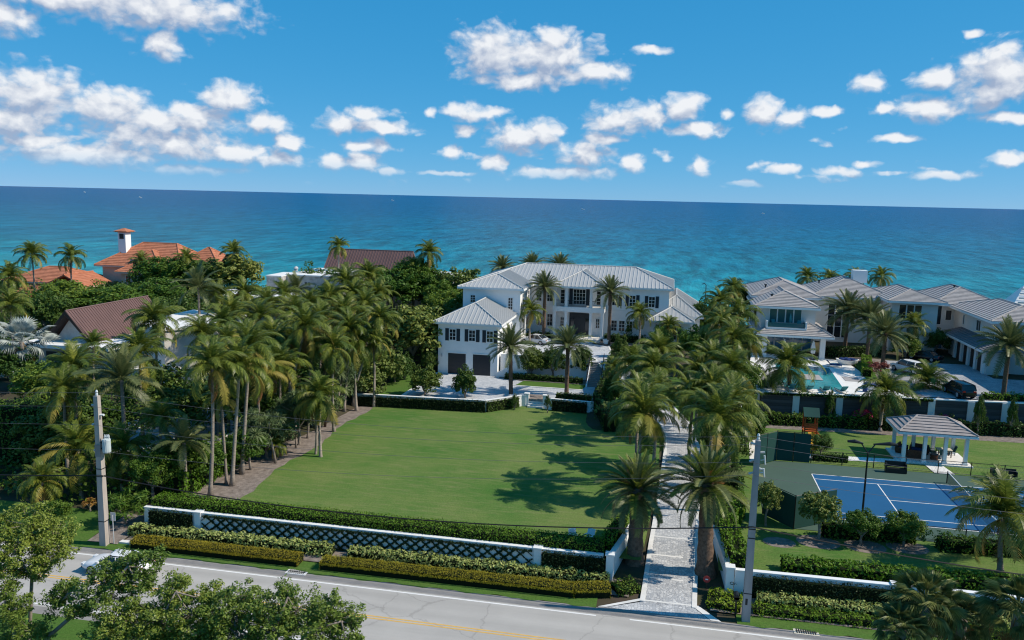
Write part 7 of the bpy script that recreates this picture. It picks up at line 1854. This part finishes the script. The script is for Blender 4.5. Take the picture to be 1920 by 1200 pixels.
# ------------------------------------------------------------------ hedges
def hedge(name, label, path, w, h, m, dens=55, ll=.17, lw=.10, zoff=0.0, cat='hedge', bumpy=.06, group=None, round_=0.0, core=None, faces='tsbe', lo=0.0):
    """clipped hedge along a ground path [(x,y,z)...]; leaves on top, sides and ends over a dark core"""
    t = thing(name, path[0], label, cat, group)
    o = Vector(path[0]); C = []; Nn = []; cb = MB()
    for a, b in zip(path, path[1:]):
        a = Vector(a); b = Vector(b); d2 = Vector((b.x - a.x, b.y - a.y, 0)); L = d2.length; u = d2 / L; nn = Vector((-u.y, u.x, 0))
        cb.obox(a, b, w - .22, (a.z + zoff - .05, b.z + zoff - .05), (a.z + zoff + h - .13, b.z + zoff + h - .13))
        def put(n, fs, fw, fh, nrm):
            s_, q_, k_ = fs(n), fw(n), fh(n)
            P_ = np.array(a)[None, :] + np.array(b - a)[None, :] * s_[:, None] + np.array(nn)[None, :] * q_[:, None]
            P_[:, 2] += zoff + k_
            wob = bumpy * (np.sin(P_[:, 0] * 3.1) + np.sin(P_[:, 1] * 2.7 + P_[:, 0] * 1.3) + np.sin(P_[:, 0] * 7.7 + 1))
            P_ += np.array(nrm)[None, :] * (wob[:, None] * .6 + RNG.normal(0, .035, (n, 1)))
            if round_:
                e = np.clip((np.abs(q_) / (w / 2)), 0, 1) ** 3 * round_; P_[:, 2] -= e * (k_ / h)
            C.append(P_); Nn.append(np.repeat(np.array(nrm, dtype=float)[None, :], n, 0))
        U = lambda lo, hi: (lambda n: RNG.uniform(lo, hi, n)); K = lambda c: (lambda n: np.full(n, c))
        if 't' in faces: put(int(L * w * dens * 1.25), U(0, 1), U(-w / 2, w / 2), K(h), (0, 0, 1))
        if 's' in faces: put(int(L * h * dens), U(0, 1), K(-w / 2), U(h * lo, h), tuple(-nn))
        if 'b' in faces: put(int(L * h * dens * .6), U(0, 1), K(w / 2), U(0, h), tuple(nn))
        if 'e' in faces:
            put(int(w * h * dens), K(0), U(-w / 2, w / 2), U(0, h), tuple(-u)); put(int(w * h * dens), K(1), U(-w / 2, w / 2), U(0, h), tuple(u))
    C = np.concatenate(C) - np.array(o); Nn = np.concatenate(Nn)
    link('foliage', quad_mesh('foliage', leaf_arrays(C, Nn, ll, lw, .6), m), t)
    cb.build('dark_core', core or 'bark', t)
    return t
mat('hedge_core', (0.012, 0.018, 0.008), 0.95, 0.05)  # near-black: shade inside the hedge is put into the colour
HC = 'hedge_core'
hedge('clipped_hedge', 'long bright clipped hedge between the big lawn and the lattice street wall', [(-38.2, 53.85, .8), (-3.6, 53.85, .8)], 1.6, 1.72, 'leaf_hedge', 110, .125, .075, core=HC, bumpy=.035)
hedge('clipped_hedge', 'dark hedge return along the left driveway wall behind the gate palm', [(-3.5, 54.3, .8), (-2.6, 59.2, .9)], 1.0, 1.6, 'leaf_hedge', 60, core=HC)
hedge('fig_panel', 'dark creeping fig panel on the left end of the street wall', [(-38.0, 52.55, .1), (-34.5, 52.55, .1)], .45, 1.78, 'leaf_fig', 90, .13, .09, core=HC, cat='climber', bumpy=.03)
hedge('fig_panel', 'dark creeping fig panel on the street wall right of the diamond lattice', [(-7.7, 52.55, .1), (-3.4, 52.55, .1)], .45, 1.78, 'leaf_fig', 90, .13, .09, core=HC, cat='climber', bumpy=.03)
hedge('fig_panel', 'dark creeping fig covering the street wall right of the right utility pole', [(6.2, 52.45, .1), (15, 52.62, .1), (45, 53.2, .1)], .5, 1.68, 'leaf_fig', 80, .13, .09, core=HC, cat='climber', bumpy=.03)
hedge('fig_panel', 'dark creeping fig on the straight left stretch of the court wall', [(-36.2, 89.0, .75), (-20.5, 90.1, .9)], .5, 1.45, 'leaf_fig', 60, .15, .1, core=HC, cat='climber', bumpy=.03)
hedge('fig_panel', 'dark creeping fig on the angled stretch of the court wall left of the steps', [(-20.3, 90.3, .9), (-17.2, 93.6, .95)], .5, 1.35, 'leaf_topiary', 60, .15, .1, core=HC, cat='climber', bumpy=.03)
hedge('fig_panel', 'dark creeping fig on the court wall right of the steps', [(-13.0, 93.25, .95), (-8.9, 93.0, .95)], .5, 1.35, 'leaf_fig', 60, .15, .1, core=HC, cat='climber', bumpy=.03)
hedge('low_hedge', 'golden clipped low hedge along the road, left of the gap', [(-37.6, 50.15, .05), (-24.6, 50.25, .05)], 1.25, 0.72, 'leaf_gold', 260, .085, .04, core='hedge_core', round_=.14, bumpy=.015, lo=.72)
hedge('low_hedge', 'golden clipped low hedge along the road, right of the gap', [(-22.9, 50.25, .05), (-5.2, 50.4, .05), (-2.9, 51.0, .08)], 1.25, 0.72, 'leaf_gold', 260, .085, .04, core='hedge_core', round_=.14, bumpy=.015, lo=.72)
hedge('low_hedge', 'pale variegated low hedge before the lattice wall, left of the gap', [(-39.0, 51.75, .1), (-22.9, 51.95, .12)], 1.0, .74, 'leaf_variegated', 90, .2, .09, core='hedge_core', bumpy=.09)
hedge('low_hedge', 'pale variegated low hedge before the lattice wall, right of the gap', [(-21.6, 51.9, .12), (-3.0, 52.1, .12)], 1.0, .74, 'leaf_variegated', 90, .2, .09, core='hedge_core', bumpy=.09)
hedge('low_hedge', 'pale variegated low hedge before the fig covered wall, right of the driveway', [(6.7, 51.75, .12), (40, 52.1, .12)], 1.0, .74, 'leaf_variegated', 90, .2, .09, core='hedge_core', bumpy=.09)
hedge('low_hedge', 'dark green low hedge nearest the road, right of the right pole', [(6.3, 50.75, .08), (40, 51.0, .08)], 1.0, .5, 'leaf_hedge', 90, .15, .07, core='hedge_core', bumpy=.09)
hedge('ground_cover', 'low green planting around the right gate palm and mailbox', [(3.5, 51.6, .1), (5.6, 51.3, .1)], 2.2, .45, 'leaf_hedge', 90, .16, .09, core='hedge_core', bumpy=.1, cat='shrubs')
hedge('ground_cover', 'low green planting around the left gate palm', [(-2.6, 51.3, .1), (-1.3, 52.2, .1)], 1.6, .45, 'leaf_tree', 90, .16, .09, core='hedge_core', bumpy=.1, cat='shrubs')
hedge('clipped_hedge', 'bright hedge behind the capped street wall, below the tennis court lawn', [(8.6, 55.4, .9), (14, 55.6, .9), (40, 56.6, .9)], 1.5, .95, 'leaf_hedge', 60, .22, .13, core=HC, bumpy=.1)
hedge('clipped_hedge', 'hedge filling behind the right driveway wall beside the right pole', [(5.6, 53.8, .9), (5.0, 60, .95), (6.2, 66, .95)], 1.4, 1.7, 'leaf_hedge', 60, .2, .12, core=HC, bumpy=.12)
hedge('clipped_hedge', 'dark hedge between the round shrubs before the tennis court', [(12.4, 62.4, .95), (19.0, 62.9, .95)], 1.0, 1.15, 'leaf_tree', 60, .2, .12, core=HC, bumpy=.12)
hedge('clipped_hedge', 'dark hedge before the court, beside the straw coloured palm at right', [(20.5, 62.0, .95), (32, 62.6, .95)], 1.3, 1.0, 'leaf_tree', 60, .2, .12, core=HC, bumpy=.15)
hedge('clipped_hedge', 'green hedge along the foot of the boarded wall, left of the play set', [(11.3, 94.5, .95), (22.5, 95.4, .95)], 1.5, 1.2, 'leaf_tree', 45, .22, .13, core=HC, bumpy=.15)
hedge('clipped_hedge', 'dark hedge along the foot of the boarded wall, behind the gazebo', [(22.7, 95.4, .95), (55, 98.4, .95)], 1.4, 1.3, 'leaf_dark', 45, .22, .13, core=HC, bumpy=.15)
hedge('clipped_hedge', 'low dark hedge left of the pale footpath behind the tennis court', [(14.8, 81.8, .95), (18.0, 82.0, .95)], .9, .7, 'leaf_dark', 60, .16, .1, core=HC)
hedge('clipped_hedge', 'clipped dark hedge between the pool terrace and the shaded drive', [(25.2, 108, 4.4), (27.5, 119, 4.4)], 1.2, 1.0, 'leaf_hedge', 40, .2, .12, core=HC)
hedge('clipped_hedge', 'dark hedge before the tall windows of the modern house', [(22.6, 121, 4.4), (31, 124.5, 4.4)], 1.4, 1.4, 'leaf_dark', 40, .2, .12, core=HC)
hedge('clipped_hedge', 'clipped low hedge along the foot of the white retaining wall', [(-21, 104.4, 1.95), (-10.6, 104.3, 1.95)], .9, .75, 'leaf_topiary', 45, .18, .11, core=HC)
hedge('clipped_hedge', 'clipped hedge behind the right stretch of the court wall', [(-12.8, 95.2, 1.9), (-8.6, 95.2, 1.9)], 1.0, .8, 'leaf_topiary', 45, .18, .11, core=HC)
hedge('clipped_hedge', 'foundation planting along the main house, right of the porch', [(-9.4, 123.6, 4.4), (-3.2, 123.4, 4.4)], 1.5, 1.1, 'leaf_dark', 40, .2, .12, core=HC, bumpy=.2)
hedge('clipped_hedge', 'foundation planting along the main house, left of the porch', [(-21.5, 122.6, 4.4), (-17.9, 123.6, 4.4)], 1.5, .9, 'leaf_tree', 40, .2, .12, core=HC, bumpy=.2)
hedge('clipped_hedge', 'dark planting before the right wing of the main house', [(-3, 120.2, 4.3), (5.5, 120.8, 4.3)], 1.6, 1.0, 'leaf_dark', 40, .2, .12, core=HC, bumpy=.2)
hedge('clipped_hedge', 'tall dark hedge along the right edge of the court and garden steps', [(-7.2, 95, 1.5), (-6.6, 108, 4.0)], 1.6, 1.8, 'leaf_dark', 40, .2, .12, core=HC, bumpy=.2)
hedge('clipped_hedge', 'tall clipped dark hedge block at the left edge above the road', [(-66, 61.2, .7), (-54, 63.5, .7)], 3.0, 5.4, 'leaf_tree', 45, .2, .13, core=HC, bumpy=.22)
hedge('clipped_hedge', 'bright hedge seen between the trunks along the left edge of the big lawn', [(-38.9, 57, .95), (-39.4, 88, .95)], 1.6, 2.1, 'leaf_hedge', 75, .2, .13, core=HC, bumpy=.2)
hedge('clipped_hedge', 'dark tall screen hedge behind the driveway palms, right side', [(5.8, 68, .95), (6.8, 86, 1.0), (8.0, 96, 1.2)], 1.6, 2.2, 'leaf_dark', 40, .22, .14, core=HC, bumpy=.25)
hedge('clipped_hedge', 'dark hedge climbing beside the drive behind the left driveway palms', [(-5.6, 86, 1.0), (-7.6, 94, 1.3)], 1.5, 2.0, 'leaf_dark', 40, .2, .12, core=HC, bumpy=.2)
hedge('low_hedge', 'planting strip before the shaded drive, at the right edge by the date palm', [(36, 99.4, 4.45), (50, 100.9, 4.45)], 1.2, .6, 'leaf_hedge', 40, .2, .12, core=HC, bumpy=.15)
hedge('trailing_vine', 'green trailing plants hanging along the coping of the boarded wall', [(11.4, 95.5, 4.2), (30, 97.35, 4.2)], .5, .3, 'leaf_tree', 40, .2, .12, core=HC, bumpy=.12, cat='climber')

# diamond lattice of clipped vine on the street wall
lv = thing('lattice_vine', (-33.7, 52.6, .1), 'diamond lattice of clipped dark vine trained over the white street wall', 'climber')
xa, xb, z0, z1 = -33.7, -8.4, .15, 1.82
Hh = z1 - z0; pitch = .76; TR = 1.22
def strand_mesh(sgn):
    n = 190; s_ = RNG.random(n); C = np.zeros((n, 3)); C[:, 0] = sgn * s_ * Hh * TR; C[:, 2] = s_ * Hh
    C += RNG.normal(0, .035, (n, 3)) * np.array([1, .5, 1]); C[:, 1] -= .04
    ex = MB().tube([(0, 0, 0), (sgn * Hh * TR / 2, -.02, Hh * .5), (sgn * Hh * TR, 0, Hh)], .045, 4)
    return quad_mesh('vine_strand', leaf_arrays(C, np.repeat(np.array([[0, -1., .2]]), n, 0), .13, .09, .7), 'leaf_fig', ex)
SM = {s: [strand_mesh(s) for _ in range(3)] for s in (1, -1)}
k = 0; x = xa - 2.2
while x < xb + 2.2:
    for s in (1, -1):
        if min(x, x + s * Hh * TR) > xa - .05 and max(x, x + s * Hh * TR) < xb + .05:
            o = bpy.data.objects.new('vine_strand', SM[s][k % 3]); COL.objects.link(o); o.parent = lv
            o.location = (x - lv.location.x + random.uniform(-.03, .03), .03, z0 - lv.location.z)
    k += 1; x += pitch
for xe, sg in ((xa, 1), (xb, -1)):                # shorter strands fill the two ends
    for q in (1, 2):
        f = 1 - q * pitch / (Hh * TR)
        for s in (1, -1):
            o = bpy.data.objects.new('vine_strand', SM[s][q]); COL.objects.link(o); o.parent = lv; o.scale = (f, 1, f)
            o.location = ((xe if s == sg else xe + sg * f * Hh * TR) - lv.location.x, .03, z0 - lv.location.z + (Hh * (1 - f) if s == sg else 0))
n = 1700; s_ = RNG.random(n); C = np.zeros((n, 3)); C[:, 0] = xa + (xb - xa) * s_ - lv.location.x; C[:, 2] = Hh + RNG.normal(0, .05, n); C[:, 1] = -.02
link('top_strand', quad_mesh('top_strand', leaf_arrays(C, np.repeat(np.array([[0, -1., .4]]), n, 0), .14, .1, .7), 'leaf_fig'), lv)

# ------------------------------------------------------------------ undergrowth and the dune scrub
def scrub(name, m, regions, dens, ll, lw, hfun, base=None):
    C = []; Nn = []
    for poly in regions:
        P_ = np.array(poly); lo = P_.min(0); hi = P_.max(0); n = int((hi - lo).prod() * dens)
        q = RNG.uniform(lo, hi, (n, 2)); ins = np.zeros(n, bool)
        for i in range(len(P_)):
            a, b = P_[i], P_[(i + 1) % len(P_)]
            c = ((a[1] > q[:, 1]) != (b[1] > q[:, 1])) & (q[:, 0] < (b[0] - a[0]) * (q[:, 1] - a[1]) / (b[1] - a[1] + 1e-9) + a[0]); ins ^= c
        q = q[ins]
        h = np.array([hfun(x, y) for x, y in q]); g = np.array([gz(x, y) for x, y in q])
        f = 1 - (RNG.random(len(q)) ** 2) * .7
        C.append(np.column_stack([q, g + h * f])); nn = RNG.normal(0, .5, (len(q), 3)); nn[:, 2] += 1; nn[:, 0] += .3; Nn.append(nn)
    V = leaf_arrays(np.concatenate(C), np.concatenate(Nn), ll, lw, .6)
    link(name, quad_mesh(name, V, m), None, 'stuff')
def bumps(x, y, s=1.0): return .5 + .5 * math.sin(x * .9 * s + 1.3 * math.sin(y * .7 * s)) * math.sin(y * 1.1 * s + math.sin(x * .5 * s))
scrub('undergrowth', 'leaf_dark', [[(-72, 55), (-41.5, 54.6), (-39.8, 60), (-40.5, 88), (-43, 90), (-44, 84), (-42.5, 75), (-48.5, 64), (-57, 66), (-58, 75), (-53, 85), (-56, 86), (-72, 85)], [(-130, 84), (-86, 84), (-86, 120), (-76, 130), (-135, 132)], [(-57, 92), (-36.8, 91), (-36.8, 104), (-31.5, 106), (-31.5, 130), (-46, 140), (-54, 130), (-58, 120), (-74, 118), (-72, 108)]], 9, .42, .26, lambda x, y: .5 + 1.9 * bumps(x, y) ** 1.3)
scrub('undergrowth', 'leaf_tree', [[(-58, 55), (-41.5, 54.6), (-39.8, 60), (-40.5, 88), (-44, 90), (-45, 86), (-42, 74), (-47, 63)], [(-96, 118), (-60, 118), (-57, 92), (-36.8, 91), (-36.8, 104), (-32, 108), (-32, 128), (-60, 131)], [(-6.2, 88), (-4.4, 88), (-6.8, 103), (-7.4, 103)]], 6, .40, .24, lambda x, y: .4 + 2.1 * bumps(x + 9, y + 4) ** 1.4)
scrub('dune_scrub', 'leaf_grape', [[(-230, 146), (130, 146), (130, 163), (-230, 160)]], 7, .55, .42, lambda x, y: 1.2 + 2.2 * bumps(x, y, .5))
scrub('dune_scrub', 'leaf_tree', [[(-140, 128), (-66, 133), (-66, 150), (-98, 150), (-99, 168), (-230, 168), (-230, 128)], [(-30, 141), (5, 142.5), (5, 152), (-37, 152), (-38, 141)], [(5.2, 122), (11.8, 122), (11.8, 150), (5.5, 150)], [(50, 137), (130, 130), (130, 150), (50, 150)]], 6, .5, .32, lambda x, y: .6 + 2.4 * bumps(x + 3, y, .7))

# ------------------------------------------------------------------ near trees on this side of the road
def near_tree(x, y, z0, clumps, label, seed, trunk, leafn=190, ll=.16, lw=.075):
    """clumps: (x,y,z,r) foliage masses; every mass is broken into tufts of leaves at twig ends"""
    rnd = np.random.default_rng(seed); t = thing('mangrove_tree', (x, y, z0), label, 'tree')
    C = []; Nn = []; mb = MB(); root = Vector((x, y, z0 - .2))
    for pts in trunk: mb.tube([Vector(p[:3]) for p in pts], [p[3] for p in pts], 7)
    for (cx, cy, cz, r) in clumps:
        c0 = Vector((cx, cy, cz)); anchor = min((Vector(p[:3]) for pts in trunk for p in pts[1:]), key=lambda q: (q - c0).length)
        mb.tube([anchor, anchor.lerp(c0, .55) + Vector((0, 0, -.15)), c0], [.05, .035, .02], 5, False)
        for k in range(int(30 * r * r + 9)):
            u = rnd.normal(0, 1, 3); u /= np.linalg.norm(u); u[2] = u[2] * .72 + .12
            p = np.array([cx, cy, cz]) + u * r * rnd.uniform(.4, 1.25)
            if k % 2 == 0: mb.tube([c0, Vector(p)], [.02, .008], 3, False)
            n = int(leafn * rnd.uniform(.16, .40)); v = rnd.normal(0, 1, (n, 3)); v /= np.linalg.norm(v, axis=1)[:, None]
            C.append(p + v * (.36 * rnd.uniform(.6, 1.2)) * rnd.random((n, 1)) ** .45 * np.array([1, 1, .7])); Nn.append(v * .6 + np.array([0.15, 0, .75]))
    V = leaf_arrays(np.concatenate(C) - np.array([x, y, z0]), np.concatenate(Nn), ll, lw, .6)
    link('crown', quad_mesh('crown', V, 'leaf_mangrove'), t)
    mb.build('trunk', 'bark', t, smooth=True)
near_tree(-34.72, 36.5, -0.1, [(-33.86, 36.5, 7.57, 1.22), (-33.09, 37.3, 6.7, 1.17), (-34.06, 35.7, 6.51, 1.24), (-32.98, 36.5, 5.81, 1.15), (-32.21, 37.0, 5.98, 0.57), (-35.4, 36.5, 7.41, 1.02), (-34.97, 36.0, 4.88, 0.88), (-34.07, 36.5, 4.75, 0.76)], 'tall near tree with a bare pale trunk at the lower left corner', 3, [[(-34.72, 36.5, -0.3, 0.156), (-34.72, 36.5, -2.27, 0.13), (-34.3, 36.5, 1.38, 0.11), (-33.93, 36.5, 4.45, 0.09), (-33.26, 36.5, 6.55, 0.07)], [(-33.93, 36.5, 4.45, 0.07), (-34.69, 36.5, 5.62, 0.055), (-35.12, 36.5, 6.66, 0.04)]])
near_tree(-33.63, 34.5, -0.1, [(-33.54, 34.5, 3.49, 1.08), (-32.3, 34.5, 2.59, 0.96), (-33.93, 34.5, 4.66, 0.72), (-33.81, 35.0, 1.64, 1.1)], 'low leafy near tree filling the bottom left corner', 4, [[(-33.63, 34.5, -0.3, 0.12), (-33.63, 34.5, -1.78, 0.1), (-33.49, 34.5, 0.74, 0.08), (-33.42, 34.5, 2.9, 0.06)]])
near_tree(-34.38, 35, -0.1, [(-28.34, 35, 5.68, 1.03), (-27.37, 35.5, 6.15, 0.94), (-26.06, 35.6, 6.7, 0.84), (-25.99, 35, 5.81, 0.83), (-27.36, 34.5, 5.16, 0.91), (-31.03, 35.4, 4.62, 0.79), (-31.33, 35.2, 4.08, 0.44), (-29.2, 34.4, 4.4, 0.72)], 'near tree with a leaning limb, hiding the white car on the road', 5, [[(-34.38, 35, -0.3, 0.156), (-34.38, 35, -1.27, 0.13), (-31.61, 35, 2.25, 0.113), (-29.04, 35, 4.55, 0.095), (-27.55, 35, 5.78, 0.077), (-26.72, 35, 6.69, 0.06)], [(-29.04, 35, 4.55, 0.06), (-30.3, 35, 4.79, 0.03)]])
near_tree(-25.45, 34, -0.1, [(-23.68, 34.8, 6.28, 0.53), (-23.99, 34.5, 5.58, 0.91), (-25.72, 33.5, 4.73, 1.28), (-24.29, 34, 4.65, 1.38), (-22.69, 34.3, 4.98, 1.2), (-21.94, 34.8, 5.74, 0.58), (-26.75, 33.2, 3.9, 1.16), (-24.88, 33.5, 3.7, 1.28), (-22.84, 34, 3.83, 1.3)], 'bushy near tree at the bottom left, between its leaning and its broadest neighbour', 6, [[(-25.45, 34, -0.3, 0.168), (-25.45, 34, -0.5, 0.14), (-25.01, 34, 2.23, 0.11), (-24.3, 34, 4.51, 0.08), (-23.33, 34, 6.2, 0.05)]])
near_tree(-18.01, 34, -0.1, [(-17.77, 34.9, 6.48, 0.68), (-20.26, 34.8, 5.89, 0.87), (-20.64, 34.3, 5.1, 1.24), (-18.72, 34.5, 5.67, 1.15), (-16.97, 34.4, 5.8, 1.2), (-15.57, 34.5, 5.79, 1.01), (-14.47, 34.7, 5.54, 0.63), (-15.69, 34, 5.07, 1.3), (-17.76, 33.7, 4.82, 1.41), (-19.69, 33.6, 4.4, 1.29), (-14.41, 34.2, 4.72, 0.72), (-21.36, 34, 4.18, 1.07)], 'broadest near tree at the bottom, right of the other near trees', 7, [[(-18.01, 34, -0.3, 0.18), (-18.01, 34, 0.36, 0.15), (-18.09, 34, 3.21, 0.117), (-17.91, 34, 5.2, 0.083), (-17.32, 34, 6.65, 0.05)], [(-18.09, 34, 3.21, 0.08), (-15.96, 34, 5.17, 0.06), (-14.59, 34, 5.77, 0.04)], [(-18.09, 34, 3.21, 0.08), (-20.18, 34, 4.9, 0.04)]])
